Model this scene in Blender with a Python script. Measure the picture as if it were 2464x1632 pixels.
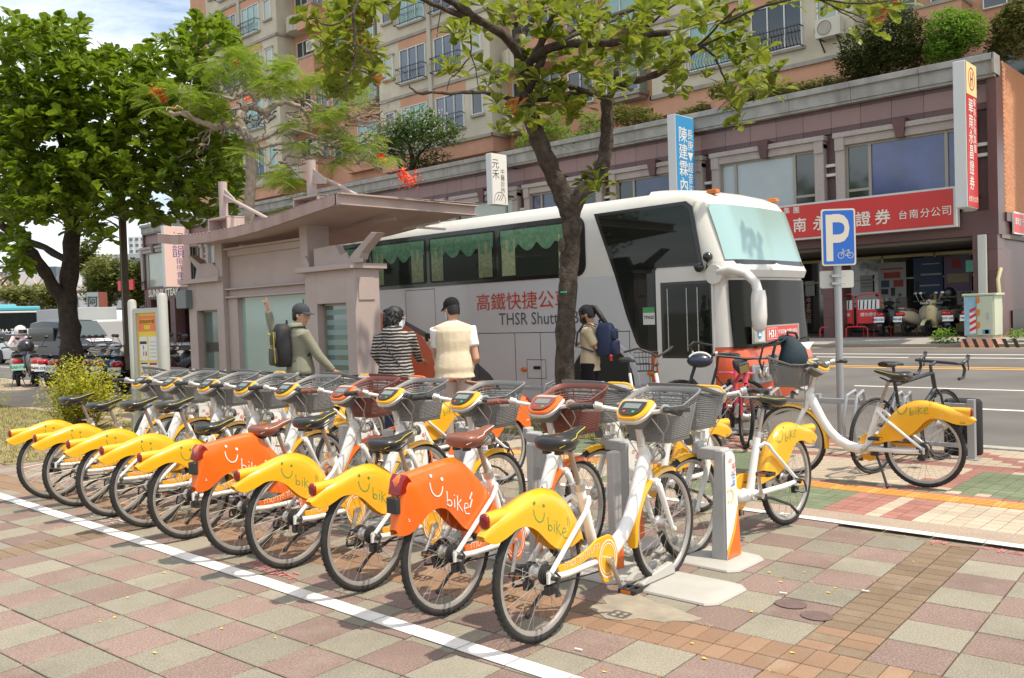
import bpy, bmesh, math, random
from mathutils import Vector, Matrix, noise
for o in list(bpy.data.objects): bpy.data.objects.remove(o)
R=math.radians; PI=math.pi; V=Vector
rnd=random.Random(7)
scene=bpy.context.scene; COL=scene.collection
# ---------- camera ----------
CAM=V((0,0,1.5)); PITCH,ROLL,YAW=R(1.60),R(-1.96),R(132.7); FPX=2150.
Fw=V((math.cos(YAW)*math.cos(PITCH),math.sin(YAW)*math.cos(PITCH),-math.sin(PITCH)))
_r=V((math.sin(YAW),-math.cos(YAW),0)); _u=_r.cross(Fw)
Rt=math.cos(ROLL)*_r+math.sin(ROLL)*_u; Up=-math.sin(ROLL)*_r+math.cos(ROLL)*_u
cam=bpy.data.cameras.new('camera'); co=bpy.data.objects.new('camera',cam); COL.objects.link(co)
cam.sensor_width=36; cam.lens=36*FPX/2464; cam.clip_end=2000; cam.clip_start=.05
m=Matrix.Identity(4)
for i in range(3): m[i][0]=Rt[i]; m[i][1]=Up[i]; m[i][2]=-Fw[i]; m[i][3]=CAM[i]
co.matrix_world=m; scene.camera=co
# ---------- light ----------
SUNV=V((.46,.13,1)).normalized()          # towards the sun
w=bpy.data.worlds.new('World'); scene.world=w; w.use_nodes=True
nt=w.node_tree; nt.nodes.clear()
sky=nt.nodes.new('ShaderNodeTexSky'); sky.sky_type='NISHITA'; sky.sun_disc=False
sky.sun_elevation=math.asin(SUNV.z); sky.sun_rotation=math.atan2(SUNV.x,SUNV.y); sky.dust_density=2.2; sky.air_density=1.2; sky.ozone_density=1.5
bg=nt.nodes.new('ShaderNodeBackground'); bg.inputs[1].default_value=.15
tc=nt.nodes.new('ShaderNodeTexCoord'); mp=nt.nodes.new('ShaderNodeMapping'); mp.inputs['Scale'].default_value=(1.3,1.3,5)
nz=nt.nodes.new('ShaderNodeTexNoise'); nz.inputs['Scale'].default_value=2.6; nz.inputs['Detail'].default_value=9; nz.inputs['Roughness'].default_value=.6; nz.inputs['Distortion'].default_value=.5
cr=nt.nodes.new('ShaderNodeValToRGB'); cr.color_ramp.elements[0].position=.30; cr.color_ramp.elements[1].position=.62
mx=nt.nodes.new('ShaderNodeMix'); mx.data_type='RGBA'; mx.inputs[7].default_value=(7.6,7.9,8.1,1)
mul=nt.nodes.new('ShaderNodeMath'); mul.operation='MULTIPLY'; mul.inputs[1].default_value=.85
out=nt.nodes.new('ShaderNodeOutputWorld'); L=nt.links.new
L(tc.outputs['Generated'],mp.inputs[0]); L(mp.outputs[0],nz.inputs[0]); L(nz.outputs[0],cr.inputs[0]); L(cr.outputs[0],mul.inputs[0]); L(mul.outputs[0],mx.inputs[0])
L(sky.outputs[0],mx.inputs[6]); L(mx.outputs[2],bg.inputs[0]); L(bg.outputs[0],out.inputs[0])
sd=bpy.data.lights.new('sun','SUN'); sd.energy=3.9; sd.angle=R(1.0); sd.color=(1,.90,.75)
so=bpy.data.objects.new('sun',sd); COL.objects.link(so); so.rotation_euler=SUNV.to_track_quat('Z','Y').to_euler(); so.location=(0,0,30)
vs=scene.view_settings; scene.display_settings.display_device='sRGB'
vs.view_transform='Standard'; vs.look='None'; vs.gamma=1; vs.use_curve_mapping=False; vs.exposure=.37
# ---------- pixel helpers (photo pixels, native 2464x1632) used to find real positions ----------
def ray(x,y): return Fw+Rt*((x-1232)/FPX)-Up*((y-816)/FPX)
def at(x,y,D): return CAM+ray(x,y)*D
def onY(x,y,Y): d=ray(x,y); return CAM+d*(Y/d.y)
def onX(x,y,X): d=ray(x,y); return CAM+d*(X/d.x)
def onZ(x,y,z=0): d=ray(x,y); return CAM+d*((z-1.5)/d.z)
# ---------- materials ----------
MATS={}
def mat(name,col,rough=.6,metal=0,spec=.5,var=0,vscale=8,bump=0,bscale=60,coat=0,dirt=0,dirtcol=(.12,.10,.08),dscale=1.5,trans=0,emit=None,alpha=1,sss=0,obvar=0,bdist=.002,streak=0):
    if name in MATS: return MATS[name]
    m=bpy.data.materials.new(name); m.use_nodes=True; n=m.node_tree; b=n.nodes['Principled BSDF']; L=n.links.new
    c=tuple(col)+(1,)
    b.inputs['Roughness'].default_value=rough; b.inputs['Metallic'].default_value=metal; b.inputs['Specular IOR Level'].default_value=spec
    b.inputs['Coat Weight'].default_value=coat; b.inputs['Coat Roughness'].default_value=.08
    if trans: b.inputs['Transmission Weight'].default_value=trans
    if alpha<1: b.inputs['Alpha'].default_value=alpha
    if sss: b.inputs['Subsurface Weight'].default_value=sss; b.inputs['Subsurface Radius'].default_value=(.02,.008,.005)
    if emit: b.inputs['Emission Color'].default_value=tuple(emit[:3])+(1,); b.inputs['Emission Strength'].default_value=emit[3]
    tc=n.nodes.new('ShaderNodeTexCoord'); src=None
    def NZ(s,det=4,co='Object',sc=None):
        q=n.nodes.new('ShaderNodeTexNoise'); q.inputs['Scale'].default_value=s; q.inputs['Detail'].default_value=det
        if sc:
            mp=n.nodes.new('ShaderNodeMapping'); mp.inputs['Scale'].default_value=sc; L(tc.outputs[co],mp.inputs[0]); L(mp.outputs[0],q.inputs[0])
        else: L(tc.outputs[co],q.inputs[0])
        return q.outputs[0]
    cur=None
    rgb=n.nodes.new('ShaderNodeRGB'); rgb.outputs[0].default_value=c; cur=rgb.outputs[0]
    def HSV(fac,amount):
        h=n.nodes.new('ShaderNodeHueSaturation'); mr=n.nodes.new('ShaderNodeMapRange'); mr.inputs[3].default_value=1-amount; mr.inputs[4].default_value=1+amount
        L(fac,mr.inputs[0]); L(mr.outputs[0],h.inputs['Value']); L(cur,h.inputs['Color']); return h.outputs[0]
    if var:
        mr=n.nodes.new('ShaderNodeMapRange'); mr.inputs[1].default_value=.3; mr.inputs[2].default_value=.7; L(NZ(vscale),mr.inputs[0]); cur=HSV(mr.outputs[0],var)
    if obvar:
        oi=n.nodes.new('ShaderNodeObjectInfo'); cur=HSV(oi.outputs['Random'],obvar)
    if dirt or streak:
        mxn=n.nodes.new('ShaderNodeMix'); mxn.data_type='RGBA'; mxn.inputs[7].default_value=tuple(dirtcol)+(1,)
        ra=n.nodes.new('ShaderNodeMapRange'); ra.inputs[1].default_value=.45; ra.inputs[2].default_value=.75; ra.inputs[4].default_value=dirt or streak
        L(NZ(dscale,8,sc=(1,1,.12) if streak else None),ra.inputs[0]); L(ra.outputs[0],mxn.inputs[0]); L(cur,mxn.inputs[6]); cur=mxn.outputs[2]
    L(cur,b.inputs['Base Color'])
    if bump:
        bp=n.nodes.new('ShaderNodeBump'); bp.inputs['Strength'].default_value=bump; bp.inputs['Distance'].default_value=bdist; L(NZ(bscale,5),bp.inputs['Height']); L(bp.outputs[0],b.inputs['Normal'])
    MATS[name]=m; return m
# ---------- mesh builder ----------
class MB:
    def __init__(s): s.v=[]; s.f=[]; s.m=[]; s.mats=[]; s.cur=0
    def use(s,m):
        if m not in s.mats: s.mats.append(m)
        s.cur=s.mats.index(m); return s
    def add(s,vs,fs,M=None):
        b=len(s.v); s.v+=[tuple(M@V(p)) if M else tuple(p) for p in vs]
        s.f+=[tuple(b+i for i in f) for f in fs]; s.m+=[s.cur]*len(fs); return s
    def box(s,lo,hi,M=None,taper=None):
        x0,y0,z0=lo; x1,y1,z1=hi
        v=[(x0,y0,z0),(x1,y0,z0),(x1,y1,z0),(x0,y1,z0),(x0,y0,z1),(x1,y0,z1),(x1,y1,z1),(x0,y1,z1)]
        if taper:
            cx,cy=(x0+x1)/2,(y0+y1)/2
            v=v[:4]+[(cx+(p[0]-cx)*taper,cy+(p[1]-cy)*taper,p[2]) for p in v[4:]]
        return s.add(v,[(0,3,2,1),(4,5,6,7),(0,1,5,4),(1,2,6,5),(2,3,7,6),(3,0,4,7)],M)
    def cbox(s,c,d,M=None): return s.box([c[i]-d[i]/2 for i in range(3)],[c[i]+d[i]/2 for i in range(3)],M)
    def rings(s,rs,close=True,caps=True,M=None):
        n=len(rs[0]); vs=[p for r in rs for p in r]; fs=[]
        for i in range(len(rs)-1):
            for j in range(n if close else n-1):
                k=(j+1)%n; fs.append((i*n+j,i*n+k,(i+1)*n+k,(i+1)*n+j))
        if caps and close:
            fs.append(tuple(range(n))[::-1]); fs.append(tuple((len(rs)-1)*n+j for j in range(n)))
        return s.add(vs,fs,M)
    def tube(s,pts,r,n=8,caps=True,flat=1,M=None,closed=False,upv=None):
        pts=[V(p) for p in pts]; N=len(pts); rr=r if isinstance(r,(list,tuple)) else [r]*N
        rs=[]; up=None
        for i,p in enumerate(pts):
            if closed: t=(pts[(i+1)%N]-pts[i-1])
            else: t=(pts[min(i+1,N-1)]-pts[max(i-1,0)])
            if t.length<1e-9: t=V((0,0,1))
            t.normalize()
            if up is None:
                up=V(upv) if upv else (V((0,0,1)) if abs(t.z)<.9 else V((1,0,0)))
            up=(up-t*up.dot(t))
            if up.length<1e-6: up=t.orthogonal()
            up.normalize(); a=t.cross(up)
            rs.append([p+up*(math.cos(2*PI*j/n)*rr[i]*flat)+a*(math.sin(2*PI*j/n)*rr[i]) for j in range(n)])
        if closed: rs.append(rs[0]); return s.rings(rs,True,False,M)
        return s.rings(rs,True,caps,M)
    def cyl(s,a,b,r,n=12,r2=None,M=None): return s.tube([a,b],[r,r if r2 is None else r2],n,M=M)
    def lathe(s,prof,n=16,M=None,caps=True):  # prof (r,z) about z
        return s.rings([[(r*math.cos(2*PI*j/n),r*math.sin(2*PI*j/n),z) for j in range(n)] for r,z in prof],True,caps,M)
    def prism(s,poly,a,b,axis='y',M=None,inset=0):
        # poly 2D; extruded along axis between a and b
        def P(u,v,w): return {'y':(u,w,v),'x':(w,u,v),'z':(u,v,w)}[axis]
        n=len(poly); vs=[P(u,v,a) for u,v in poly]+[P(u,v,b) for u,v in poly]
        fs=[tuple(range(n)),tuple(range(2*n-1,n-1,-1))]+[(i,i+n,(i+1)%n+n,(i+1)%n) for i in range(n)]
        return s.add(vs,fs,M)
    def quad(s,a,b,c,d,M=None): return s.add([a,b,c,d],[(0,1,2,3)],M)
    def ball(s,c,r,n=12,k=8,M=None,sc=(1,1,1)):
        c=V(c); rs=[]
        for i in range(k+1):
            t=PI*i/k; q=max(math.sin(t),.02)*r
            rs.append([(c.x+q*math.cos(2*PI*j/n)*sc[0],c.y+q*math.sin(2*PI*j/n)*sc[1],c.z-math.cos(t)*r*sc[2]) for j in range(n)])
        return s.rings(rs,True,True,M)
    def mesh(s,name,mt=None,smooth=35):
        me=bpy.data.meshes.new(name); me.from_pydata(s.v,[],s.f)
        if mt is not None:
            for x in (mt if isinstance(mt,(list,tuple)) else [mt]): me.materials.append(x)
        else:
            for x in s.mats: me.materials.append(x)
            me.polygons.foreach_set('material_index',s.m)
        if smooth:
            me.polygons.foreach_set('use_smooth',[True]*len(me.polygons)); me.set_sharp_from_angle(angle=R(smooth))
        me.update(); return me
def fixn(me):
    bm=bmesh.new(); bm.from_mesh(me); bmesh.ops.recalc_face_normals(bm,faces=bm.faces); bm.to_mesh(me); bm.free()
SPLIT={'knot','wheel_loop','lamp','latch','emblem_bar','bay_wall','sill','orange_panel','pilaster','balcony','bay_window_box','kerb_stone','marking','cornice','pier_stripe','pillar_cladding','terrace_opening','beam','mast_box','bracket','frosted_stripe','wiper','grab_rail','headlight','rail','rear_lamp','window_surround','glass_frame','grille','side_window','black_stripe','stone_strip'}
def islands(mb):
    p=list(range(len(mb.v)))
    def f(a):
        while p[a]!=a: p[a]=p[p[a]]; a=p[a]
        return a
    for q in mb.f:
        r=f(q[0])
        for k in q[1:]: p[f(k)]=r; r=f(r)
    g={}
    for i,q in enumerate(mb.f): g.setdefault(f(q[0]),[]).append(i)
    out=[]
    for fs in g.values():
        n=MB(); n.mats=mb.mats; mp={}
        for i in fs:
            t=[]
            for k in mb.f[i]:
                if k not in mp: mp[k]=len(n.v); n.v.append(mb.v[k])
                t.append(mp[k])
            n.f.append(tuple(t)); n.m.append(mb.m[i])
        out.append(n)
    return out
def obj(name,mb,mt=None,parent=None,smooth=35,bevel=0,loc=None,rot=None,label=None,kind=None,segs=2):
    if name in SPLIT and isinstance(mb,MB):
        il=islands(mb)
        if len(il)>1: return [obj1(name,q,mt,parent,smooth,bevel,loc,rot,label,kind,segs) for q in il][0]
    return obj1(name,mb,mt,parent,smooth,bevel,loc,rot,label,kind,segs)
def obj1(name,mb,mt=None,parent=None,smooth=35,bevel=0,loc=None,rot=None,label=None,kind=None,segs=2):
    me=mb if isinstance(mb,bpy.types.Mesh) else mb.mesh(name,mt,smooth)
    if not isinstance(mb,bpy.types.Mesh): fixn(me)
    o=bpy.data.objects.new(name,me); COL.objects.link(o)
    if parent: o.parent=parent
    if loc is not None: o.location=loc
    if rot is not None: o.rotation_euler=rot
    if bevel:
        b=o.modifiers.new('bevel','BEVEL'); b.width=bevel; b.segments=segs; b.limit_method='ANGLE'; b.angle_limit=R(40); b.harden_normals=False
    if label: o['label']=label
    if kind: o['kind']=kind
    return o
def tag(o,label,cat,group=None,kind=None):
    o['label']=label; o['category']=cat
    if group: o['group']=group
    if kind: o['kind']=kind
    return o
def struct(o): o['kind']='structure'; return o
def thing(name,label,cat,loc=(0,0,0),rz=0,group=None):
    o=bpy.data.objects.new(name,None); COL.objects.link(o); o.location=loc; o.rotation_euler=(0,0,rz); o.empty_display_size=.1
    return tag(o,label,cat,group)
def dup(o,parent=None,remap=None):
    c=o.copy(); COL.objects.link(c); c.parent=parent
    if remap and o.type=='MESH':
        for i,s in enumerate(c.material_slots):
            if s.material and s.material.name in remap:
                s.link='OBJECT'; s.material=remap[s.material.name]
    for ch in list(o.children): dup(ch,c,remap)
    return c
def Mx(o,x,y,z=(0,0,0)):  # matrix from origin and axes
    x=V(x).normalized(); y=V(y).normalized(); zz=x.cross(y)
    m=Matrix.Identity(4)
    for i in range(3): m[i][0]=x[i]; m[i][1]=y[i]; m[i][2]=zz[i]; m[i][3]=o[i]
    return m
TXT={}
def text_mesh(s,bold=0,spacing=1,vertical=False,shear=0):
    k=(s,bold,spacing,vertical,shear)
    if k in TXT: return TXT[k]
    cu=bpy.data.curves.new('lettering','FONT'); cu.body='\n'.join(s) if vertical else s; cu.size=1; cu.offset=bold; cu.space_character=spacing
    cu.align_x='CENTER'; cu.align_y='CENTER'; cu.shear=shear; cu.resolution_u=2; cu.space_line=spacing if vertical else 1
    o=bpy.data.objects.new('tmp',cu); me=bpy.data.meshes.new_from_object(o)
    bpy.data.objects.remove(o)
    vs=[tuple(v.co) for v in me.vertices]; fs=[tuple(p.vertices) for p in me.polygons]
    if vs:
        x0=min(v[0] for v in vs);x1=max(v[0] for v in vs);y0=min(v[1] for v in vs);y1=max(v[1] for v in vs)
        vs=[((v[0]-(x0+x1)/2),(v[1]-(y0+y1)/2),0) for v in vs]; dim=(x1-x0,y1-y0)
    else: dim=(1,1)
    TXT[k]=(vs,fs,dim); return TXT[k]
def text(mb,s,c,right,up,h=None,wd=None,bold=0,spacing=1,vertical=False,shear=0):
    fat=0
    if any(ord(q)>0x2E80 for q in s): fat,bold=bold,0
    vs,fs,dim=text_mesh(s,bold,spacing,vertical,shear)
    sx=sy=(h/dim[1] if h else wd/dim[0])
    if h and wd: sx=wd/dim[0]; sy=h/dim[1]
    r=V(right).normalized(); u=V(up).normalized(); c=V(c)
    nn=r.cross(u)
    for i,(a,e) in enumerate(((0,0),(1,0),(-1,0),(0,1),(0,-1)) if fat>.004 else ((0,0),)):
        mb.add([c+r*((v[0]+a*fat*.45)*sx)+u*((v[1]+e*fat*.45)*sy)+nn*(.0006*i) for v in vs],fs)
    return mb
# hand-drawn strokes in the unit plane -> ribbon
def ribbon(mb,pts,w,fn):
    P=[V((p[0],p[1])) for p in pts]; n=len(P); l=[];r=[]
    for i in range(n):
        t=P[min(i+1,n-1)]-P[max(i-1,0)]
        if t.length<1e-9: t=V((1,0))
        t.normalize(); q=V((-t.y,t.x))*w/2; l.append(P[i]+q); r.append(P[i]-q)
    mb.add([fn(p.x,p.y) for p in l]+[fn(p.x,p.y) for p in r],[(i,i+1,n+i+1,n+i) for i in range(n-1)])
def arc(cx,cy,rx,ry,a0,a1,n=10): return [(cx+rx*math.cos(R(a0+(a1-a0)*i/n)),cy+ry*math.sin(R(a0+(a1-a0)*i/n))) for i in range(n+1)]
def disc(mb,cx,cy,r,fn,n=8):
    mb.add([fn(cx+r*math.cos(2*PI*i/n),cy+r*math.sin(2*PI*i/n)) for i in range(n)],[tuple(range(n))])
LOGO=[('s',[(0,-.02),(.015,-.11),(.06,-.19),(.13,-.235),(.20,-.235),(.27,-.19),(.31,-.11),(.325,-.03)],.026),('d',(.03,.11),.035),('d',(.31,.10),.037),
 ('s',[(.43,-.10),(.43,-.36)],.022),('s',arc(.49,-.31,.06,.055,140,-190),.022),
 ('s',[(.62,-.22),(.62,-.38)],.022),('d',(.62,-.15),.014),
 ('s',[(.70,-.14),(.69,-.42)],.022),('s',[(.80,-.20),(.71,-.29),(.83,-.42)],.022),
 ('s',[(.88,-.36),(.99,-.32),(.97,-.25),(.90,-.26),(.87,-.36),(.91,-.45),(1.02,-.44)],.022)]
WIFI=[('s',arc(1.0,-.12,.06,.10,-50,60,5),.014),('s',arc(1.02,-.12,.10,.14,-50,60,5),.014)]
BOLT=[('s',[(1.10,-.02),(1.03,-.16),(1.10,-.15),(1.03,-.32)],.035)]
def logo(mb,fn,parts,wk=1,sel=None):
    for i,(k,a,w) in enumerate(parts):
        if sel and not sel(i): continue
        if k=='s': ribbon(mb,a,w*wk,fn)
        else: disc(mb,a[0],a[1],w,fn)
# ================= SETTING =================
def roadz(Y): return -.13+.02*(Y-9.9)
asph=mat('asphalt',(.115,.108,.10),.9,var=.18,vscale=.7,bump=.5,bscale=180,dirt=.35,dirtcol=(.17,.155,.135),dscale=.35)
b=MB(); b.quad((-400,9.9,roadz(9.9)),(300,9.9,roadz(9.9)),(300,26.05,roadz(26.05)),(-400,26.05,roadz(26.05))); struct(obj('road',b,asph,smooth=0))
soil=mat('far_ground_earth',(.16,.145,.12),.95,var=.2,vscale=.3)
b=MB(); b.quad((-600,-300,-.6),(600,-300,-.6),(600,900,-.6),(-600,900,-.6)); struct(obj('ground',b,soil,smooth=0))
bedm=mat('joint_sand',(.20,.165,.12),.95,var=.3,vscale=30,bump=.6,bscale=200)
b=MB(); b.box((-60,-12,-.55),(30,9.75,-.016)); struct(obj('plaza_bed',b,bedm,smooth=0))
kerbm=mat('kerb_concrete',(.36,.34,.30),.9,var=.15,vscale=5,bump=.4,bscale=90,dirt=.4,dscale=2)
kbo=bpy.data.objects.new('kerb',None); COL.objects.link(kbo); struct(kbo)
kb=MB()
for i in range(-40,8): kb.box((i*1.0+.004,9.75,-.5),(i*1.0+.996,9.9,.004))
obj('kerb_stone',kb,kerbm,kbo,smooth=0,bevel=.012)
# --- plaza tiles (lattice turned 3.18 deg) ---
S=.3; CA,SA=math.cos(R(3.18)),math.sin(R(3.18))
def lat(i,Lc):
    x=S*(-14.19+i); y=S*(5.467+Lc+(.11 if Lc>6.5 else 0)); return V((x*CA-y*SA,x*SA+y*CA,0))
def tmat(name,c,sp,amt=.5):
    m=bpy.data.materials.new(name); m.use_nodes=True; n=m.node_tree; b=n.nodes['Principled BSDF']; Lk=n.links.new
    b.inputs['Roughness'].default_value=.9; b.inputs['Specular IOR Level'].default_value=.25
    g=n.nodes.new('ShaderNodeNewGeometry'); 
    def NZ(s,d=3,r=.5):
        q=n.nodes.new('ShaderNodeTexNoise'); q.inputs['Scale'].default_value=s; q.inputs['Detail'].default_value=d; q.inputs['Roughness'].default_value=r; Lk(g.outputs['Position'],q.inputs[0]); return q.outputs[0]
    def mixc(f,a,bc):
        q=n.nodes.new('ShaderNodeMix'); q.data_type='RGBA'; Lk(f,q.inputs[0])
        if isinstance(a,tuple): q.inputs[6].default_value=a+(1,)
        else: Lk(a,q.inputs[6])
        q.inputs[7].default_value=bc+(1,); return q.outputs[2]
    def rng(f,a,b_,lo=0,hi=1):
        q=n.nodes.new('ShaderNodeMapRange'); q.inputs[1].default_value=a; q.inputs[2].default_value=b_; q.inputs[3].default_value=lo; q.inputs[4].default_value=hi; Lk(f,q.inputs[0]); return q.outputs[0]
    vo=n.nodes.new('ShaderNodeTexVoronoi'); vo.inputs['Scale'].default_value=150; Lk(g.outputs['Position'],vo.inputs[0])
    grain=rng(NZ(120,2),.42,.62,0,amt)
    c1=mixc(grain,tuple(c),tuple(sp))
    c2=mixc(rng(vo.outputs['Distance'],.0,.28,.0,.55),(tuple(min(1,x*1.9) for x in c)),tuple(c)) if False else c1
    c3=mixc(rng(NZ(1.3,6,.65),.48,.72,0,.45),c2,tuple(x*.55 for x in c))
    c4=mixc(rng(NZ(5,5),.55,.75,0,.30),c3,(.34,.30,.24))
    oi=n.nodes.new('ShaderNodeObjectInfo'); h=n.nodes.new('ShaderNodeHueSaturation'); Lk(rng(oi.outputs['Random'],0,1,.86,1.12),h.inputs['Value']); Lk(c4,h.inputs['Color']); Lk(h.outputs[0],b.inputs['Base Color'])
    bp=n.nodes.new('ShaderNodeBump'); bp.inputs['Strength'].default_value=.7; bp.inputs['Distance'].default_value=.003; Lk(NZ(140,3),bp.inputs['Height']); Lk(bp.outputs[0],b.inputs['Normal'])
    MATS[name]=m; return m
greyt=tmat('grey_paver',(.215,.195,.15),(.40,.37,.29)); pinkt=tmat('pink_paver',(.20,.138,.116),(.40,.30,.255)); brickt=tmat('tan_brick',(.26,.16,.10),(.34,.24,.165),.4)
woodt=tmat('brown_grooved_brick',(.19,.135,.088),(.28,.21,.145),.5)
redt=tmat('red_small_tile',(.30,.13,.10),(.45,.27,.23),.4); creamt=tmat('cream_small_tile',(.44,.36,.27),(.54,.46,.36),.4); greent=tmat('green_small_tile',(.15,.18,.105),(.22,.245,.16),.4)
yelt=tmat('yellow_tactile_tile',(.62,.30,.07),(.66,.38,.14),.3); concm=tmat('washed_aggregate',(.26,.20,.15),(.43,.35,.28),.8)
def camdist(p): return (V(p)-CAM)@Fw if False else (V(p)-CAM).length
tiles=[]   # (dist, corners, mat, name)
def in_view(p,mg=60):
    d=V(p)-CAM; z=d.dot(Fw)
    if z<.3: return False
    x=1232+FPX*d.dot(Rt)/z; y=816-FPX*d.dot(Up)/z
    return -mg<x<2464+mg and -mg<y<1632+mg
def slab(p0,p1,p2,p3,h,gap,dz=0,t=.014):
    # four ground corners -> tile mesh local to centre (small chamfer)
    c=(p0+p1+p2+p3)/4; ps=[p0,p1,p2,p3]
    b=MB(); lo=[];mid=[];hi=[]
    for p in ps:
        d=(p-c); q=d*(1-gap/d.length); lo.append((q.x,q.y,-t)); mid.append((q.x,q.y,h-.003)); q2=d*(1-(gap+.004)/d.length); hi.append((q2.x,q2.y,h))
    b.rings([lo,mid,hi]); return c,b
joints=[]
XC={-8:1}
for Lc in range(-6,15):
    for i in range(-34,18):
        c=lat(i+.5,Lc+.5)
        if c.y>5.9 or c.x<-11.1 and c.y>3.4: continue
        if not in_view(c,140): continue
        strip=(i==9 or i==-8); band=(Lc==6)
        if strip or band:
            # two by two bricks or grooved planks
            nx,ny=(2,3) if strip and not band else (3,2)
            for a in range(nx):
                for e in range(ny):
                    of=.25 if (e%2 and not strip) else 0
                    q=[lat(i+a/nx,Lc+e/ny),lat(i+(a+1)/nx,Lc+e/ny),lat(i+(a+1)/nx,Lc+(e+1)/ny),lat(i+a/nx,Lc+(e+1)/ny)]
                    mt_=woodt if (strip and not(i==9 and Lc in(5,6,7) )) or rnd.random()<.12 else brickt
                    tiles.append((camdist(c),q,mt_,'brick',.004,0))
        else:
            par=(Lc+i)+(1 if Lc>6 else 0)+(1 if i>9 else 0)+(1 if i<-8 else 0)
            mt_=pinkt if par%2 else greyt
            tiles.append((camdist(c),[lat(i,Lc),lat(i+1,Lc),lat(i+1,Lc+1),lat(i,Lc+1)],mt_,'paving_slab',.005,rnd.uniform(-.0015,.0015)))
pv=bpy.data.objects.new('plaza_paving',None); COL.objects.link(pv); pv['kind']='structure'; pv['label']='grey and pink chequered paving slabs with brick bands under the bicycles'
tiles.sort(key=lambda t:t[0])
def lay(tiles,parent,nmax,bulk):
    bulkmb=MB()
    for n,(d,q,mt_,nm,gap,dz) in enumerate(tiles):
        c,b=slab(*q,0+dz,gap)
        if n<nmax: obj(nm,b,mt_,parent,smooth=0,loc=(c.x,c.y,0))
        else:
            bulkmb.use(mt_); bulkmb.add(b.v,b.f,Matrix.Translation((c.x,c.y,0)))
    if bulkmb.v: 
        o=obj(bulk,bulkmb,None,parent,smooth=0); o['kind']='stuff'
lay([t for t in tiles if t[3]=='paving_slab'],pv,300,'paving_slab_field'); lay([t for t in tiles if t[3]=='brick'],pv,290,'brick_field')
# concrete patch under the bikes
b=MB(); pts=[]
for k in range(22):
    a=2*PI*k/22; r_=1+.22*math.sin(3*a+1)+.12*math.sin(7*a); pts.append((-2.58+.26*r_*math.cos(a),3.66+.17*r_*math.sin(a)))
b.prism(pts,-.01,.003,'z'); obj('concrete_patch',b,mat('pale_concrete',(.30,.26,.195),.9,var=.2,vscale=9,dirt=.5,dirtcol=(.25,.22,.18),dscale=6,bump=.5,bscale=70),pv,smooth=0)
# painted lines
paint=mat('white_road_paint',(.80,.78,.72),.75,var=.06,vscale=12,dirt=.55,dirtcol=(.40,.35,.29),dscale=4,bump=.3,bscale=120)
ln=MB()
def joint_xs(Y):
    out=[]
    for i in range(-40,20):
        a=lat(i,0); bb=lat(i,1); t=(Y-a.y)/(bb.y-a.y); out.append(a.x+(bb.x-a.x)*t)
    return sorted(out)
for (y0,y1) in ((2.715,2.815),(5.905,5.985)):
    js=[x for x in joint_xs((y0+y1)/2) if -22<x<3]
    for a,c in zip(js,js[1:]):
        sk=-math.tan(R(3.18))*(y1-y0)
        dy=rnd.uniform(-.002,.002)
        ln.box((a+.004,y0+dy,.0035),(c-.004,y1+dy,.0065))
bmk=bpy.data.objects.new('bay_marking',None); COL.objects.link(bmk); struct(bmk); obj('marking',ln,paint,bmk,smooth=0)
# --- footway ---
fw=bpy.data.objects.new('footway_paving',None); COL.objects.link(fw); fw['kind']='structure'
t=.106; sm=[]
x=-12.0
nx=int(13.5/t); ny=int((9.72-6.26)/t)
for a in range(nx):
    for e in range(ny):
        X0=-12.0+a*t; Y0=6.26+e*t; c=V((X0+t/2,Y0+t/2,0))
        if not in_view(c,20): continue
        if e in (7,8): continue
        mt_=creamt
        px=X0; 
        if e<7:
            if -5.0<px<-2.78: mt_=greent
            elif -2.78<px<-2.56 or -2.36<px<-2.15: mt_=redt
        else:
            if e in (9,): mt_=redt
            elif 11<=e<=19 and (-2.3<px<-.6 or -6.6<px<-4.0): mt_=greent
            elif e==10 and rnd.random()<.6: mt_=greent
            elif 10<=e<=20 and abs(px+2.55+(e-10)*-.03)<.14: mt_=redt
            elif e in (21,22,27): mt_=redt
            elif (a+e)%13 in(0,1) and 23<=e: mt_=redt
        if X0<-7.3 : continue
        sm.append((camdist(c),[V((X0,Y0,0)),V((X0+t,Y0,0)),V((X0+t,Y0+t,0)),V((X0,Y0+t,0))],mt_,'small_tile',.004,rnd.uniform(-.001,.001)))
sm.sort(key=lambda q:q[0]); lay(sm,fw,290,'small_tile_field')
b=MB(); n_=0
for i in range(-26,5):
    X0=i*.3
    if X0<-7.3: continue
    bb=MB(); bb.box((X0+.003,6.26+7*t+.003,-.014),(X0+.297,6.26+9*t-.003,.002))
    if i>-20:
        for k in range(4): bb.box((X0+.03,6.26+7*t+.02+k*.05,.002),(X0+.27,6.26+7*t+.045+k*.05,.006))
    obj('tactile_tile',bb,yelt,fw,smooth=0)
b=MB(); b.box((-11.4,5.99,-.014),(3,6.25,.001)); obj('aggregate_border',b,concm,fw,smooth=0)
b=MB(); b.box((-60,8.3,-.014),(-7.3,9.745,.001)); obj('aggregate_path',b,concm,fw,smooth=0)
b=MB(); b.box((-60,6.26,-.014),(-10.9,8.3,.000)); obj('aggregate_path',b,mat('old_path',(.34,.27,.20),.9,var=.2,vscale=2,bump=.4,bscale=60),fw,smooth=0)
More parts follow.
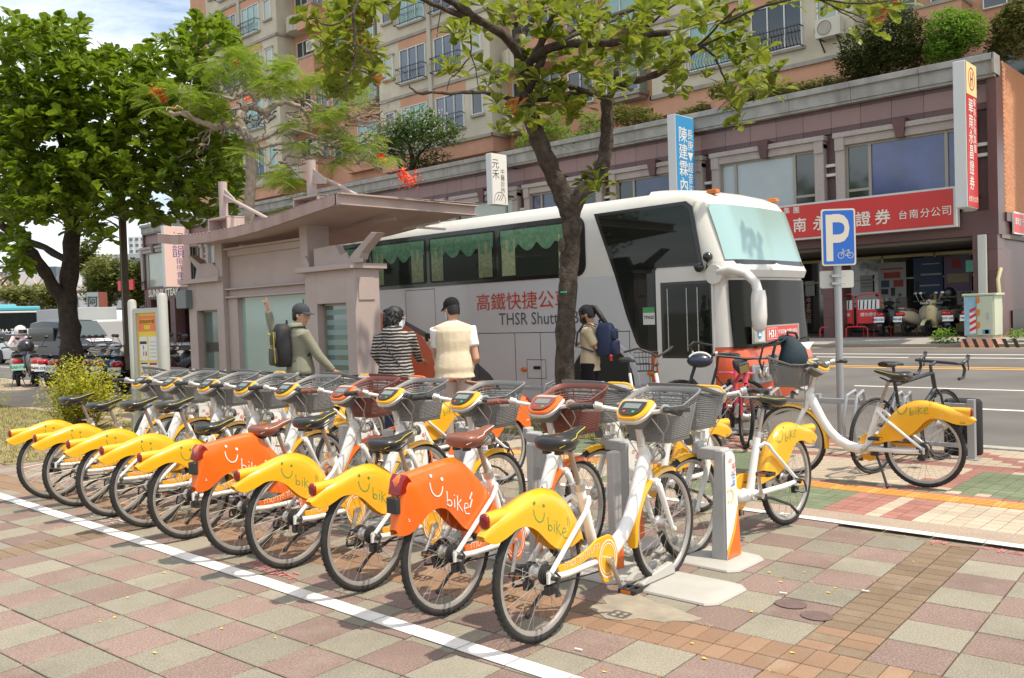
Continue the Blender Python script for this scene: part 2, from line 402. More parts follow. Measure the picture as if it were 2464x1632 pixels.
# --- grass verges ---
soilg=mat('dry_soil',(.25,.19,.10),.95,var=.3,vscale=6,bump=.6,bscale=60)
grassm=mat('grass_blade',(.17,.21,.05),.7,obvar=.2,var=.3,vscale=4); dryg=mat('dry_grass_blade',(.42,.34,.14),.8,var=.2,vscale=5)
def lawn(name,x0,x1,y0,y1,n,hh=.05):
    b=MB(); b.box((x0,y0,-.02),(x1,y1,.012)); struct(obj(name+'_soil',b,soilg,smooth=0))
    g=MB()
    for k in range(n):
        x=rnd.uniform(x0,x1); y=rnd.uniform(y0,y1)
        if noise.noise(V((x*1.3,y*1.3,0)))<-.28: continue
        g.use(dryg if rnd.random()<.38 else grassm)
        for _ in range(2):
            a=rnd.uniform(0,6.28); h=rnd.uniform(.4,1.2)*hh; l=rnd.uniform(.2,.9)*hh; w_=.004
            dx,dy=math.cos(a),math.sin(a); xx=x+rnd.uniform(-.02,.02); yy=y+rnd.uniform(-.02,.02)
            g.add([(xx-dy*w_,yy+dx*w_,.01),(xx+dy*w_,yy-dx*w_,.01),(xx+dx*l,yy+dy*l,.01+h)],[(0,1,2)])
    o=obj(name,g,None,smooth=0); tag(o,'patchy dry green grass '+('in the verge beside the footway' if x0>-9 else 'on the verge left of the docked bicycles'),'grass',kind='stuff')
lawn('verge_grass',-8.9,-5.3,8.25,9.72,9000); lawn('lawn_grass',-23,-10.95,3.45,6.2,22000,.045)
# weeds and fallen petals in joints
wd=MB()
for k in range(420):
    i=rnd.randint(-12,16); Lc=rnd.uniform(-3,13)
    if rnd.random()<.5: p=lat(i,Lc)
    else: p=lat(rnd.uniform(-12,16),round(Lc))
    wd.use(dryg if rnd.random()<.75 else grassm)
    for _ in range(rnd.randint(3,9)):
        a=rnd.uniform(0,6.28); l=rnd.uniform(.006,.022); x=p.x+rnd.gauss(0,.012); y=p.y+rnd.gauss(0,.012)
        wd.add([(x-math.sin(a)*.0015,y+math.cos(a)*.0015,.001),(x+math.sin(a)*.0015,y-math.cos(a)*.0015,.001),(x+math.cos(a)*l,y+math.sin(a)*l,.004+l*.4)],[(0,1,2)])
tag(obj('joint_weeds',wd,None,smooth=0),'tiny dry weeds growing in the joints of the paving','weeds',kind='stuff')
pet=mat('yellow_petal',(.80,.50,.03),.7); 
pb=MB()
for k in range(240):
    if k<90: x,y=rnd.uniform(-9,0),rnd.uniform(1.5,6.2)
    else: x,y=rnd.uniform(-13,-9),rnd.uniform(3.4,6.2)
    s_=rnd.uniform(.006,.016); a=rnd.uniform(0,6.28); z=.012 if y>3.5 and x<-10.95 else .004
    z+= .02 if x<-10.95 else 0
    pb.add([(x+s_*math.cos(a+q*1.7),y+s_*.6*math.sin(a+q*1.7),z+.003*(q%2)) for q in range(4)],[(0,1,2,3)])
tag(obj('fallen_petals',pb,pet,smooth=0),'yellow fallen petals scattered over the paving','petals',kind='stuff')
lit=mat('litter_paper',(.8,.78,.74),.7)
for (x,y,lab) in ((1884,1430,'cigarette end by the round stain on a pink slab'),(2082,1425,'long white cigarette end on the grooved brown bricks'),(1391,1566,'cigarette end lying on the joint near the front wheel-side white line')):
    p=onZ(x,y,.004); b=MB(); b.cyl((-.018,0,.006),(.018,.006,.006),.004,8); tag(obj('cigarette_end',b,lit,loc=(p.x,p.y,.004)),lab,'litter')
# stains
st=mat('dark_oil_stain',(.10,.07,.065),.8)
for (x,y,r_) in ((1903,1453,.075),(1965,1482,.07)):
    p=onZ(x,y,.003); b=MB(); b.prism([(r_*1.1*math.cos(a*.4488),r_*.95*math.sin(a*.4488)) for a in range(14)],.0035,.0040,'z')
    o=obj('wet_stain',b,mat('wet_stain',(.135,.09,.08),.75,var=.15,vscale=40),pv,smooth=0,loc=(p.x,p.y,0))
# painted stencils on slabs
stn=mat('faded_red_stencil',(.62,.16,.17),.85,var=.3,vscale=30); stw=mat('faded_white_stencil',(.60,.56,.50),.85,var=.2,vscale=30)
def scribble(x0,y0,ln_,mt_,seed,lab):
    r2=random.Random(seed); b=MB()
    for c in range(4):
        for k in range(7):
            x=x0+c*ln_/4+r2.uniform(0,ln_/5); y=y0+r2.uniform(-.045,.045); 
            if r2.random()<.6: b.box((x,y,.0052),(x+r2.uniform(.03,.08),y+.008,.0062))
            else: b.box((x,y-.03,.0052),(x+.009,y+r2.uniform(.0,.04),.0062))
    obj('stencil_marks',b,mt_,pv,smooth=0)
scribble(-1.85,5.78,.75,stn,1,''); scribble(-4.15,5.75,.7,stn,4,''); scribble(-5.05,2.93,.6,stn,2,''); scribble(-7.4,2.93,.6,stw,3,'')
# --- road markings ---
rp=mat('road_marking_white',(.72,.69,.62),.7,dirt=.3,dirtcol=(.3,.28,.25),dscale=2,var=.05); ry=mat('road_marking_yellow',(.75,.38,.06),.7,dirt=.3,dirtcol=(.3,.2,.1),dscale=2); rr_=mat('road_marking_red',(.5,.09,.06),.7)
def mark(x0,x1,Y,w_,mb): mb.quad((x0,Y-w_/2,roadz(Y-w_/2)+.004),(x1,Y-w_/2,roadz(Y-w_/2)+.004),(x1,Y+w_/2,roadz(Y+w_/2)+.004),(x0,Y+w_/2,roadz(Y+w_/2)+.004))
def onroad(x,y):
    d=ray(x,y); # plane z=-.13+.02(Y-9.9)
    t_=(-.13-.198-1.5)/(d.z-.02*d.y); return CAM+d*t_
b=MB(); Yl=onroad(2403,987).y; mark(-200,200,Yl,.12,b)
Yd=onroad(2266,935).y; 
for k in range(-14,10): mark(-6.4+k*6.2,-6.4+k*6.2+3.9,Yd,.10,b)
Y1=onroad(2200,861).y; Y2=onroad(2200,853).y
mark(-200,-7.6,Y1,.15,b); mark(-7.2,200,Y1,.15,b); mark(-200,200,Y2,.15,b); lmk=bpy.data.objects.new('lane_marking',None); COL.objects.link(lmk); struct(lmk); obj('marking',b,rp,lmk,smooth=0)
b=MB(); Yy=onroad(2223,885).y; mark(-200,200,Yy-.17,.13,b); mark(-200,200,Yy+.17,.13,b); mark(-200,200,25.6,.12,b); cmk=bpy.data.objects.new('centre_line',None); COL.objects.link(cmk); struct(cmk); obj('marking',b,ry,cmk,smooth=0)
b=MB(); mark(-200,200,10.02,.12,b); struct(obj('no_parking_line',b,rr_,smooth=0))
# far footway
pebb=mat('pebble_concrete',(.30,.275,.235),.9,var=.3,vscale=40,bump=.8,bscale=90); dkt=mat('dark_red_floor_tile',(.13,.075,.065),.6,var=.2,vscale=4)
b=MB(); b.add([(-120,26.1,.0),(-120,27.6,.0),(-120,27.6,.40),(-120,26.1,.27),(30,26.1,.0),(30,27.6,.0),(30,27.6,.40),(30,26.1,.27)],[(3,2,6,7),(0,3,7,4)]); struct(obj('far_footway',b,pebb,smooth=0))
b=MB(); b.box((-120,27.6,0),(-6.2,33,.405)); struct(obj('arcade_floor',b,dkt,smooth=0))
b=MB(); b.box((-6.2,27.6,0),(40,60,.38)); struct(obj('side_ground',b,mat('side_concrete',(.28,.26,.23),.9,var=.2,vscale=1),smooth=0))
# ================= PODIUM BUILDING =================
YF=28.0
stoneg=mat('grey_granite',(.34,.325,.29),.85,var=.15,vscale=3,bump=.5,bscale=30,bdist=.01,streak=.55,dirtcol=(.13,.12,.10),dscale=1.6)
framest=mat('pinkish_granite',(.40,.34,.30),.85,var=.12,vscale=20,bump=.5,bscale=60,bdist=.005,streak=.25,dscale=2)
pinkp=mat('mauve_stone_panel',(.27,.165,.145),.45,var=.08,vscale=1.5,obvar=.1,streak=.25,dirtcol=(.15,.09,.085),dscale=1)
darkp=mat('dark_maroon_stone',(.115,.055,.052),.35,var=.1,vscale=2,obvar=.12)
whst=mat('white_stone_strip',(.62,.60,.55),.7); alum=mat('bronze_window_frame',(.32,.29,.23),.45,metal=.3)
brick=mat('orange_brick_wall',(.60,.27,.13),.85,var=.1,vscale=1.2)
def glassm(name,c,rough=.06,var=0):
    return mat(name,c,rough,spec=.9,var=var,vscale=1.5,coat=.6)
gblue=glassm('blue_film_glass',(.035,.05,.17),.12,.25); gdark=glassm('dark_glass',(.025,.032,.03)); ggrey=glassm('frosted_pale_glass',(.34,.38,.38),.2,.05); ggreen=glassm('pale_blind_glass',(.36,.39,.32),.2,.06); gnavy=glassm('navy_curtain_glass',(.03,.045,.12),.1,.4)
gteal=glassm('teal_curtain_glass',(.22,.38,.34),.15,.1); gslate=glassm('slate_glass',(.06,.09,.13),.05,.2)
X0,X1=-59.8,-7.0
bd=thing('arcade_building','long two storey stone clad arcade building with shop signs across the road','building',(0,0,0))
b=MB()
b.box((X0,YF+.28,3.3),(X1-.02,YF+9,8.2)); obj('upper_wall',b,darkp,bd,smooth=0)
# cornice pieces
b=MB()
for k in range(26):
    a=X0+k*(X1-X0)/26; c=a+(X1-X0)/26
    b.box((a+.004,YF-.10,7.80),(c-.004,YF+.28,8.28)); b.box((a+.004,YF-.20,8.18),(c-.004,YF+.28,8.36)); b.box((a+.004,YF-.06,7.72),(c-.004,YF+.28,7.80))
obj('cornice',b,stoneg,bd,smooth=0,bevel=.01)
nP=56; wP=(X1-X0-.1)/nP
pm=MB(); pm.box((.006,0,7.08),(wP-.006,.10,7.60)); pmesh=pm.mesh('stone_panel',pinkp,0)
pm=MB(); pm.box((.006,0,7.61),(wP-.006,.08,7.715)); pmesh2=pm.mesh('band_panel',darkp,0); pm=MB(); pm.box((.006,0,6.90),(wP-.006,.07,7.07)); pmesh3=pm.mesh('band_panel',darkp,0)
for k in range(nP):
    for me,nm in ((pmesh,'stone_panel'),(pmesh2,'band_panel'),(pmesh3,'band_panel')):
        o=bpy.data.objects.new(nm,me); COL.objects.link(o); o.parent=bd; o.location=(X0+k*wP,YF+.17,0)
# window bays
BW=4.42; c0=-9.62
glz=[gblue,ggrey,gnavy,gnavy,ggreen,ggreen,ggreen,gdark,gdark,ggrey,gdark,ggreen]
for k in range(12):
    cx=c0-BW*k; wl,wr=cx-2.02,cx+2.02
    b=MB()
    b.box((wl,YF+.0,4.0),(wl+.30,YF+.3,6.62)); b.box((wr-.30,YF+.0,4.0),(wr,YF+.3,6.62)); b.box((wl,YF-.0,6.45),(wr,YF+.3,6.70)); b.box((wl-.05,YF-.08,6.70),(wr+.05,YF+.3,6.86))
    b.box((wl,YF-.05,6.30),(wl+.30,YF,6.72)); b.box((wr-.30,YF-.05,6.30),(wr,YF,6.72))
    obj('window_surround',b,framest,bd,smooth=0,bevel=.015)
    b=MB(); b.add([(cx-.2,YF-.16,6.98),(cx+.2,YF-.16,6.98),(cx+.2,YF+.2,6.98),(cx-.2,YF+.2,6.98),(cx-.11,YF-.10,6.42),(cx+.11,YF-.10,6.42),(cx+.11,YF+.2,6.42),(cx-.11,YF+.2,6.42)],[(0,1,2,3),(7,6,5,4),(0,4,5,1),(1,5,6,2),(2,6,7,3),(3,7,4,0)])
    obj('keystone',b,darkp,bd,smooth=0)
    # pier stripes
    b=MB(); 
    for z in (5.55,5.85): b.box((wr+.02,YF+.12,z),(wr+BW-4.06,YF+.285,z+.09))
    obj('pier_stripe',b,whst,bd,smooth=0)
    a,c=wl+.32,wr-.32; g=glz[k]
    b=MB(); fr=.045
    side_r=(k%2==1); sw=.72; 
    if side_r: cols=[a,a+.55,c-sw,c]
    else: cols=[a,a+sw,c-.45,c]
    zz=[3.95,5.05,6.42]
    for x in cols: b.box((x-fr,YF+.12,3.9),(x+fr,YF+.24,6.45))
    b.box((a,YF+.125,6.38),(c,YF+.235,6.45))
    j=2 if side_r else 0
    b.box((cols[j],YF+.13,4.98),(cols[j+1],YF+.23,5.06))
    w_=obj('window',b,alum,bd,smooth=0)
    for j2 in range(3):
        gm=g if j2!=j else gdark
        p=MB(); p.box((cols[j2]+fr,YF+.17,3.9),(cols[j2+1]-fr,YF+.19,6.40)); obj('pane',p,gm,w_,smooth=0)
# lower fascia + arcade
b=MB(); b.box((X0,YF+.05,3.3),(X1,YF+.4,4.0)); obj('arcade_beam',b,darkp,bd,smooth=0)
for k in range(14):
    cx=c0+BW/2-BW*k if k<13 else X0+.4
    if k==0: cx=X1-.36
    if cx<X0: continue
    z=.4; i=0
    b=MB()
    while z<3.3:
        for (u,v) in ((-.33,0),(0,.33)):
            b.box((cx+u+.003,YF+.04,z+.003),(cx+v-.003,YF+.7,min(3.3,z+.62)-.003))
        z+=.62
    obj('pillar_cladding',b,darkp,bd,smooth=0)
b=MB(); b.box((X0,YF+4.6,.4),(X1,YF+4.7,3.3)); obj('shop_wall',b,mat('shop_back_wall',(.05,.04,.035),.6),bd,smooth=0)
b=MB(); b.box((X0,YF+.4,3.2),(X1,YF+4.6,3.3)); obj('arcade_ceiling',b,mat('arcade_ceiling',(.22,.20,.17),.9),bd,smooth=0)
# shop glazing near right end
shopg=mat('shop_glass',(.02,.025,.02),.04,spec=.9,coat=.8)
for k in range(6):
    xa=-8.3-1.75*k; p=MB(); p.box((xa-1.68,YF+4.2,.95 if k<2 else .45),(xa,YF+4.23,3.0)); 
    f=MB(); f.box((xa-1.75,YF+4.15,.4),(xa-1.68,YF+4.25,3.1)); f.box((xa-1.68,YF+4.15,2.25),(xa,YF+4.25,2.30)); f.box((xa-1.75,YF+4.15,3.0),(xa,YF+4.25,3.1))
    fo=obj('shop_window',f,mat('gold_mullion',(.45,.40,.18),.4,metal=.4),bd,smooth=0); obj('pane',p,shopg,fo,smooth=0)
b=MB(); b.box((-11.7,YF+4.1,.4),(-8.3,YF+4.3,.95)); obj('low_wall',b,mat('tan_low_wall',(.35,.25,.12),.8),bd,smooth=0)
paper=mat('white_notice_paper',(.7,.7,.68),.7); npap=mat('notice_dimmed_for_glass',(.36,.37,.35),.5); prd=mat('red_print',(.36,.05,.04),.6); pbl=mat('blue_print',(.04,.07,.14),.6); pblk=mat('black_print',(.03,.03,.03),.6); pppl=mat('violet_print',(.20,.14,.24),.6); pgold=mat('cream_print',(.40,.33,.2),.6)  # notice paper and coloured prints darkened to stand for dimming by tinted glass
def poster(x0,x1,z0,z1,Y,base,lab,items=()):
    o=MB(); o.use(base); o.box((x0,Y-.02,z0),(x1,Y,z1))
    for (a,c,e,f,mm) in items: o.use(mm); o.box((x0+(x1-x0)*a,Y-.026,z0+(z1-z0)*c),(x0+(x1-x0)*e,Y-.0205,z0+(z1-z0)*f))
    return tag(obj('poster',o,None,smooth=0),lab,'poster')
poster(-11.9,-10.95,1.62,2.85,YF+4.14,npap,'white poster with a red picture on the shop window left of the narrow striped post',((.1,.8,.9,.84,prd),(.2,.55,.8,.72,prd),(.1,.3,.4,.5,pbl),(.55,.3,.9,.5,prd),(.1,.1,.35,.25,pblk),(.45,.05,.6,.28,pblk)))
poster(-10.7,-9.75,1.72,2.95,YF+4.14,pbl,'dark blue poster on the shop window beside the violet one',((.05,.1,.2,.35,pblk),(.25,.5,.95,.55,npap),(.2,.2,.9,.24,npap),(.3,.8,.9,.83,npap)))
poster(-9.7,-8.85,1.75,2.95,YF+4.14,pppl,'violet poster on the shop window next to the stone wall',((.1,.25,.9,.5,pgold),(.3,.65,.6,.9,prd)))
poster(-12.55,-12.1,1.85,2.45,YF+4.14,npap,'plain white notice on the shop window beside the white poster',((.1,.7,.9,.74,pblk),(.1,.5,.9,.53,pblk),(.1,.3,.9,.33,pblk)))
poster(-14.0,-13.65,1.82,2.25,YF+4.14,npap,'small white notice left of the pink column of characters',((.1,.7,.9,.74,pblk),(.1,.5,.9,.53,pblk)))
poster(-14.6,-14.25,1.8,2.35,YF+4.14,npap,'tall narrow white notice behind the parking sign pole',((.1,.7,.9,.74,pblk),))
poster(-16.4,-15.6,1.3,2.4,YF+4.14,prd,'red notice on the shop window right of the coach',((.1,.7,.9,.74,pgold),(.1,.5,.9,.53,pgold),(.1,.3,.9,.33,pgold)))
poster(-8.2,-7.95,2.3,2.65,YF+1.2,mat('green_plate',(.08,.32,.22),.6),'small green plate on the inner stone wall of the arcade')
pst=mat('pink_lettering',(.55,.30,.27),.6)
b=MB(); text(b,'華南永昌證券公',(-13.1,YF+4.14,1.55),(1,0,0),(0,0,1),h=1.6,bold=.01,vertical=True,spacing=1); tag(obj('window_lettering',b,pst,smooth=0),'tall column of pink characters on the dark shop glass','lettering')
b=MB(); text(b,'華南金融公司',(-14.5,YF+4.14,1.35),(1,0,0),(0,0,1),h=1.15,bold=.01,vertical=True,spacing=1); tag(obj('window_lettering',b,pst,smooth=0),'shorter column of pink characters just right of the parking sign pole','lettering')
# right end wall (brick, faces +X)
b=MB(); b.box((X1-.25,YF+.06,3.31),(X1-.004,YF+.75,8.2)); obj('corner_pier',b,darkp,bd,smooth=0)
b=MB(); b.box((X1-.04,YF-.20,7.8),(X1+.02,YF+.4,8.36)); obj('cornice_end',b,stoneg,bd,smooth=0)
b=MB(); b.box((X1-.2,YF+.75,3.95),(X1-.012,YF+14,8.3)); obj('end_wall',b,mat('brick_mortar',(.42,.24,.15),.9),bd,smooth=0)
bm_=MB(); bm_.box((0,.004,.004),(.012,.216,.061)); bme=bm_.mesh('brick',mat('orange_brick',(.62,.29,.15),.85,obvar=.12),0)
bulk=MB(); cnt=0
for r_ in range(66):
    for k in range(40):
        y=YF+.75+k*.22+(.11 if r_%2 else 0); z=3.97+r_*.065
        if z>8.2: continue
        if cnt<280 and k<5: o=bpy.data.objects.new('brick',bme); COL.objects.link(o); o.parent=bd; o.location=(X1-.012,y,z); cnt+=1
        else: bulk.use(bme.materials[0]); bulk.box((X1-.012,y+.004,z+.004),(X1,y+.216,z+.061))
o=obj('brick_field',bulk,None,bd,smooth=0); o['kind']='stuff'
b=MB(); b.box((X1-.2,YF+.75,3.7),(X1+.05,YF+14,3.95)); b.box((X1-.25,YF+.75,.3),(X1-.1,YF+14,3.7)); obj('end_wall_base',b,darkp,bd,smooth=0)
b=MB(); b.box((X1-.09,YF+1.6,.35),(X1-.05,YF+3.2,1.1)); obj('black_plinth',b,mat('black_stone',(.02,.02,.02),.3),bd,smooth=0)
# left end wall
b=MB(); b.box((X0-.15,YF+.05,.3),(X0,YF+9,8.2)); obj('left_end_wall',b,darkp,bd,smooth=0)
b=MB(); b.box((-59.4,YF+.02,3.35),(-55.2,YF+.1,4.15)); obj('shop_fascia',b,mat('brown_fascia',(.16,.10,.085),.7),bd,smooth=0)
b=MB(); text(b,'SUNNY STEAK',(-57.1,YF-.01,3.72),(1,0,0),(0,0,1),h=.5,wd=4.3,bold=.03); tag(obj('shop_lettering',b,mat('cream_letters',(.75,.70,.6),.6),smooth=0),'cream capital letters of the steak shop on a brown fascia','lettering')
# ---- signs ----
sgr=mat('sign_box_grey',(.60,.61,.58),.5,streak=.15); sred=mat('sign_red',(.56,.035,.03),.4,var=.04,vscale=1); swh=mat('sign_white',(.80,.78,.72),.5); scr=mat('sign_cream',(.80,.66,.33),.5); sbl=mat('sign_blue',(.05,.30,.60),.45); spk=mat('sign_pink',(.80,.55,.48),.55); sink=mat('sign_ink',(.03,.03,.04),.6); snv=mat('sign_navy_ink',(.10,.08,.25),.6)
sg=thing('fascia_sign','wide red fascia sign with cream characters above the arcade shop','sign',(0,0,0))
b=MB(); b.box((-17.6,YF-.32,3.58),(-8.0,YF+.0,4.74)); obj('sign_box',b,sgr,sg,smooth=0)
b=MB(); b.box((-17.5,YF-.335,3.64),(-8.08,YF-.322,4.68)); obj('sign_face',b,sred,sg,smooth=0)
b=MB()
def fx(x,y): return onY(x,y,YF-.34)
for ch,(px_,py_) in (('集',(1893,507)),('團',(1916,506))):
    p=fx(px_,py_); text(b,ch,p,(1,0,0),(0,0,1),h=.20,bold=.02)
for ch,px_,py_ in (('南',1924,537),('永',1973,533),('昌',2027,530),('證',2077,526),('券',2124,524),('華',1875,541)):
    p=fx(px_,py_); text(b,ch,(p.x,YF-.34,4.06),(1,0,0),(0,0,1),h=.44,bold=.035)
for ch,px_ in (('台',2173),('南',2199),('分',2226),('公',2252),('司',2278)):
    p=fx(px_,524); text(b,ch,(p.x,YF-.34,4.06),(1,0,0),(0,0,1),h=.26,bold=.012)
obj('sign_lettering',b,mat('cream_letters',(.75,.70,.6),.6),sg,smooth=0)
def blade(lab,X,Ya,Yb,z0,z1,th,face,lines,extra=None):
    t_=thing('blade_sign',lab,'sign',(0,0,0))
    b=MB(); b.box((X-th,Ya,z0),(X,Yb,z1)); obj('sign_box',b,sgr,t_,smooth=0,bevel=.02)
    b=MB(); b.box((X+.001,Ya+.03,z0+.03),(X+.012,Yb-.03,z1-.03)); obj('sign_face',b,face,t_,smooth=0)
    b=MB(); 
    for z in (z0+.4,z1-.5): b.box((X-th*.6,Yb,z),(X-th*.4,YF+.3,z+.06))
    b.box((X-th*.6,Yb+.12,z0+.2),(X-th*.4,Yb+.16,z1-.2)); obj('bracket',b,mat('dark_steel',(.05,.045,.045),.6),t_,smooth=0)
    for (s,yc,zc,h,bold,mm) in lines:
        b=MB(); text(b,s,(X+.014,yc,zc),(0,1,0),(0,0,1),h=h,bold=bold,vertical=len(s)>1 and h>.6,spacing=1.0); obj('sign_lettering',b,mm,t_,smooth=0)
    return t_
s1=blade('tall red blade sign with cream top and pale characters at the building corner',-7.38,26.55,27.55,4.0,8.0,.32,sred,[('華南永昌證券',26.95,5.75,2.5,.02,swh),('華南金融集團',27.3,6.3,1.5,.0,swh),('台南分公司',27.05,4.25,.16,.0,swh)])
b=MB(); b.box((-7.366,26.58,7.1),(-7.362,27.52,7.97)); obj('sign_top',b,scr,s1,smooth=0)
b=MB(); 
fn=lambda u,v:(-7.358,27.05+u,7.55+v)
ribbon(b,arc(0,0,.27,.30,0,360,24),.035,fn); ribbon(b,[(-.11,-.2),(-.05,.2)],.05,fn); ribbon(b,[(.05,-.2),(.11,.2)],.05,fn); ribbon(b,[(-.1,0),(.1,0)],.05,fn); obj('emblem',b,sred,s1,smooth=0)
s2=blade('sky blue blade sign with white characters rising behind the coach roof',-16.54,26.5,27.7,3.9,8.15,.32,sbl,[('陳建霖內科診所',26.95,5.75,4.0,.015,swh),('長庚▼超音波・胃鏡',27.42,6.0,3.4,.0,swh)])
s3=blade('white blade sign with black characters and a round leaf emblem',-25.28,26.5,27.45,6.0,8.1,.3,swh,[('元禾',26.75,7.45,.8,.0,sink),('中醫診所',27.15,7.0,1.0,-.01,sink)])
b=MB(); fn=lambda u,v:(-25.262,26.95+u,6.3+v)
ribbon(b,arc(0,-.1,.33,.33,-20,200,16),.02,fn); [ribbon(b,[(x-.1,-.12),(x+.06,.14)],.03,fn) for x in (-.12,.02,.15)]; obj('emblem',b,sink,s3,smooth=0)
s4=blade('pale pink blade sign with dark purple characters at the left end of the arcade',-53.3,26.3,28.0,3.9,7.7,.35,spk,[('虹韻',27.2,6.55,1.6,.0,snv),('接待會館',27.25,4.9,1.7,.0,snv)])
s5=blade('small black window sign with an orange and blue crest behind the kiosk roof',-39.5,26.9,28.0,5.6,7.0,.1,sink,[])
b=MB(); fn=lambda u,v:(-39.484,27.45+u,6.2+v)
disc(b,0,0,.3,fn,9); obj('emblem',b,mat('orange_print',(.75,.2,.06),.6),s5,smooth=0); b=MB(); fn=lambda u,v:(-39.48,27.45+u,6.25+v); disc(b,0,0,.14,fn,7); obj('emblem',b,sbl,s5,smooth=0)
t_=thing('hanging_sign','small bright red sign with white characters on a bracket at the far end','sign',(0,0,0))
b=MB(); b.box((-62.6,27.4,4.05),(-60.2,27.5,4.75)); obj('sign_box',b,mat('bright_red_sign',(.75,.03,.03),.4),t_,smooth=0)
b=MB(); text(b,'嘿 獅子',(-61.4,27.39,4.4),(1,0,0),(0,0,1),h=.32,bold=.03); obj('sign_lettering',b,swh,t_,smooth=0)
b=MB(); b.box((-60.2,27.42,4.5),(-59.8,28.2,4.56)); obj('bracket',b,mat('dark_steel',(.05,.045,.045),.6),t_,smooth=0)
t_=thing('bank_sign','small red and white sign on the side wall at the right edge','sign',(0,0,0))
pA=onX(2418,565,-6.9); b=MB(); b.box((-6.95,29.3,3.35),(-6.9,31.0,4.0)); obj('sign_box',b,swh,t_,smooth=0); b=MB(); b.box((-6.899,29.32,3.4),(-6.893,30.4,3.95)); obj('sign_face',b,mat('bright_red_sign',(.75,.03,.03),.4),t_,smooth=0)
b=MB(); text(b,'華南銀行',(-6.888,29.85,3.72),(0,1,0),(0,0,1),h=.22,bold=.02); obj('sign_lettering',b,swh,t_,smooth=0)
# ================= APARTMENT TOWER =================
orng=mat('orange_tile_render',(.58,.31,.19),.8,var=.07,vscale=1.5,streak=.22,dirtcol=(.30,.15,.09),dscale=.8)
beig=mat('beige_tile_wall',(.58,.52,.39),.8,var=.08,vscale=1.5,streak=.3,dirtcol=(.28,.24,.16),dscale=.7)
ledg=mat('weathered_ledge',(.37,.33,.27),.9,streak=.5,dirtcol=(.14,.125,.105),dscale=1.5,bump=.4,bscale=30)
iron=mat('black_iron',(.02,.02,.022),.5); wfr=mat('white_aluminium',(.70,.70,.66),.4)
tw=thing('apartment_tower','tall orange and beige apartment building with bay windows and iron railings','building',(0,0,0))
YT=33.0; FH=3.16; Z0=10.55; NF=6
XL,XR=-63.6,-2.0
b=MB(); b.box((XL,YT+1.3,8.2),(XR,YT+12,Z0+FH*NF)); obj('main_wall',b,orng,tw,smooth=0)
b=MB(); b.box((XL,YF+2.0,8.2),(X1-.1,YT+1.3,8.24)); obj('terrace',b,mat('terrace_floor',(.25,.23,.2),.9),tw,smooth=0)
# shared meshes
def win_mesh(w_,h_,nsp,g,deep=.1):
    f=MB(); fr=.04
    f.box((0,-.03,0),(fr,deep,h_)); f.box((w_-fr,-.03,0),(w_,deep,h_)); f.box((fr,-.03,0),(w_-fr,deep,fr)); f.box((fr,-.03,h_-fr),(w_-fr,deep,h_))
    for k in range(1,nsp): f.box((w_*k/nsp-fr/2,-.035,fr),(w_*k/nsp+fr/2,deep-.01,h_-fr))
    return f.mesh('window',wfr,0)
def pane_mesh(w_,h_,g):
    p=MB(); p.box((.05,.03,.05),(w_-.05,.05,h_-.05)); return p.mesh('pane',g,0)
def rail_mesh(w_):
    f=MB(); f.box((-.05,-.35,.75),(w_+.05,-.32,.78)); f.box((-.05,-.35,.02),(w_+.05,-.32,.05))
    for k in range(int(w_/.14)+1):
        x=-.03+k*.14; f.tube([(x,-.33,.0),(x,-.45,.15),(x,-.46,.35),(x,-.30,.55),(x,-.33,.85)],.012,4)
    for x in (-.05,w_+.05): f.box((x-.012,-.33,.0),(x+.012,0,.04)); f.box((x-.012,-.33,.75),(x+.012,0,.79))
    return f.mesh('railing',iron,60)
RM={}
def window(x,z,w_,h_,nsp,g,rail=False,Y=YT):
    k=('f',w_,h_,nsp); 
    if k not in RM: RM[k]=win_mesh(w_,h_,nsp,g)
    o=bpy.data.objects.new('window',RM[k]); COL.objects.link(o); o.parent=tw; o.location=(x,Y,z)
    gs=[g]*nsp if not isinstance(g,list) else g
    k=('p',w_,h_,g.name if not isinstance(g,list) else 'l')
    if not isinstance(g,list):
        if k not in RM: RM[k]=pane_mesh(w_,h_,g)
        p=bpy.data.objects.new('pane',RM[k]); COL.objects.link(p); p.parent=o
    if rail:
        k=('r',w_)
        if k not in RM: RM[k]=rail_mesh(w_)
        q=bpy.data.objects.new('railing',RM[k]); COL.objects.link(q); q.parent=tw; q.location=(x,Y,z-.05)
gl=[gslate,gteal,gdark,gteal,gslate,ggreen]
r3=random.Random(11)
sill=MB(); bay=MB(); opan=MB(); pip=MB(); bayw=MB(); balc=MB()
bays=[(-59.0,-50.2),(-40.1,-31.3),(-21.7,-12.9),(-3.6,4.0)]
acs=[]
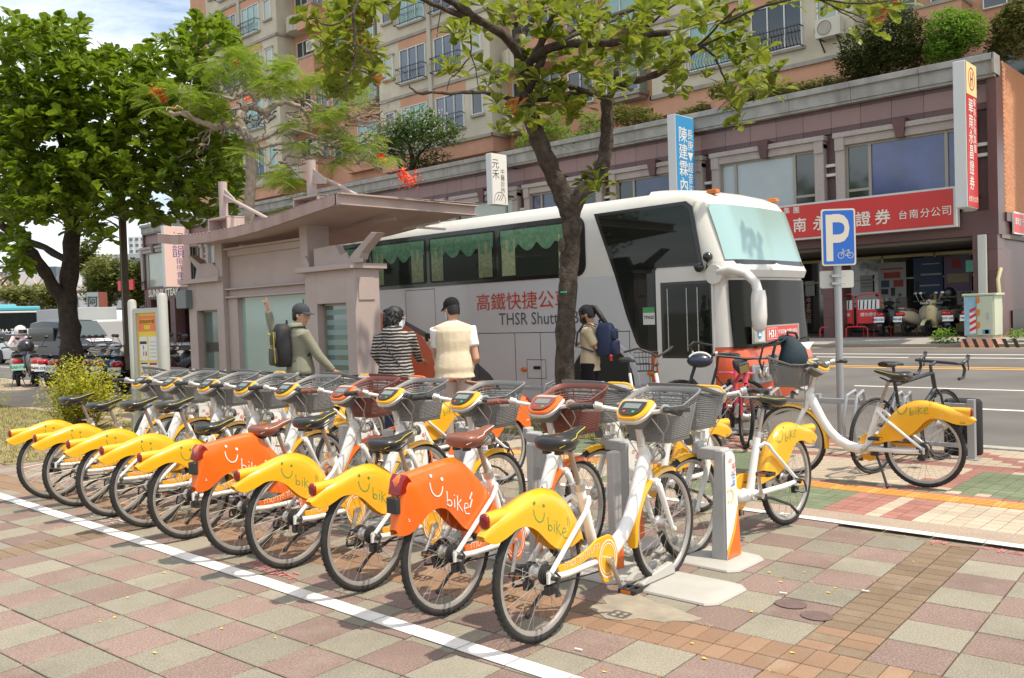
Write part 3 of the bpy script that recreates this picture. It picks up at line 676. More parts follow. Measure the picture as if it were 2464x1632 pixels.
for bi,(xa,xb) in enumerate(bays):
    cx=(xa+xb)/2
    bay.box((xa,YT+.0,Z0),(xb,YT+1.4,Z0+FH*NF))
    # openings read as recess frames: window columns
    pip.box((cx-.14,YT-.12,Z0+.3),(cx+.14,YT+.0,Z0+FH*NF))
    opan.box((xa+.02,YT+.02,Z0-.75),(xb-.02,YT+1.3,Z0-.002))
    for k in range(NF):
        z=Z0+FH*k
        sill.box((xa-.08,YT-.10,z),(xb+.08,YT-.002,z+.16)); sill.box((xb,YT-.1,z),(xb+.10,YT+1.3,z+.16)); sill.box((xa-.10,YT-.1,z),(xa,YT+1.3,z+.16))
        for s in (-1,1):
            wx=cx-.35-2.1 if s<0 else cx+.35
            g=r3.choice([gslate,gteal,gteal,gslate,gdark]); 
            # orange lintel panel over window, window, railing
            opan.box((wx-.12,YT-.03,z+2.62),(wx+2.22,YT-.001,z+3.13))
            window(wx,z+.78,2.1,1.82,3,g,True,YT-.06)
            sill.box((wx-.1,YT-.12,z+.66),(wx+2.2,YT-.001,z+.77))
            sx=xa+.55 if s<0 else xb-1.35
            window(sx,z+1.25,.78,1.25,1,r3.choice([ggreen,gteal,gdark]),False,YT-.06)
            sill.box((sx-.1,YT-.14,z+1.12),(sx+.88,YT-.001,z+1.24)); sill.box((sx-.1,YT-.10,z+2.51),(sx+.88,YT-.001,z+2.6))
    # right side recess: balcony + box + bay window
for bi,(xa,xb) in enumerate(bays[:-1]):
    nx=bays[bi+1][0]
    for k in range(-1,NF):
        z=Z0+FH*k
        if k>=0:
            # curved beige balcony
            pr_=[]
            for j in range(9):
                a=PI*j/8; pr_.append((xb+1.1-.85*math.cos(a),YT+.95-.75*math.sin(a)))
            pr_=[(xb+.25,YT+1.3)]+pr_+[(xb+1.95,YT+1.3)]
            balc.prism(pr_,z+.05,z+1.0,'z')
            for (u,v) in pr_[1:-1]: balc.box((u-.02,v-.03,z+.1),(u+.02,v-.012,z+.95))
            opan.box((xb+2.0,YT+.2,z-.15),(xb+3.6,YT+1.3,z+1.15)); sill.box((xb+1.95,YT+.15,z+1.15),(xb+3.65,YT+1.3,z+1.28))
            window(xb+.4,z+1.15,1.4,1.6,2,gdark,False,YT+1.2); window(xb+2.3,z+1.3,1.2,1.45,2,gdark,False,YT+1.2)
            window(xb+4.0,z+.9,1.5,1.6,2,r3.choice([gslate,gdark]),False,YT+1.22)
        # bay window box toward next bay
        bx=nx-2.9
        if k>=0:
            bayw.box((bx-.1,YT+.5,z+.62),(bx+1.9,YT+1.3,z+.8)); bayw.box((bx-.1,YT+.5,z+2.5),(bx+1.9,YT+1.3,z+2.62)); bayw.box((bx,YT+.62,z+.45),(bx+1.8,YT+1.3,z+.62))
            window(bx,z+.8,1.8,1.7,2,r3.choice([gteal,gteal,gslate]),False,YT+.62)
            for sx in (bx-.0,bx+1.75): 
                q=MB(); q.box((sx,YT+.66,z+.8),(sx+.04,YT+1.3,z+2.5)); obj('bay_window_side',q,gteal,tw,smooth=0)
            opan.box((bx-1.6,YT+.9,z-.1),(nx-.02,YT+1.3,z+.02)); 
            if (k+bi)%2==0: acs.append((xb+3.0,YT+.1,z+1.4))
obj('bay_wall',bay,beig,tw,smooth=0); obj('sill',sill,ledg,tw,smooth=0); obj('orange_panel',opan,orng,tw,smooth=0); obj('pilaster',pip,mat('pale_pilaster',(.50,.46,.36),.8,streak=.2),tw,smooth=0); obj('balcony',balc,mat('cream_balcony',(.52,.47,.36),.8,streak=.25),tw,smooth=30); obj('bay_window_box',bayw,ledg,tw,smooth=0)
# tile joint courses on beige bays (real shallow grooves as proud strips)
# slab edges / dark voids at the base
b=MB(); b.box((XL,YT+.9,8.25),(XR,YT+1.25,Z0-.9)); obj('terrace_wall',b,orng,tw,smooth=0)
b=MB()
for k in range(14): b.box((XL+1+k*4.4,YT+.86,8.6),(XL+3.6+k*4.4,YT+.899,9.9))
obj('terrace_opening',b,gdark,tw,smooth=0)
def ac(x,y,z,lab,par=None):
    t_=thing('air_conditioner',lab,'air conditioner',(x,y,z),0,'air conditioning units on the apartment wall')
    b=MB(); b.box((0,0,0),(.95,.36,.68)); obj('casing',b,mat('ac_beige',(.62,.58,.47),.6,streak=.2),t_,smooth=0,bevel=.02)
    b=MB(); 
    M_=Matrix.Translation((.36,-.004,.34))@Matrix.Rotation(R(90),4,'X')
    b.lathe([(.27,0),(.27,.012),(.25,.012),(.25,0)],20,M_,caps=False)
    for k in range(6): b.tube([(.36+(.04+k*.04)*math.cos(2*PI*j/16),-.006,.34+(.04+k*.04)*math.sin(2*PI*j/16)) for j in range(16)],.006,4,closed=True)
    obj('fan_grille',b,mat('ac_grille',(.25,.22,.17),.6),t_,smooth=30)
    b=MB(); 
    for q in (.15,.8): b.box((q-.02,.0,-.05),(q+.02,.5,-.01)); b.add([(q-.02,.05,-.05),(q+.02,.05,-.05),(q+.02,.5,-.45),(q-.02,.5,-.45),(q-.02,.12,-.05),(q+.02,.12,-.05),(q+.02,.5,-.38),(q-.02,.5,-.38)],[(0,1,2,3),(4,5,6,7),(0,4,7,3),(1,5,6,2)])
    obj('bracket',b,iron,t_,smooth=0)
p=onY(1961,95,YT-.5); ac(p.x,YT-.5,p.z,'large beige air conditioner on brackets right of the wide iron railed window')
for i,(x,y,z) in enumerate(acs):
    if -52<x<-30 and z<19.5: ac(x,y,z,'small air conditioner beside a balcony on the orange wall, '+('lower' if z<14 else 'upper')+' one'+(' at the left' if x<-40 else ' at the right'))
# ================= SHARE BICYCLES =================
bw=mat('bike_white_paint',(.80,.79,.75),.25,coat=.5,dirt=.18,dirtcol=(.45,.42,.36),dscale=14); byl=mat('bike_yellow_plastic',(.86,.42,.012),.28,coat=.5,var=.03,vscale=3); bor=mat('bike_orange_plastic',(.80,.15,.012),.28,coat=.5,var=.03,vscale=3)
brub=mat('tyre_rubber',(.022,.021,.020),.85,bump=.5,bscale=150,dirt=.3,dirtcol=(.09,.08,.07),dscale=12); brim=mat('alloy_rim',(.48,.46,.43),.35,metal=.6,dirt=.2,dscale=20); bspk=mat('spoke_steel',(.42,.36,.30),.4,metal=.7); bdk=mat('dark_component',(.03,.028,.027),.5); balu=mat('brushed_alloy',(.55,.53,.50),.35,metal=.8,dirt=.2,dscale=25)
bseatk=mat('black_saddle_vinyl',(.022,.022,.023),.35,coat=.25); bseatb=mat('brown_saddle_vinyl',(.23,.075,.04),.4,coat=.25); bgripb=mat('brown_grip',(.21,.075,.05),.6)
bbask=mat('grey_basket_plastic',(.20,.195,.185),.5); bbaskb=mat('brown_basket_plastic',(.19,.06,.042),.5); bpost=mat('seat_post_worn',(.33,.28,.24),.45,metal=.5,dirt=.4,dirtcol=(.2,.11,.07),dscale=30)
bgrn=mat('logo_green',(.02,.30,.06),.5); bwhl=mat('logo_white',(.85,.85,.82),.5); bred=mat('taillight_red',(.24,.006,.005),.2,coat=.4); blcd=mat('console_display',(.16,.19,.17),.2,coat=.6); bgunm=mat('console_grey',(.13,.13,.125),.5); bsil=mat('console_silver',(.62,.61,.58),.35,metal=.4); blens=mat('headlight_lens',(.5,.5,.48),.15,coat=1); bora=mat('reflector_amber',(.65,.18,.02),.3); brd2=mat('logo_red',(.6,.05,.04),.5); bbl2=mat('logo_blue',(.05,.25,.6),.5); byel2=mat('logo_yellow',(.75,.6,.02),.5); bcable=mat('grey_cable',(.33,.31,.29),.5)
WB=1.10; WR=.30
MS={}
def mk(name,fn,mt,smooth=35):
    if name in MS: return MS[name]
    b=MB(); fn(b); me=b.mesh(name,mt,smooth) if mt else b.mesh(name,None,smooth); fixn(me); MS[name]=me; return me
def put(nm,me,parent,loc=(0,0,0),rot=None,label=None,bevel=0):
    o=bpy.data.objects.new(nm,me); COL.objects.link(o); o.parent=parent; o.location=loc
    if rot: o.rotation_euler=rot
    if label: o['label']=label
    if bevel:
        q=o.modifiers.new('bevel','BEVEL'); q.width=bevel; q.segments=2; q.limit_method='ANGLE'; q.angle_limit=R(40)
    return o
def circ(r,n,y=0,ph=0): return [(r*math.cos(2*PI*k/n+ph),y,r*math.sin(2*PI*k/n+ph)) for k in range(n)]
def f_tyre(b):
    b.tube(circ(.2835,48),.0185,10,closed=True,upv=(0,1,0))
    for k in range(110):
        a=2*PI*k/110; s=1 if k%2 else -1
        M_=Matrix.Rotation(-a,4,'Y')@Matrix.Translation((.3003,s*.006,0)); b.cbox((0,0,0),(.0034,.011,.0085),M_)
def f_rim(b):
    pr=[(.272,-.011),(.268,-.0135),(.262,-.0125),(.252,-.010),(.248,0),(.252,.010),(.262,.0125),(.268,.0135),(.272,.011)]
    n=44
    b.rings([[(r*math.cos(2*PI*k/n),y,r*math.sin(2*PI*k/n)) for r,y in pr] for k in range(n+1)],False,False)
def f_spk(b):
    for k in range(32):
        a=2*PI*k/32; s=1 if k%2 else -1; h=a+(.9 if (k//2)%2 else -.9)
        b.tube([(.026*math.cos(h),s*.030,.026*math.sin(h)),(.250*math.cos(a),s*.003,.250*math.sin(a))],.00125,3,caps=False)
def f_hubF(b):
    M_=Matrix.Rotation(R(90),4,'X'); b.lathe([(.012,-.055),(.03,-.05),(.045,-.038),(.045,-.030),(.034,-.02),(.034,.02),(.045,.03),(.045,.038),(.03,.05),(.012,.055)],16,M_)
def f_hubR(b):
    M_=Matrix.Rotation(R(90),4,'X'); b.lathe([(.012,-.06),(.026,-.055),(.036,-.035),(.036,-.028),(.026,-.02),(.026,.02),(.036,.03),(.036,.038),(.026,.055),(.012,.06)],16,M_)
def f_cog(b):
    M_=Matrix.Translation((0,-.045,0))@Matrix.Rotation(R(90),4,'X'); pr=[]
    b.lathe([(.012,-.012),(.046,-.012),(.046,-.004),(.038,-.003),(.038,.004),(.03,.005),(.03,.012),(.012,.012)],22,M_)
    M_=Matrix.Translation((0,.045,0))@Matrix.Rotation(R(90),4,'X'); b.lathe([(.01,-.012),(.044,-.012),(.044,.012),(.01,.012)],18,M_)
def f_ebrake(b):
    M_=Matrix.Translation((0,.04,0))@Matrix.Rotation(R(90),4,'X'); b.lathe([(.03,-.001),(.075,-.001),(.075,.001),(.03,.001)],24,M_)
    for k in range(14):
        a=2*PI*k/14; b.tube([(.03*math.cos(a),.042,.03*math.sin(a)),(.072*math.cos(a+.5),.042,.072*math.sin(a+.5))],.002,3)
def wheel(parent,x,z,front,ebike=False):
    w_=put('wheel',mk('hub_f' if front else 'hub_r',f_hubF if front else f_hubR,balu),parent,(x,0,z+.01)); w_.scale=(1.035,1,1.035)
    put('tyre',mk('tyre',f_tyre,brub,60),w_); put('rim',mk('rim',f_rim,brim,40),w_); put('spokes',mk('spokes',f_spk,bspk,60),w_)
    if not front: put('sprocket',mk('sprocket',f_cog,bdk),w_)
    return w_
def f_frame(b):
    # swooping main tube, head tube, seat tube, stays
    path=[(.93,0,.715),(.905,0,.665),(.865,0,.585),(.815,0,.49),(.755,0,.405),(.685,0,.338),(.60,0,.292),(.51,0,.272),(.45,0,.274)]
    b.tube(path,[.034,.036,.035,.034,.034,.035,.037,.036,.034],12,flat=1.18)
    b.tube([(.905,0,.775),(.955,0,.60)],.027,12)
    b.tube([(.945,0,.70),(.915,0,.76)],[.034,.027],10)
    b.tube([(.46,0,.25),(.335,0,.655)],[.027,.023],12)
    for s in (-1,1):
        b.tube([(.47,s*.03,.285),(.40,s*.052,.285),(.12,s*.064,.290),(.01,s*.07,.30)],[.019,.019,.018,.015],10)
        b.tube([(.350,s*.02,.575),(.335,s*.050,.60),(.315,s*.066,.585),(.28,s*.070,.545),(.0,s*.072,.322)],[.014,.014,.0125,.0125,.0125],8)
        b.cbox((0,s*.070,.302),(.05,.012,.05))
    b.cyl((.45,-.045,.278),(.45,.045,.278),.036,14)
def f_frame2(s_):
  def g(b):
    for s in (s_,):
        b.cyl((0,s*.076,.30),(0,s*.098,.30),.011,8); b.ball((0,s*.1,.30),.012,8,5)
        b.tube([(.02,s*.078,.325),(-.005,s*.125,.315),(-.03,s*.128,.27),(-.035,s*.126,.235),(0,s*.12,.232),(.03,s*.08,.245)],.0065,6)
    b.cbox((0,s_*.062,.245),(.05,.03,.04))
  return g
def f_fork(b):
    b.tube([(.955,0,.60),(.962,0,.575)],[.026,.03],10)
    b.tube([(.962,-.055,.575),(.962,.055,.575)],.022,8)
    for s in (-1,1):
        b.tube([(.96,s*.03,.585),(.972,s*.054,.555),(1.0,s*.058,.49),(1.04,s*.057,.41),(1.075,s*.057,.345),(1.10,s*.057,.30)],[.02,.02,.018,.0155,.013,.012],9)
        b.cyl((1.10,s*.055,.30),(1.10,s*.075,.30),.012,8)
def f_stem(b):
    b.tube([(.908,0,.77),(.885,0,.84),(.862,0,.905)],[.023,.02,.019],12); b.lathe([(.027,-.006),(.027,.006)],12,Matrix.Translation((.905,0,.778)))
def U(u,v,z,tilt): pass
def consring(sx,sy,z,n=24,cx=.84,tilt=.58,sq=3.0):
    # U shaped (rounded at rider side) console ring, +x forward
    out=[]
    for k in range(n):
        a=2*PI*k/n; c,s=math.cos(a),math.sin(a)
        e=2/ (2.3 if c<0 else 8)
        x=sx*(abs(c)**e)*(1 if c>0 else -1); y=sy*(abs(s)**(2/4.5))*(1 if s>0 else -1)
        y*=1-.16*(1-c)/2*(1-c)
        out.append((cx+x*math.cos(tilt)-z*math.sin(tilt),y,.955+x*math.sin(tilt)+z*math.cos(tilt)))
    return out
def f_con_lower(b):
    b.rings([consring(.035,.05,-.085),consring(.055,.075,-.055),consring(.068,.088,-.02)])
def f_con_white(b):
    b.rings([consring(.070,.092,-.022),consring(.083,.105,-.012),consring(.086,.108,.004),consring(.078,.1,.012)])
def f_con_top(b):
    b.rings([consring(.080,.101,.010),consring(.084,.105,.020),consring(.078,.099,.030),consring(.055,.075,.034)])
def f_con_lcdbez(b): b.rings([consring(.056,.080,.033,cx=.828),consring(.055,.079,.0355,cx=.828)])
def cp(u,v,z=.037,tilt=.58,cx=.828): return (cx+u*math.cos(tilt)-z*math.sin(tilt),v,.955+u*math.sin(tilt)+z*math.cos(tilt))
def f_lcd(b): b.quad(cp(-.004,.05),cp(-.004,-.05),cp(.036,-.05),cp(.036,.05))
def f_btn(v0):
    def g(b): b.add([cp(-.030+.008*math.cos(a*.785),v0+.009*math.sin(a*.785),.0375) for a in range(8)],[tuple(range(8))])
    return g
def f_solar(b): b.quad(cp(.056,.07,.034),cp(.056,-.07,.034),cp(.078,-.065,.030),cp(.078,.065,.030))
def f_bar(b):
    for s in (-1,1): b.tube([(.865,s*.07,.955),(.86,s*.13,.965),(.835,s*.175,.975),(.80,s*.205,.985),(.775,s*.235,.988),(.75,s*.30,.985)],.0115,9)
def f_grip(s):
    def g(b):
        b.tube([(.785,s*.222,.988),(.765,s*.255,.988),(.745,s*.30,.985),(.728,s*.335,.982)],[.017,.0165,.018,.019],10,flat=.95)
        b.rings([[(.76+q*.6+px_*.02,s*(.25+q),.985+pz) for px_,pz in ((-2,.006),(-1,.014),(1,.012),(1,-.010),(-2,-.002))] for q in (.0,.03,.06,.085)])
    return g
def f_lever(b):
    for s in (-1,1):
        b.tube([(.815,s*.195,.982),(.80,s*.208,.985)],.024,10); 
        b.tube([(.82,s*.19,.965),(.85,s*.22,.955),(.84,s*.28,.955),(.81,s*.32,.955)],.0055,6); b.tube([(.80,s*.205,.98),(.84,s*.195,.965)],.012,8)
        M_=Matrix.Translation((.798,s*.213,.987)); b.tube([(.802,s*.206,.985),(.790,s*.220,.988)],.027,12)
def f_cable(b):
    for s in (-1,1): b.tube([(.84,s*.19,.955),(.90,s*.17,.90),(.93,s*.10,.80),(.94,s*.05,.72),(.965,s*.03,.60)],.0028,5)
    b.tube([(.86,-.09,.93),(.91,-.13,.84),(.95,-.10,.76),(.955,-.04,.70)],.0035,5)
SEATP=[(.085,.050,.906,.870),(.095,.078,.918,.858),(.12,.096,.926,.850),(.16,.104,.926,.845),(.20,.098,.921,.850),(.235,.074,.921,.866),(.27,.046,.926,.882),(.31,.034,.934,.895),(.35,.028,.942,.908),(.372,.018,.942,.918)]
def seatpt(x,wy,zt,zb,a):
    c,s_=math.cos(a),math.sin(a); zm=zb+(zt-zb)*.62
    z=zm+(zt-zm)*abs(s_)**.8 if s_>=0 else zm-(zm-zb)*abs(s_)**.55
    if s_>.9 and .1<x<.22: z-=.006
    return (x,wy*(abs(c)**.75)*(1 if c>0 else -1)*(1 if s_>=0 else .93),z)
def f_seat(b): b.rings([[seatpt(*q,2*PI*k/20) for k in range(20)] for q in SEATP])
def f_seatu(b):
    for s in (-1,1): b.tube([(.13,s*.03,.865),(.16,s*.03,.845),(.26,s*.02,.845),(.33,s*.012,.875)],.004,6); b.cbox((.135,s*.035,.855),(.035,.028,.035))
    b.cyl((.235,-.03,.848),(.235,.03,.848),.014,10)
def f_seatpipe(b):
    for sd in (0,1):
        pts=[]
        for q,a in zip(SEATP[1:],(-.35,-.05,.35,.55,.55,.45,.4,.4,.4)):
            p=seatpt(*q,a if sd==0 else PI-a); pts.append((p[0],p[1]*1.015,p[2]+.0006))
        b.tube(pts,.0017,5)
def f_post(b): b.tube([(.33,0,.66),(.26,0,.85)],.0135,10)
def f_clamp(b):
    b.tube([(.338,0,.635),(.328,0,.668)],.028,12); b.tube([(.33,.02,.655),(.31,.045,.66),(.28,.04,.665)],.006,6)
# baskets
def basket(b):
    top=(.93,1.24,.185,1.0); bot=(.965,1.20,.135,.79)
    def ring(t,bulge=0,n=24,off=0):
        x0=bot[0]+(top[0]-bot[0])*t; x1=bot[1]+(top[1]-bot[1])*t; w_=bot[2]+(top[2]-bot[2])*t; z=bot[3]+(top[3]-bot[3])*t
        cx=(x0+x1)/2; hx=(x1-x0)/2; out=[]
        for k in range(n):
            a=2*PI*k/n+.13; c,s=math.cos(a),math.sin(a); e=.38
            X=cx+(hx+off)*(abs(c)**e)*(1 if c>0 else -1); Yy=(w_+off)*(abs(s)**e)*(1 if s>0 else -1)
            zz=z+(.03*((X-cx)/hx)*t*t)-(.018*t*t*math.exp(-((X-cx)/hx+.2)**2*4))
            out.append((X,Yy,zz))
        return out
    for i in range(17):
        t=.05+i*.050; b.tube(ring(t),.0030,4,closed=True,flat=1.5)
    b.tube(ring(.93),.004,5,closed=True)
    rr=[ring(1,off=-.004),ring(1.03,off=.010),ring(1.10,off=.012),ring(1.11,off=.002),ring(1.04,off=-.006)]
    b.rings([list(x) for x in zip(*rr)]+[[r[0] for r in rr]],True,False)
    n=24; r0=[ring(0.02+.98*q/6) for q in range(7)]
    for k in range(0,n,1): b.tube([r0[q][k] for q in range(7)],.0022 if k%3 else .0040,4)
    b.rings([ring(-.04,off=-.012),ring(0,off=0.003),ring(.07,off=.004)],True,False)
    for k in range(7):
        x=.98+k*.034; b.tube([(x,-.13,.788),(x,.13,.788)],.004,4)
    for k in range(8):
        y=-.12+k*.034; b.tube([(.97,y,.785),(1.19,y,.785)],.003,4)
def f_plate(b): b.box((1.253,-.075,.885),(1.257,.075,.98))
def f_sticker(b): b.box((1.150,-.085,.93),(1.153,.05,.995)) if False else b.quad((1.225,-.06,.94),(1.225,.12,.94),(1.235,.12,1.0),(1.235,-.06,1.0))
def f_dock_arm(b):
    b.cbox((.985,0,.72),(.05,.07,.06)); b.tube([(.98,0,.70),(1.03,0,.69),(1.06,0,.70)],[.028,.03,.026],10); b.tube([(.95,0,.74),(1.06,0,.775)],.012,8)
def f_hl(b): b.tube([(1.055,0,.705),(1.085,0,.708)],[.03,.036],14)
def f_ff(b): # front fender
    rs=[]
    for k in range(17):
        a=R(70+ (188-70)*k/16); 
        wv=.034 if k not in(0,16) else .026
        rs.append([(WB+(.323+dz)*math.cos(a),yy,.30+(.323+dz)*math.sin(a)) for yy,dz in ((-wv,-.014),(-wv*.8,.004),(0,.012),(wv*.8,.004),(wv,-.014),(wv*.8,-.006),(0,.007),(-wv*.8,-.006))])
    b.rings(rs)
def catm(pts,n):
    out=[]; P=[V((p[0],p[1])) for p in pts]
    L_=[0]
    for a,c in zip(P,P[1:]): L_.append(L_[-1]+(c-a).length)
    for k in range(n+1):
        s=L_[-1]*k/n; i=max(j for j in range(len(P)-1) if L_[j]<=s+1e-9); t=(s-L_[i])/(L_[i+1]-L_[i])
        p0,p1,p2,p3=P[max(i-1,0)],P[i],P[i+1],P[min(i+2,len(P)-1)]
        out.append(.5*((2*p1)+(-p0+p2)*t+(2*p0-5*p1+4*p2-p3)*t*t+(-p0+3*p1-3*p2+p3)*t**3))
    return out
STD_UPR=[(-.385,.562),(-.355,.590),(-.31,.622),(-.25,.642),(-.17,.662),(-.10,.684),(-.03,.699),(.04,.692),(.12,.655),(.182,.604),(.225,.54),(.255,.49),(.275,.445),(.282,.42)]
STD_LOR=[(-.382,.547),(-.35,.527),(-.315,.520),(-.27,.533),(-.20,.560),(-.13,.558),(-.065,.528),(-.005,.476),(.04,.438),(.09,.410),(.15,.398),(.21,.402),(.265,.410)]
STD_UP=[(-.385,.562),(-.355,.590),(-.31,.622),(-.25,.642),(-.17,.662),(-.10,.684),(-.02,.699),(.07,.694),(.15,.672),(.22,.63),(.28,.57),(.335,.49),(.375,.41),(.40,.345)]
STD_LO=[(-.382,.547),(-.33,.522),(-.25,.525),(-.19,.545),(-.13,.562),(-.07,.560),(-.02,.53),(.03,.475),(.08,.425),(.14,.388),(.21,.368),(.29,.352),(.37,.335)]
E_UP=[(-.355,.50),(-.345,.58),(-.335,.68),(-.325,.745),(-.24,.76),(-.10,.775),(.04,.785),(.11,.765),(.19,.69),(.27,.60),(.34,.50),(.385,.42),(.42,.35)]
E_LO=[(-.35,.47),(-.31,.465),(-.27,.472),(-.23,.50),(-.17,.545),(-.10,.56),(-.04,.54),(.02,.48),(.07,.43),(.14,.39),(.21,.37),(.29,.352),(.38,.335)]
def fender(UP,LO,ang,wmax=.052,UPR=None,LOR=None):
    def g(b):
        n=36; up=catm(UP,n); lo=catm(LO,n); upr=catm(UPR or UP,n); lor=catm(LOR or LO,n); m_=14; rs=[]
        for i in range(n+1):
            x=i/n; w_=wmax*(.45+.55*min(1,x*4.5))*(1 if x<.9 else 1-(x-.9)*2)
            r=[]
            for j in range(m_+1):   # from lower-left over the top to lower-right
                q=j/m_*2-1; side=1 if q>0 else -1; t=1-abs(q)   # t 0 at lower edge, 1 at top
                tt=min(1,t*1.08); h=1-(1-tt)**1
                um=(up[i]+upr[i])/2; p=(lo[i] if side<0 else lor[i]).lerp((up[i] if side<0 else upr[i]).lerp(um,tt**6),tt if tt<1 else 1)
                yy=w_*(1-tt**(7 if not ang else 12))**(1/2.2) if tt<1 else 0
                r.append((p.x,-side*yy,p.y))
            rs.append(r)
        b.rings(rs,False,False)
        inner=[[ (p[0],p[1]*.93,p[2]-.002) for p in r] for r in rs]
        b.rings(inner,False,False)
        for side in (0,-1):   # close lower edges
            vs=[r[side] for r in rs]+[r[side] for r in inner]; N=len(rs); b.add(vs,[(k,k+1,N+k+1,N+k) for k in range(N-1)])
    return g
def f_nozzle(b):
    rs=[]
    for k,(x,z,ry,rz) in enumerate([(-.16,.640,.030,.010),(-.22,.632,.034,.022),(-.29,.624,.033,.030),(-.35,.620,.031,.032)]):
        rs.append([(x,ry*math.cos(a)*(abs(math.cos(a))**-.25 if abs(math.cos(a))>.05 else 1),z+rz*math.sin(a)) for a in [2*PI*j/16 for j in range(16)]])
    b.rings(rs)
def f_tail(b):
    rs=[]
    for x,k in ((-.345,1),(-.356,1),(-.362,.85),(-.364,.5)): rs.append([(x,.026*k*math.cos(a)*abs(math.cos(a))**-.35,.618+.033*k*math.sin(a)*abs(math.sin(a)+1e-6)**-.35) for a in [2*PI*j/14 for j in range(14)]])
    b.rings(rs)
def f_etail(b):
    b.add([(-.345,-.04,.66),(-.345,.04,.66),(-.325,-.045,.73),(-.325,.045,.73),(-.30,-.05,.755),(-.30,.05,.755),(-.27,-.052,.72),(-.27,.052,.72),(-.31,-.05,.67),(-.31,.05,.67)],[(0,1,3,2),(2,3,5,4),(4,5,7,6),(6,7,9,8),(8,9,1,0),(0,2,4,6,8),(1,9,7,5,3)])
def f_ereflect(b): b.box((-.362,-.035,.575),(-.335,.035,.65)); b.box((-.335,-.02,.60),(-.31,.02,.66))
def sidefn(side,x0,z0,s,y): # logo plane; reading direction depends on side
    d=1 if side<0 else -1
    return lambda u,v:(x0+d*u*s,side*y,z0+v*s)
def f_logo(ang,parts,x0R,x0L,z0,s,y):
    def g(b):
        for side,x0 in ((-1,x0R),(1,x0L)): logo(b,lambda u,v,side=side,x0=x0:(lambda d:(x0+d*(u*s),side*y,z0+v*s-.33*u*s*d))(1 if side<0 else -1),parts)
    return g
def f_num(b):
    for side in (-1,1):
        d=1 if side<0 else -1; xc=-.285
        text(b,'13',(xc-.01*d,side*.040,.556),(d,0,0),(0,0,1),h=.014,bold=.02); text(b,'2748',(xc+.01*d,side*.042,.536),(d,0,0),(0,0,1),h=.014,bold=.02)
def f_guard(b): # chain guard (drive side, right = -y)
    out=[(.05,.345),(.12,.338),(.22,.352),(.30,.372),(.36,.395),(.41,.40)]+[( .45+.088*math.cos(R(a)),.285+.118*math.sin(R(a))) for a in range(80,-130,-15)]+[(.375,.26),(.36,.31),(.30,.322),(.20,.305),(.12,.295),(.06,.315)]
    b.prism(out,-.072,-.060,'y')
def f_gring(b):
    for r,r2 in ((.070,.075),(.058,.061)):
        n=24; b.rings([[(.45+q*math.cos(2*PI*k/n),-.0735,.285+q*1.25*math.sin(2*PI*k/n)) for k in range(n)] for q in (r,r2)],True,False)
def f_mom(b):
    fn=lambda u,v:(u,-.0735,v)
    x=.10; zb=lambda x:.318+.16*max(0,x-.16)
    def st(p): ribbon(b,p,.005,fn)
    def mletter(x,w_):
        z=zb(x); st([(x,z),(x,z+.022)]+arc(x+w_/4,z+.022,w_/4,.007,180,0,4)+[(x+w_/2,z)]); st([(x+w_/2,z+.022)]+arc(x+w_*.75,z+.022,w_/4,.007,180,0,4)+[(x+w_,z)])
    mletter(.10,.042); st(arc(.162,zb(.162)+.014,.011,.014,0,360,10)); mletter(.182,.042)
    st([(.234,zb(.234)+.014),(.252,zb(.25)+.016)]+arc(.243,zb(.243)+.014,.010,.013,20,300,8))
    z=zb(.262); st([(.262,z),(.262,z+.024)]+arc(.272,z+.022,.010,.007,180,0,4)+[(.282,z)])
    z=zb(.293); st([(.293,z+.034),(.293,z),(.300,z)]); st([(.287,z+.024),(.301,z+.024)])
    z=zb(.310); st([(.310,z+.028),(.310,z+.004)]+arc(.319,z+.006,.009,.006,180,360,4)+[(.328,z+.028)]); mletter(.34,.042)
def f_chain(b):
    b.tube([(0,-.047,.258),(.44,-.047,.225)],.004,4); b.tube([(0,-.047,.345),(.44,-.047,.345)],.004,4)
def f_crank(s,ang):
    def g(b):
        cx,cz=.45,.278; ex=cx+.165*math.cos(ang); ez=cz+.165*math.sin(ang)
        b.tube([(cx,s*.085,cz),(cx+.06*math.cos(ang),s*.092,cz+.06*math.sin(ang)),(ex,s*.10,ez)],[.017,.012,.011],8); b.cyl((cx,s*.06,cz),(cx,s*.10,cz),.02,12)
    return g
def f_pedal(s,ang):
    def g(b):
        ex=.45+.165*math.cos(ang); ez=.278+.165*math.sin(ang)
        b.cyl((ex,s*.10,ez),(ex,s*.19,ez),.007,6)
        for dx in (-.038,.038): b.cbox((ex+dx,s*.155,ez),(.012,.09,.022))
        for dy in (.112,.155,.198): b.cbox((ex,s*dy,ez),(.065,.012,.02))
    return g
def f_pref(s,ang):
    def g(b):
        ex=.45+.165*math.cos(ang); ez=.278+.165*math.sin(ang)
        for dx in (-.0455,.0455): b.cbox((ex+dx,s*.155,ez),(.003,.055,.014))
    return g
def f_stand_up(b): b.tube([(.36,.06,.25),(.30,.075,.235),(.10,.085,.16),(.02,.085,.10)],[.010,.010,.009,.011],7); b.tube([(.02,.085,.10),(.005,.085,.088)],.014,7); b.cbox((.37,.04,.25),(.05,.05,.03))
def f_stand_dn(b): b.tube([(.36,.05,.25),(.345,.07,.235),(.29,.12,.13),(.24,.165,.02)],[.011,.010,.010,.011],7); b.tube([(.24,.165,.02),(.23,.172,.008)],.015,7); b.cbox((.37,.04,.25),(.05,.05,.03))
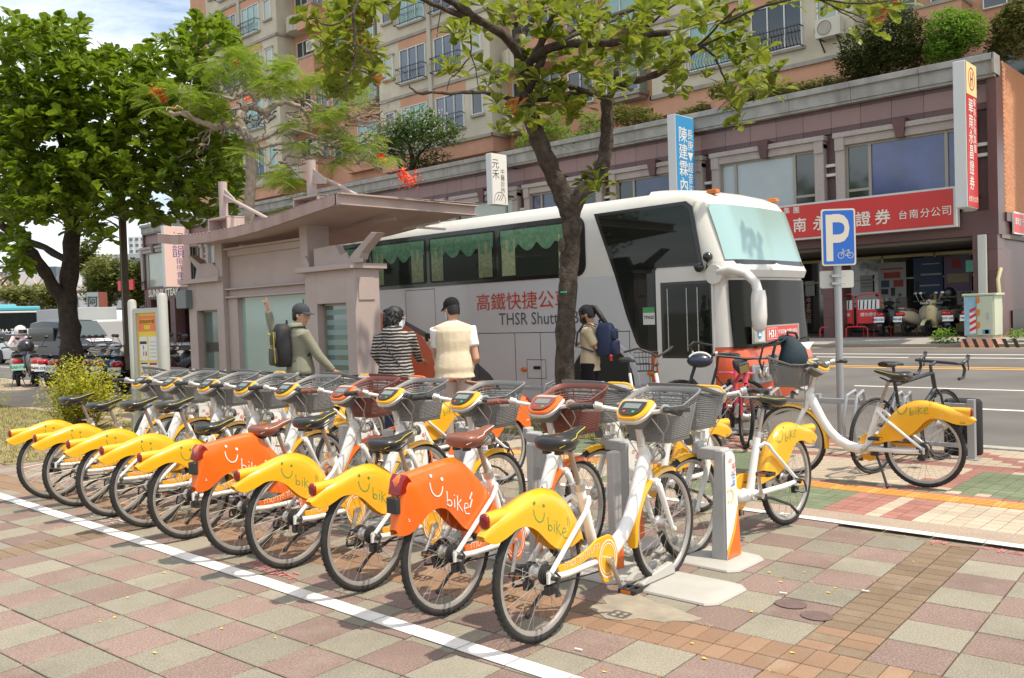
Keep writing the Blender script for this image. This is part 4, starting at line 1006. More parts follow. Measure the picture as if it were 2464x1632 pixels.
def f_framelogo(b):
    # smile logo running down the swooping tube, both sides
    for side in (-1,1):
        o=V((.905,side*.0365,.60)); dn=V((-.36,0,-.93)).normalized(); ac=V((.93,0,-.36)).normalized()*(1 if side<0 else 1)
        def fn(u,v,o=o,dn=dn,ac=ac,side=side):
            if side<0: return o+(-dn)*(u*.16-.16)+(-ac)*(-(v+.15))*-.12*-1
            return o+(-dn)*(u*.16-.16)+ac*(-(v+.15))*.12
        logo(b,fn,LOGO,.9)
def make_bike(e=False,saddle='k',stand='up',crank=-1.2,label='',loc=(0,0,0),rz=0,group='docked share bicycles',basketb=None,z=0,seatdz=0,front_reg=True,lean=0,num=True):
    t_=thing('share_bicycle',label,'bicycle',loc,rz,group)
    if lean: t_.rotation_euler=(lean,0,rz)
    ac=bor if e else byl; br=e if basketb is None else basketb
    put('frame',mk('frame',f_frame,bw,50),t_); [put('dropout',mk('dropout%d'%q,f_frame2(q),bdk),t_) for q in (-1,1)]
    put('fork',mk('fork',f_fork,bw,50),t_); put('stem',mk('stem',f_stem,bsil),t_)
    wheel(t_,0,.302,False); wheel(t_,WB,.302,True)
    if e: put('brake_disc',mk('ebrake',f_ebrake,bdk),t_,(0,0,.302))
    put('front_mudguard',mk('ffend'+str(e),f_ff,ac,50),t_)
    if e:
        f=put('rear_mudguard',mk('efender',fender(E_UP,E_LO,True,.056),bor,50),t_); put('logo',mk('elogo',f_logo(0,LOGO+BOLT,-.16,.13,.70,.27,.0585),bwhl,0),f); put('number',mk('num_w',f_num,bwhl,0),f)
        put('tail_light',mk('etail',f_etail,bred,30),t_,bevel=.004); put('reflector',mk('erefl',f_ereflect,bdk,30),t_,bevel=.004)
    else:
        f=put('rear_mudguard',mk('fender',fender(STD_UP,STD_LO,False,.052,STD_UPR,STD_LOR),byl,50),t_); put('logo',mk('slogo',f_logo(0,LOGO+WIFI,-.085,.185,.630,.235,.0530),bgrn,0),f); put('number',mk('num_g',f_num,bgrn,0),f)
        put('tail_light_housing',mk('nozzle',f_nozzle,byl,50),t_); put('tail_light',mk('tail',f_tail,bred,50),t_)
    g=put('chain_guard',mk('guard'+str(e),f_guard,ac,30),t_,bevel=.003); put('guard_ring',mk('gring',f_gring,bwhl,0),g); put('guard_lettering',mk('mom',f_mom,mat('pale_orange_print',(.85,.62,.38),.5),0),g)
    put('chain',mk('chain',f_chain,bdk,60),t_)
    for s,a in ((-1,crank),(1,crank+PI)):
        c=put('crank',mk('crank%d%.2f'%(s,a),f_crank(s,a),balu,40),t_); q=put('pedal',mk('pedal%d%.2f'%(s,a),f_pedal(s,a),bdk,30),c); put('pedal_reflector',mk('pref%d%.2f'%(s,a),f_pref(s,a),bora,0),c)
    sm=bseatb if saddle=='b' else bseatk
    s_=put('saddle',mk('saddle'+saddle,f_seat,sm,60),t_,(0,0,seatdz)); put('piping',mk('piping'+saddle,f_seatpipe,bwhl if saddle=='b' else byel2,60),s_); put('saddle_rails',mk('srail',f_seatu,bdk,40),s_)
    put('seat_post',mk('spost',f_post,bpost,50),t_,(-.25*seatdz*.6,0,seatdz)); put('seat_clamp',mk('sclamp',f_clamp,balu,40),t_)
    c=put('console',mk('con_lower',f_con_lower,bgunm,40),t_); put('console_body',mk('con_white',f_con_white,bsil,40),c); put('console_cover',mk('con_top'+str(e),f_con_top,ac,40),c); put('bezel',mk('bez'+str(e),f_con_lcdbez,mat('brown_bezel',(.2,.06,.045),.4) if e else bdk,40),c)
    put('screen',mk('lcd',f_lcd,blcd,0),c); put('red_button',mk('rbtn',f_btn(.028),brd2,0),c); put('green_button',mk('gbtn',f_btn(-.028),mat('green_button',(.03,.45,.12),.4),0),c); put('solar_cell',mk('solar',f_solar,mat('solar_grey',(.42,.38,.33),.35),0),c)
    put('handlebar',mk('bar',f_bar,bw,50),t_); gm=bgripb if e else bdk
    for s in (-1,1): put('grip',mk('grip%d%s'%(s,e),f_grip(s),gm,50),t_)
    put('brake_levers',mk('lever',f_lever,balu,40),t_); put('cables',mk('cable',f_cable,bcable,60),t_)
    bb=put('basket',mk('basket'+str(br),basket,bbaskb if br else bbask,40),t_); pl=put('number_plate',mk('bplate',f_plate,paper,0),bb)
    put('plate_number',mk('bplt',lambda b:(text(b,'1303414',(1.2585,0,.965),(0,1,0),(0,0,1),h=.018,bold=.02)),bgrn,0),bb)
    put('plate_logo',mk('bplogo',lambda b:logo(b,lambda u,v:(1.2585,-.05+u*.10,.93+v*.09),LOGO,1.3),bora,0),bb)
    put('basket_sticker',mk('bstk',f_sticker,mat('sticker_print',(.55,.52,.45),.6,var=.6,vscale=90),0),bb)
    put('dock_coupling',mk('darm',f_dock_arm,bsil,40),t_); put('front_lamp',mk('hl',f_hl,bgunm,40),t_)
    put('kick_stand',mk('kst'+stand,f_stand_up if stand=='up' else f_stand_dn,bdk,50),t_)
    return t_
def copy_bike(src,label,loc,rz,group=None,seatdz=None):
    c=dup(src); c.location=loc; c.rotation_euler=(0,0,rz); c['label']=label
    if group: c['group']=group
    return c
F_A=R(92.3)  # heading of the near row (front wheel away from camera)
YA=3.03
xs=[-2.68,-3.29,-3.94,-4.68,-5.20,-5.92,-6.52,-7.12,-7.80,-8.38]
def near(i,lab,e=False,saddle='k',cr=-1.2,sdz=0,da=0):
    return dict(e=e,saddle=saddle,crank=cr,seatdz=sdz,label=lab,loc=(xs[i],YA,.004),rz=F_A+da)
specs=[near(0,'nearest yellow share bicycle at the right end of the near row',cr=-1.15),
 near(1,'orange share bicycle with brown saddle and basket, second from the near end of the row',True,'b',-2.0,-.03,.01),
 near(2,'yellow share bicycle with low black saddle just left of the large orange one',False,'k',-2.2,-.10,.02),
 near(3,'yellow share bicycle with raised black saddle directly right of the farther orange one',False,'k',-2.0,-.02),
 near(4,'farther orange share bicycle with brown saddle among the yellow ones',True,'b',-2.1,-.10),
 near(5,'yellow share bicycle with lowered saddle directly left of the farther orange one',False,'k',-2.2,-.13),
 near(6,'fourth yellow share bicycle from the far left end of the near row',False,'k',-2,-.0),
 near(7,'third yellow share bicycle from the far left end of the near row',False,'k',-2.1,-.02),
 near(8,'second yellow share bicycle from the far left end of the near row',False,'k',-1.9,-.06),
 near(9,'last yellow share bicycle at the far left end of the near row beside the grass',False,'k',-2.1,-.03)]
for sp in specs: make_bike(**sp)
# opposite row, fronts towards camera
def far_loc(k): return (-2.76-.67*k,5.70)
fs=[(0,False,'k','yellow share bicycle in the opposite row behind the nearest docking post, at the right end'),
    (1,False,'k','yellow share bicycle in the opposite row with grey basket, second from its right end'),
    (4,True,'b','orange share bicycle in the opposite row with brown basket and tail towards the tree'),
    (5,False,'k','yellow share bicycle in the opposite row left of its only orange one'),
    (7,False,'k','yellow share bicycle in the opposite row under the hand of the man in green'),
    (8,False,'k','yellow share bicycle in the opposite row with its basket below the black backpack'),
    (9,False,'k','yellow share bicycle in the opposite row in front of the pale green kiosk glass'),
    (10,False,'k','yellow share bicycle at the far left end of the opposite row')]
for k,e,sd_,lab in fs:
    x,y=far_loc(k)
    make_bike(e=e,saddle=sd_,label=lab,loc=(x,y,.004),rz=R(-95),crank=-1.9 if k==0 else -.6,group='share bicycles docked in the opposite row',stand='up',seatdz=-.03 if k==0 else 0)
# free standing one with the rucksack
make_bike(label='yellow share bicycle on its kick stand with a dark rucksack in its basket',loc=(-2.42,7.42,.004),rz=R(182),stand='dn',crank=-.75,group='share bicycles standing free')
# docking posts
dgr=mat('dock_grey_paint',(.42,.42,.41),.45,coat=.2,dirt=.2,dscale=8); dwh=mat('dock_white_panel',(.78,.77,.73),.35,coat=.3,dirt=.15,dirtcol=(.5,.47,.4),dscale=6); dba=mat('dock_base_plastic',(.42,.405,.37),.6,dirt=.4,dirtcol=(.35,.32,.27),dscale=9)
def f_dbase(b):
    # bevelled base plate, long in y
    def rect(x0,x1,y0,y1,z,c=.05):
        return [(x0+c,y0,z),(x1-c,y0,z),(x1,y0+c,z),(x1,y1-c,z),(x1-c,y1,z),(x0+c,y1,z),(x0,y1-c,z),(x0,y0+c,z)]
    b.rings([rect(-.33,.27,-.20,.20,0),rect(-.325,.265,-.195,.195,.010),rect(-.27,.21,-.14,.14,.032)])
def f_dgut(b):
    for s in (-1,1): b.rings([[(-.20+s*.042+q,y,z) for q in (-.018,.018)]+[(-.20+s*.042+q,y,.035) for q in (.024,-.024)] for y,z in ((-.21,.05),(-.14,.075),(.08,.10),(.10,.07))])
def f_dpost(b):
    def ring(z,x0,x1,h): 
        n=6; return [(x0,-h,z),(x1-.01,-h,z),(x1,-h+.01,z),(x1,h-.01,z),(x1-.01,h,z),(x0,h,z)]
    b.rings([ring(.03,.055,.155,.085),ring(.62,.075,.14,.058),ring(.66,.075,.14,.056)])
def f_dhead(b):
    b.box((-.05,-.05,.60),(.12,.05,.67)); b.box((-.09,-.035,.62),(-.04,.035,.70))
def f_dpanel(b):
    n=8; pts=[(-.082,.035),(.082,.035),(.060,.60)]+[( .0+.06*math.cos(R(a)),.60+.055*math.sin(R(a))) for a in (30,60,90)]+[(-.05,.655),(-.055,.60)]
    b.add([(.158,p[0],p[1]) if p[1]<.1 else (.1455,p[0],p[1]) for p in pts],[tuple(range(len(pts)))])
def f_dswirl(b):
    X=lambda z:.1595-.0215*(z-.035)
    def P(y,z): return (X(z),y,z)
    b.add([P(-.080,.036),P(.080,.036),P(.068,.33),P(.03,.22),P(-.04,.12)],[(0,1,2,3,4)])
def f_dswirl2(b):
    X=lambda z:.1605-.0215*(z-.035)
    def P(y,z): return (X(z),y,z)
    b.add([P(-.079,.05),P(-.04,.10),P(.02,.18),P(.067,.30),P(.066,.33),P(.01,.205),P(-.05,.12),P(-.077,.09)],[(0,1,2,3,4,5,6,7)])
def f_dlogo(sel):
    def g(b):
        fn=lambda u,v:(.1605-.0215*((.36+u*.22)-.035)+.001,-.0-(v+.13)*.17,.36+u*.22)
        logo(b,fn,LOGO+WIFI,1.3,sel)
    return g
def dock(x,y,rz,lab):
    t_=thing('docking_post',lab,'docking post',(x,y,.003),rz,'bicycle docking posts')
    put('base_plate',mk('dbase',f_dbase,dba,30),t_); put('wheel_gutter',mk('dgut',f_dgut,dba,30),t_,bevel=.006); put('post',mk('dpost',f_dpost,dgr,30),t_,bevel=.004); put('dock_head',mk('dhead',f_dhead,dgr,30),t_,bevel=.01)
    p=put('panel',mk('dpanel',f_dpanel,dwh,0),t_); put('orange_graphic',mk('dsw',f_dswirl,bor,0),p); put('yellow_stripe',mk('dsw2',f_dswirl2,byl,0),p)
    put('logo_face',mk('dl1',f_dlogo(lambda i:i<3),byel2,0),p); put('logo_letters',mk('dl2',f_dlogo(lambda i:3<=i<8),bbl2,0),p); put('logo_tail',mk('dl3',f_dlogo(lambda i:i>=8),brd2,0),p)
for k in range(11):
    x=-2.82-.68*k
    nm=['nearest white docking post with an orange swirl, standing clear at the right end'][0] if k==0 else 'white docking post number %s from the right along the far side of the row'%['one','two','three','four','five','six','seven','eight','nine','ten','eleven'][k]
    nm={0:'nearest white docking post with an orange swirl, standing clear at the right end',1:'white docking post behind the front wheel of the nearest bicycle',2:'white docking post behind the brown basket of the large orange bicycle',3:'white docking post in front of the orange bicycle of the opposite row',4:'white docking post just left of the opposite orange bicycle',5:'white docking post below the hands of the woman in the striped top',6:'white docking post right of the brown basket near the kiosk corner',7:'white docking post left of the brown basket near the kiosk corner',8:'white docking post below the man with the black backpack',9:'white docking post second from the far left end',10:'white docking post at the far left end near the notice board'}[k]
    dock(x+.07,4.64+.02,0,nm)
for i,x in enumerate(xs):
    if i<10:
        lab=['low grey docking base under the front wheel of the nearest bicycle','low grey docking base under the front wheel of the large orange bicycle'][i] if i<2 else None
        t_=thing('wheel_dock',lab or 'grey wheel base in the near row under the front wheel of bicycle row place %s'%['','','third','fourth','fifth','sixth','seventh','eighth','ninth','tenth'][i],'docking base',(x-.08+.20,4.09,.003),0,'docking bases of the near row')
        put('base_plate',mk('dbase',f_dbase,dba,30),t_); put('wheel_gutter',mk('dgut',f_dgut,dba,30),t_,bevel=.006)
        q=put('post',mk('dpost2',lambda b:b.rings([[(-.49+a,-.06+c,z) for a,c in ((0,.025),(.055,.025),(.055,.095),(0,.095))] for z in (.02,.70)]),dgr,20),t_,bevel=.01)
        put('orange_graphic',mk('dgr2',lambda b:b.add([(-.4335,-.033,.03),(-.4335,.033,.03),(-.4335,.033,.26),(-.4335,-.033,.12)],[(0,1,2,3)]),bor,0),t_)
# ================= COACH =================
cw=mat('coach_white',(.72,.70,.65),.3,coat=.4,dirt=.15,dirtcol=(.45,.42,.36),dscale=2); cg=mat('coach_silver_grey',(.60,.60,.61),.32,metal=0,coat=.4,var=.03,vscale=.6); cor=mat('coach_orange',(.70,.10,.022),.3,coat=.4); cdg=mat('coach_dark_grey',(.09,.09,.095),.35,coat=.3); cbl=mat('coach_black_trim',(.012,.012,.012),.25,coat=.5)
cgl=mat('coach_side_glass',(.008,.012,.010),.03,spec=.45); cws=mat('coach_mirror_windscreen',(.40,.58,.54),.22,metal=.45,spec=.6,var=.03,vscale=.7); cwl=mat('coach_lower_windscreen',(.010,.010,.008),.10,spec=.12)
YN,YB=10.8,13.3; ZR=roadz(11)
def glass_see(name,col,a=.55):
    m=mat(name,col,.03,spec=1,coat=1,alpha=a); return m
cse=bpy.data.materials.new('tinted_see_through_glass'); cse.use_nodes=True; _n=cse.node_tree; _n.nodes.remove(_n.nodes['Principled BSDF']); _t=_n.nodes.new('ShaderNodeBsdfTransparent'); _t.inputs[0].default_value=(.82,.90,.80,1); _g=_n.nodes.new('ShaderNodeBsdfGlossy'); _g.inputs['Roughness'].default_value=.03; _f=_n.nodes.new('ShaderNodeFresnel'); _f.inputs[0].default_value=1.22; _m=_n.nodes.new('ShaderNodeMixShader'); _n.links.new(_f.outputs[0],_m.inputs[0]); _n.links.new(_t.outputs[0],_m.inputs[1]); _n.links.new(_g.outputs[0],_m.inputs[2]); _n.links.new(_m.outputs[0],_n.nodes['Material Output'].inputs[0])
ch=thing('coach','white and silver shuttle coach with an orange nose standing in the lane','coach',(0,0,0))
# body: sections along x; front profile
def prof_y(z,inset=0): # near/far side offset near the roof
    return 0 if z<2.85 else (z-2.85)**2*1.6
zs=[.08,.5,1.0,1.5,2.0,2.5,2.85,3.0,3.1,3.15]
def sect(x,zscale=1,zoff=0):
    L_=[(x,YN+prof_y(z),z+zoff) for z in zs]; R_=[(x,YB-prof_y(z),z+zoff) for z in zs[::-1]]
    return L_+[(x,YN+.9,3.2+zoff),(x,YB-.9,3.2+zoff)]+R_
b=MB(); xs_=[-17.9,-17.7,-12,-9,-7.3]
b.rings([sect(x) for x in xs_])
body=obj('body_shell',b,cw,ch,smooth=30)
# roof front cap + nose: rounded in plan
def nose(z,xf,rad=.38,n=7,back=-7.3):
    pts=[(back,YN+prof_y(z))]
    for k in range(n): 
        a=PI/2*k/(n-1); pts.append((xf-rad+rad*math.sin(a),YN+prof_y(z)+rad-rad*math.cos(a)))
    pts.append((xf+.06,(YN+YB)/2))
    for k in range(n):
        a=PI/2*(n-1-k)/(n-1); pts.append((xf-rad+rad*math.sin(a),YB-prof_y(z)-rad+rad*math.cos(a)))
    pts.append((back,YB-prof_y(z))); return [(x,y,z) for x,y in pts]
lev=[(.1,-5.92),(.35,-5.84),(.6,-5.80),(.8,-5.84),(.95,-5.93)]
b=MB(); b.rings([nose(z,x) for z,x in lev]); obj('bumper',b,cor,ch,smooth=40)
lev=[(.951,-5.95),(1.9,-6.00)]; b=MB(); b.rings([nose(z,x,.30) for z,x in lev]); obj('front_mask',b,cw,ch,smooth=40)
lev=[(1.901,-5.94),(2.0,-5.90),(2.12,-5.96)]; b=MB(); b.rings([nose(z,x,.34) for z,x in lev]); obj('brow_panel',b,cw,ch,smooth=40)
lev=[(2.121,-5.99),(2.95,-6.26),(3.05,-6.32),(3.14,-6.50),(3.2,-6.9)]; b=MB(); b.rings([nose(z,x,.34) for z,x in lev]); obj('upper_front',b,cw,ch,smooth=40)
def wind(lev_,off,y0,y1,bulge=.06,rad=.36):
    rs=[]
    for z,x in lev_:
        r=[]; n=18
        for k in range(n+1):
            y=YN+y0+(YB-YN-y0-y1)*k/n; e=min(y-YN,YB-y); dx=0
            if e<rad: dx=-(rad-math.sqrt(max(0,rad*rad-(rad-e)**2)))
            r.append((x+off+dx+.06*(1-abs((y-(YN+YB)/2))/1.25),y,z))
        rs.append(r)
    b=MB(); b.rings(rs,False,False); return b
obj('upper_windscreen',wind([(2.14,-5.99),(2.5,-6.10),(2.92,-6.245)],.02,.10,.05),cws,ch,smooth=60)
obj('lower_windscreen',wind([(.93,-5.93),(1.4,-5.97),(1.86,-5.985)],.02,.10,.06,rad=.31),cwl,ch,smooth=60)
b=wind([(2.08,-5.97),(2.14,-5.99)],.028,.09,.05); obj('windscreen_rubber',b,cbl,ch,smooth=60)
# dash line & wipers
b=MB(); 
for (ya,yb,zz) in ((11.3,12.4,.98),(12.2,13.0,1.0)): b.tube([(-5.86,ya,.93),(-5.88,yb,zz)],.012,5); 
obj('wiper',b,cbl,ch)
# headlights
lmp=mat('headlamp_glass',(.25,.25,.25),.08,spec=1,coat=1,metal=.4); lmi=mat('headlamp_reflector',(.7,.7,.68),.15,metal=.9)
for s,y in ((1,11.35),(-1,12.85)):
    b=MB(); b.box((-5.84,y-.30,.42),(-5.775,y+.25,.70)); h=obj('headlight',b,lmp,ch,bevel=.03)
    for q in (-.10,.06):
        b=MB(); b.lathe([(.065,0),(.075,.02),(.06,.03),(.0,.028)],14,Matrix.Translation((-5.775,y+q,.58))@Matrix.Rotation(R(90),4,'Y')); obj('lamp',b,lmi,h)
b=MB(); b.box((-5.865,YN+.45,.18),(-5.845,YB-.45,.32)); obj('bumper_grey_band',b,cg,ch,smooth=0)
b=MB(); b.add([(-5.83,12.55,.62),(-5.86,13.15,.92),(-5.90,12.3,.94),(-5.87,11.9,.93)],[(0,1,2,3)]); obj('white_flash',b,cw,ch,smooth=0)
# lower side skirts: silver panel overlay 3mm proud, built as one sheet with wheel arches cut by geometry strips
def side_sheet(name,poly,m_,y=YN-.004,th=.004):
    b=MB(); b.prism(poly,y-th,y,'y'); return obj(name,b,m_,ch,smooth=0)
WX=-8.15; AR=.62
def arch(cx,r,cz,n=14): return [(cx+r*math.cos(R(a)),max(.10,cz+r*math.sin(R(a)))) for a in [180-180*k/n for k in range(n+1)]]
WZ=ZR+.50
sil=[(-17.85,.10),(-16.0-.62,.10)]+arch(-16.0,AR,WZ)+[(-15.38,.10)]+[(WX-AR,.10)]+arch(WX,AR,WZ)[1:-1]+[(WX+AR,.10),(-7.25,.10),(-7.25,1.0),(-7.35,.98),(-7.48,1.12),(-7.62,1.5),(-7.78,2.0),(-8.0,2.02),(-17.85,2.05)]
def tri_sheet(name,poly,m_,y):
    from mathutils.geometry import tessellate_polygon
    cu=bpy.data.meshes.new(name); N=len(poly); tr_=tessellate_polygon([[V((u,v,0)) for u,v in poly]]); vs=[(u,y,v) for u,v in poly]+[(u,y+.003,v) for u,v in poly]
    cu.from_pydata(vs,[],[tuple(t) for t in tr_]+[tuple(k+N for k in t) for t in tr_]+[(i,(i+1)%N,(i+1)%N+N,i+N) for i in range(N)]); cu.materials.append(m_); fixn(cu)
    o=bpy.data.objects.new(name,cu); COL.objects.link(o); o.parent=ch; return o
tri_sheet('silver_side',sil,cg,YN-.004)
# livery swoosh
tri_sheet('orange_swoosh',[(-17.5,1.9),(-14.5,1.9),(-13.5,1.66),(-12.9,1.47),(-12.2,1.17),(-11.95,.9),(-11.83,.55),(-11.8,.15),(-17.5,.15)],cor,YN-.008)
tri_sheet('dark_swoosh',[(-13.2,1.62),(-12.6,1.43),(-11.9,1.16),(-11.3,.98),(-10.9,.76),(-10.5,.5),(-10.15,.15),(-10.7,.15),(-11.1,.5),(-11.5,.82),(-12.0,1.08),(-12.6,1.35)],cdg,YN-.006)
# windows: long glass band with curtains behind (interior cavity faked by real depth: dark lining box)
inm=mat('coach_interior',(.03,.032,.028),.9); cut=mat('green_curtain',(.22,.36,.26),.8,var=.25,vscale=14); cutl=mat('cream_curtain',(.50,.48,.34),.8,var=.25,vscale=25)
def rrect(x0,x1,z0,z1,r,n=5,corners=(1,1,1,1)):
    out=[]
    for (cx,cz,a0,f) in ((x1-r,z1-r,0,corners[0]),(x0+r,z1-r,90,corners[1]),(x0+r,z0+r,180,corners[2]),(x1-r,z0+r,270,corners[3])):
        if f: out+=[(cx+r*math.cos(R(a0+90*k/n)),cz+r*math.sin(R(a0+90*k/n))) for k in range(n+1)]
        else: out.append((cx+(r if a0 in(0,270) else -r),cz+(r if a0 in (0,90) else -r)))
    return out
b=MB(); b.prism(rrect(-17.6,-8.38,2.04,2.97,.18),YN-.012,YN-.004,'y'); obj('window_band',b,cbl,ch,smooth=0)
pan=[(-17.5,-15.6),(-15.52,-13.62),(-13.54,-11.98),(-11.9,-10.26),(-10.18,-8.50)]
for x0,x1 in pan:
    b=MB(); b.prism(rrect(x0,x1,2.10,2.90,.06),YN-.0135,YN-.0125,'y'); g=obj('window_lining',b,inm,ch,smooth=0)
    # curtain pelmet: scalloped folds standing proud of the lining, glass in front
    b=MB(); n=42; up=[];lo=[]
    for k in range(n+1):
        x=x0+.05+(x1-x0-.1)*k/n; sc=abs(math.sin(PI*4*k/n)); up.append((x,YN-.022-.006*math.sin(k*1.3),2.87)); lo.append((x,YN-.022-.006*math.sin(k*1.3),2.64-.13*sc))
    b.add(up+lo,[(k,k+1,n+2+k,n+1+k) for k in range(n)]); obj('pelmet_curtain',b,cut,ch,smooth=60)
    b=MB(); n=14
    for xa,wd_ in ((x0+.06,.30),(x1-.40,.32)):
        vs=[]
        for k in range(n+1):
            x=xa+wd_*k/n; yy=YN-.018-.008*(k%2); vs+= [(x,yy,2.72),(x,yy,2.13)]
        b.add(vs,[(2*k,2*k+2,2*k+3,2*k+1) for k in range(n)])
    obj('side_curtain',b,cutl,ch,smooth=0)
    b=MB(); b.quad((x0,YN-.034,2.10),(x1,YN-.034,2.10),(x1,YN-.034,2.90),(x0,YN-.034,2.90)); obj('window_pane',b,cse,ch,smooth=0)
# black wedge window + driver window
tri_sheet('wedge_surround',[(-8.20,2.96),(-6.60,2.98),(-6.50,2.9),(-6.36,2.08),(-7.12,2.08),(-7.12,.86),(-7.38,.88),(-7.50,1.02),(-7.66,1.42),(-7.84,2.0)],cbl,YN-.008)
tri_sheet('wedge_glass',[(-8.12,2.92),(-6.66,2.93),(-6.57,2.86),(-6.44,2.12),(-7.15,2.12),(-7.15,.92),(-7.36,.93),(-7.46,1.05),(-7.60,1.42),(-7.78,2.0)],cgl,YN-.012)
# door
b=MB(); b.prism([(-7.13,.12),(-6.21,.12),(-6.21,2.05),(-7.13,2.05)],YN-.016,YN-.004,'y'); dr=obj('door',b,cw,ch,smooth=0,bevel=.004)
b=MB(); b.box((-7.0,YN-.022,.84),(-6.27,YN-.0165,1.83)); dg=obj('door_glass',b,cgl,dr,smooth=0)
b=MB(); 
for x in (-6.93,-6.62,-6.45): b.tube([(x,YN-.03,.9),(x,YN-.03,1.78)],.008,6)
obj('grab_rail',b,balu,dr)
b=MB(); b.box((-7.05,YN-.0185,.80),(-6.24,YN-.0172,1.87)); obj('door_rubber',b,cbl,dr,smooth=0)
# stickers
b=MB(); b.use(paper).box((-7.36,YN-.0175,1.28),(-7.16,YN-.0135,1.45)); b.use(mat('label_green',(.08,.35,.12),.5)).box((-7.36,YN-.0178,1.45),(-7.16,YN-.0135,1.53)); b.use(pblk); text(b,'TPASS',(-7.26,YN-.019,1.385),(1,0,0),(0,0,1),h=.05,bold=.03); obj('pass_sticker',b,None,ch,smooth=0)
b=MB(); text(b,'高鐵快捷公車',(-9.72,YN-.0072,1.715),(1,0,0),(0,0,1),h=.285,wd=2.05,bold=.006); obj('red_lettering',b,mat('coach_red_print',(.55,.06,.03),.4),ch,smooth=0)
b=MB(); text(b,'THSR Shuttle Bus',(-9.28,YN-.0072,1.42),(1,0,0),(0,0,1),h=.20,wd=1.92,bold=.004); obj('grey_lettering',b,mat('coach_grey_print',(.10,.10,.11),.4),ch,smooth=0)
# panel joints (grooves as thin dark recessed-looking strips), hatches, lamps
b=MB()
b.box((-12.4,YN-.0068,1.185),(-7.6,YN-.0062,1.195))
for x in (-10.75,-9.9,-9.35,-7.62): b.box((x,YN-.0068,.12),(x+.009,YN-.0062,1.185))
for x in (-12.59,-11.80): b.box((x,YN-.0068,1.0),(x+.008,YN-.0062,2.0))
b.box((-12.58,YN-.0068,1.99),(-11.80,YN-.0062,2.0))
for (x0,x1,z0,z1) in ((-9.65,-9.25,.45,.75),(-7.55,-7.28,.40,.72)):
    b.box((x0,YN-.0088,z0),(x1,YN-.0082,z0+.007)); b.box((x0,YN-.0088,z1),(x1,YN-.0082,z1+.007)); b.box((x0,YN-.0088,z0),(x0+.007,YN-.0082,z1)); b.box((x1,YN-.0088,z0),(x1+.007,YN-.0082,z1))
obj('panel_joint',b,cbl,ch,smooth=0)
for x,z in ((-9.72,.59),(-7.26,.58)):
    b=MB(); b.lathe([(.0,.03),(.05,.026),(.07,.0)],14,Matrix.Translation((x,YN-.006,z))@Matrix.Rotation(R(90),4,'X')@Matrix.Diagonal((1,.62,1,1))); obj('side_marker',b,bora,ch)
b=MB(); b.box((-9.5,YN-.02,.60),(-9.36,YN-.0085,.65)); obj('latch',b,cbl,ch,smooth=0)
for y in (YN+.35,YB-.35):
    b=MB(); b.box((-6.45,y-.06,3.08),(-6.30,y+.06,3.14)); obj('roof_marker_lamp',b,bora,ch,bevel=.01)
# wheels
for cx in (WX,-16.0):
    for y in (YN+.02,YB-.3):
        b=MB(); b.lathe([(.28,-.01),(.44,-.0),(.50,.03),(.50,.26),(.44,.29),(.1,.29),(.1,.06),(.28,.05)],26,Matrix.Translation((cx,y+.29 if y<12 else y,WZ))@Matrix.Rotation(R(90),4,'X')); wv=obj('wheel',b,brub,ch,smooth=40)
        b=MB(); b.lathe([(.10,.0),(.12,-.05),(.27,-.03),(.28,.02),(.02,.02)],18,Matrix.Translation((cx,y+.04,WZ))@Matrix.Rotation(R(90),4,'X')); obj('rim',b,balu,wv,smooth=40)
    b=MB(); b.rings([[(cx+r*math.cos(R(a)),y,WZ+r*math.sin(R(a))) for a in range(0,181,12)] for y,r in ((YN-.0045,.62),(YN-.0045,.02))],False,False)
    o=obj('wheel_arch',b,inm,ch,smooth=0)
    b=MB(); b.rings([[(cx+r*math.cos(R(a)),y,WZ+r*math.sin(R(a))) for a in range(0,181,12)] for y,r in ((YN-.006,.60),(YN-.02,.62),(YN-.02,.70),(YN-.006,.71))],False,False); obj('arch_trim',b,cg,ch)
# underside skirt shadow gap
b=MB(); b.box((-17.6,YN+.1,ZR+.12),(-6.3,YB-.1,.1)); obj('chassis',b,inm,ch,smooth=0)
# mirror arm
b=MB(); b.tube([(-6.12,YN+.02,1.97),(-5.92,YN-.02,1.99),(-5.72,YN+.0,1.93),(-5.60,YN+.02,1.80),(-5.57,YN+.02,1.68)],[.085,.10,.09,.085,.09],12,flat=.7); ma=obj('mirror_arm',b,cw,ch,smooth=60)
b=MB(); b.rings([[(-5.56+sx*c*.5,YN+.02+s*sy,z) for c,s in [(math.cos(2*PI*k/12),math.sin(2*PI*k/12)) for k in range(12)]] for z,sx,sy in ((1.70,.16,.10),(1.6,.19,.13),(1.35,.19,.13),(1.20,.16,.11),(1.16,.08,.06))]); obj('mirror_housing',b,cw,ma,smooth=60)
b=MB(); b.cyl((-6.18,YN-.05,1.94),(-6.18,YN+.02,1.94),.13,18); obj('mirror_mount',b,cw,ch)
b=MB(); b.ball((-6.25,YN-.06,2.18),.07,10,6); b.ball((-6.38,YN-.08,2.05),.07,10,6); b.tube([(-6.25,YN-.05,2.18),(-6.3,YN-.02,2.0)],.015,6); obj('small_mirror',b,cbl,ch)
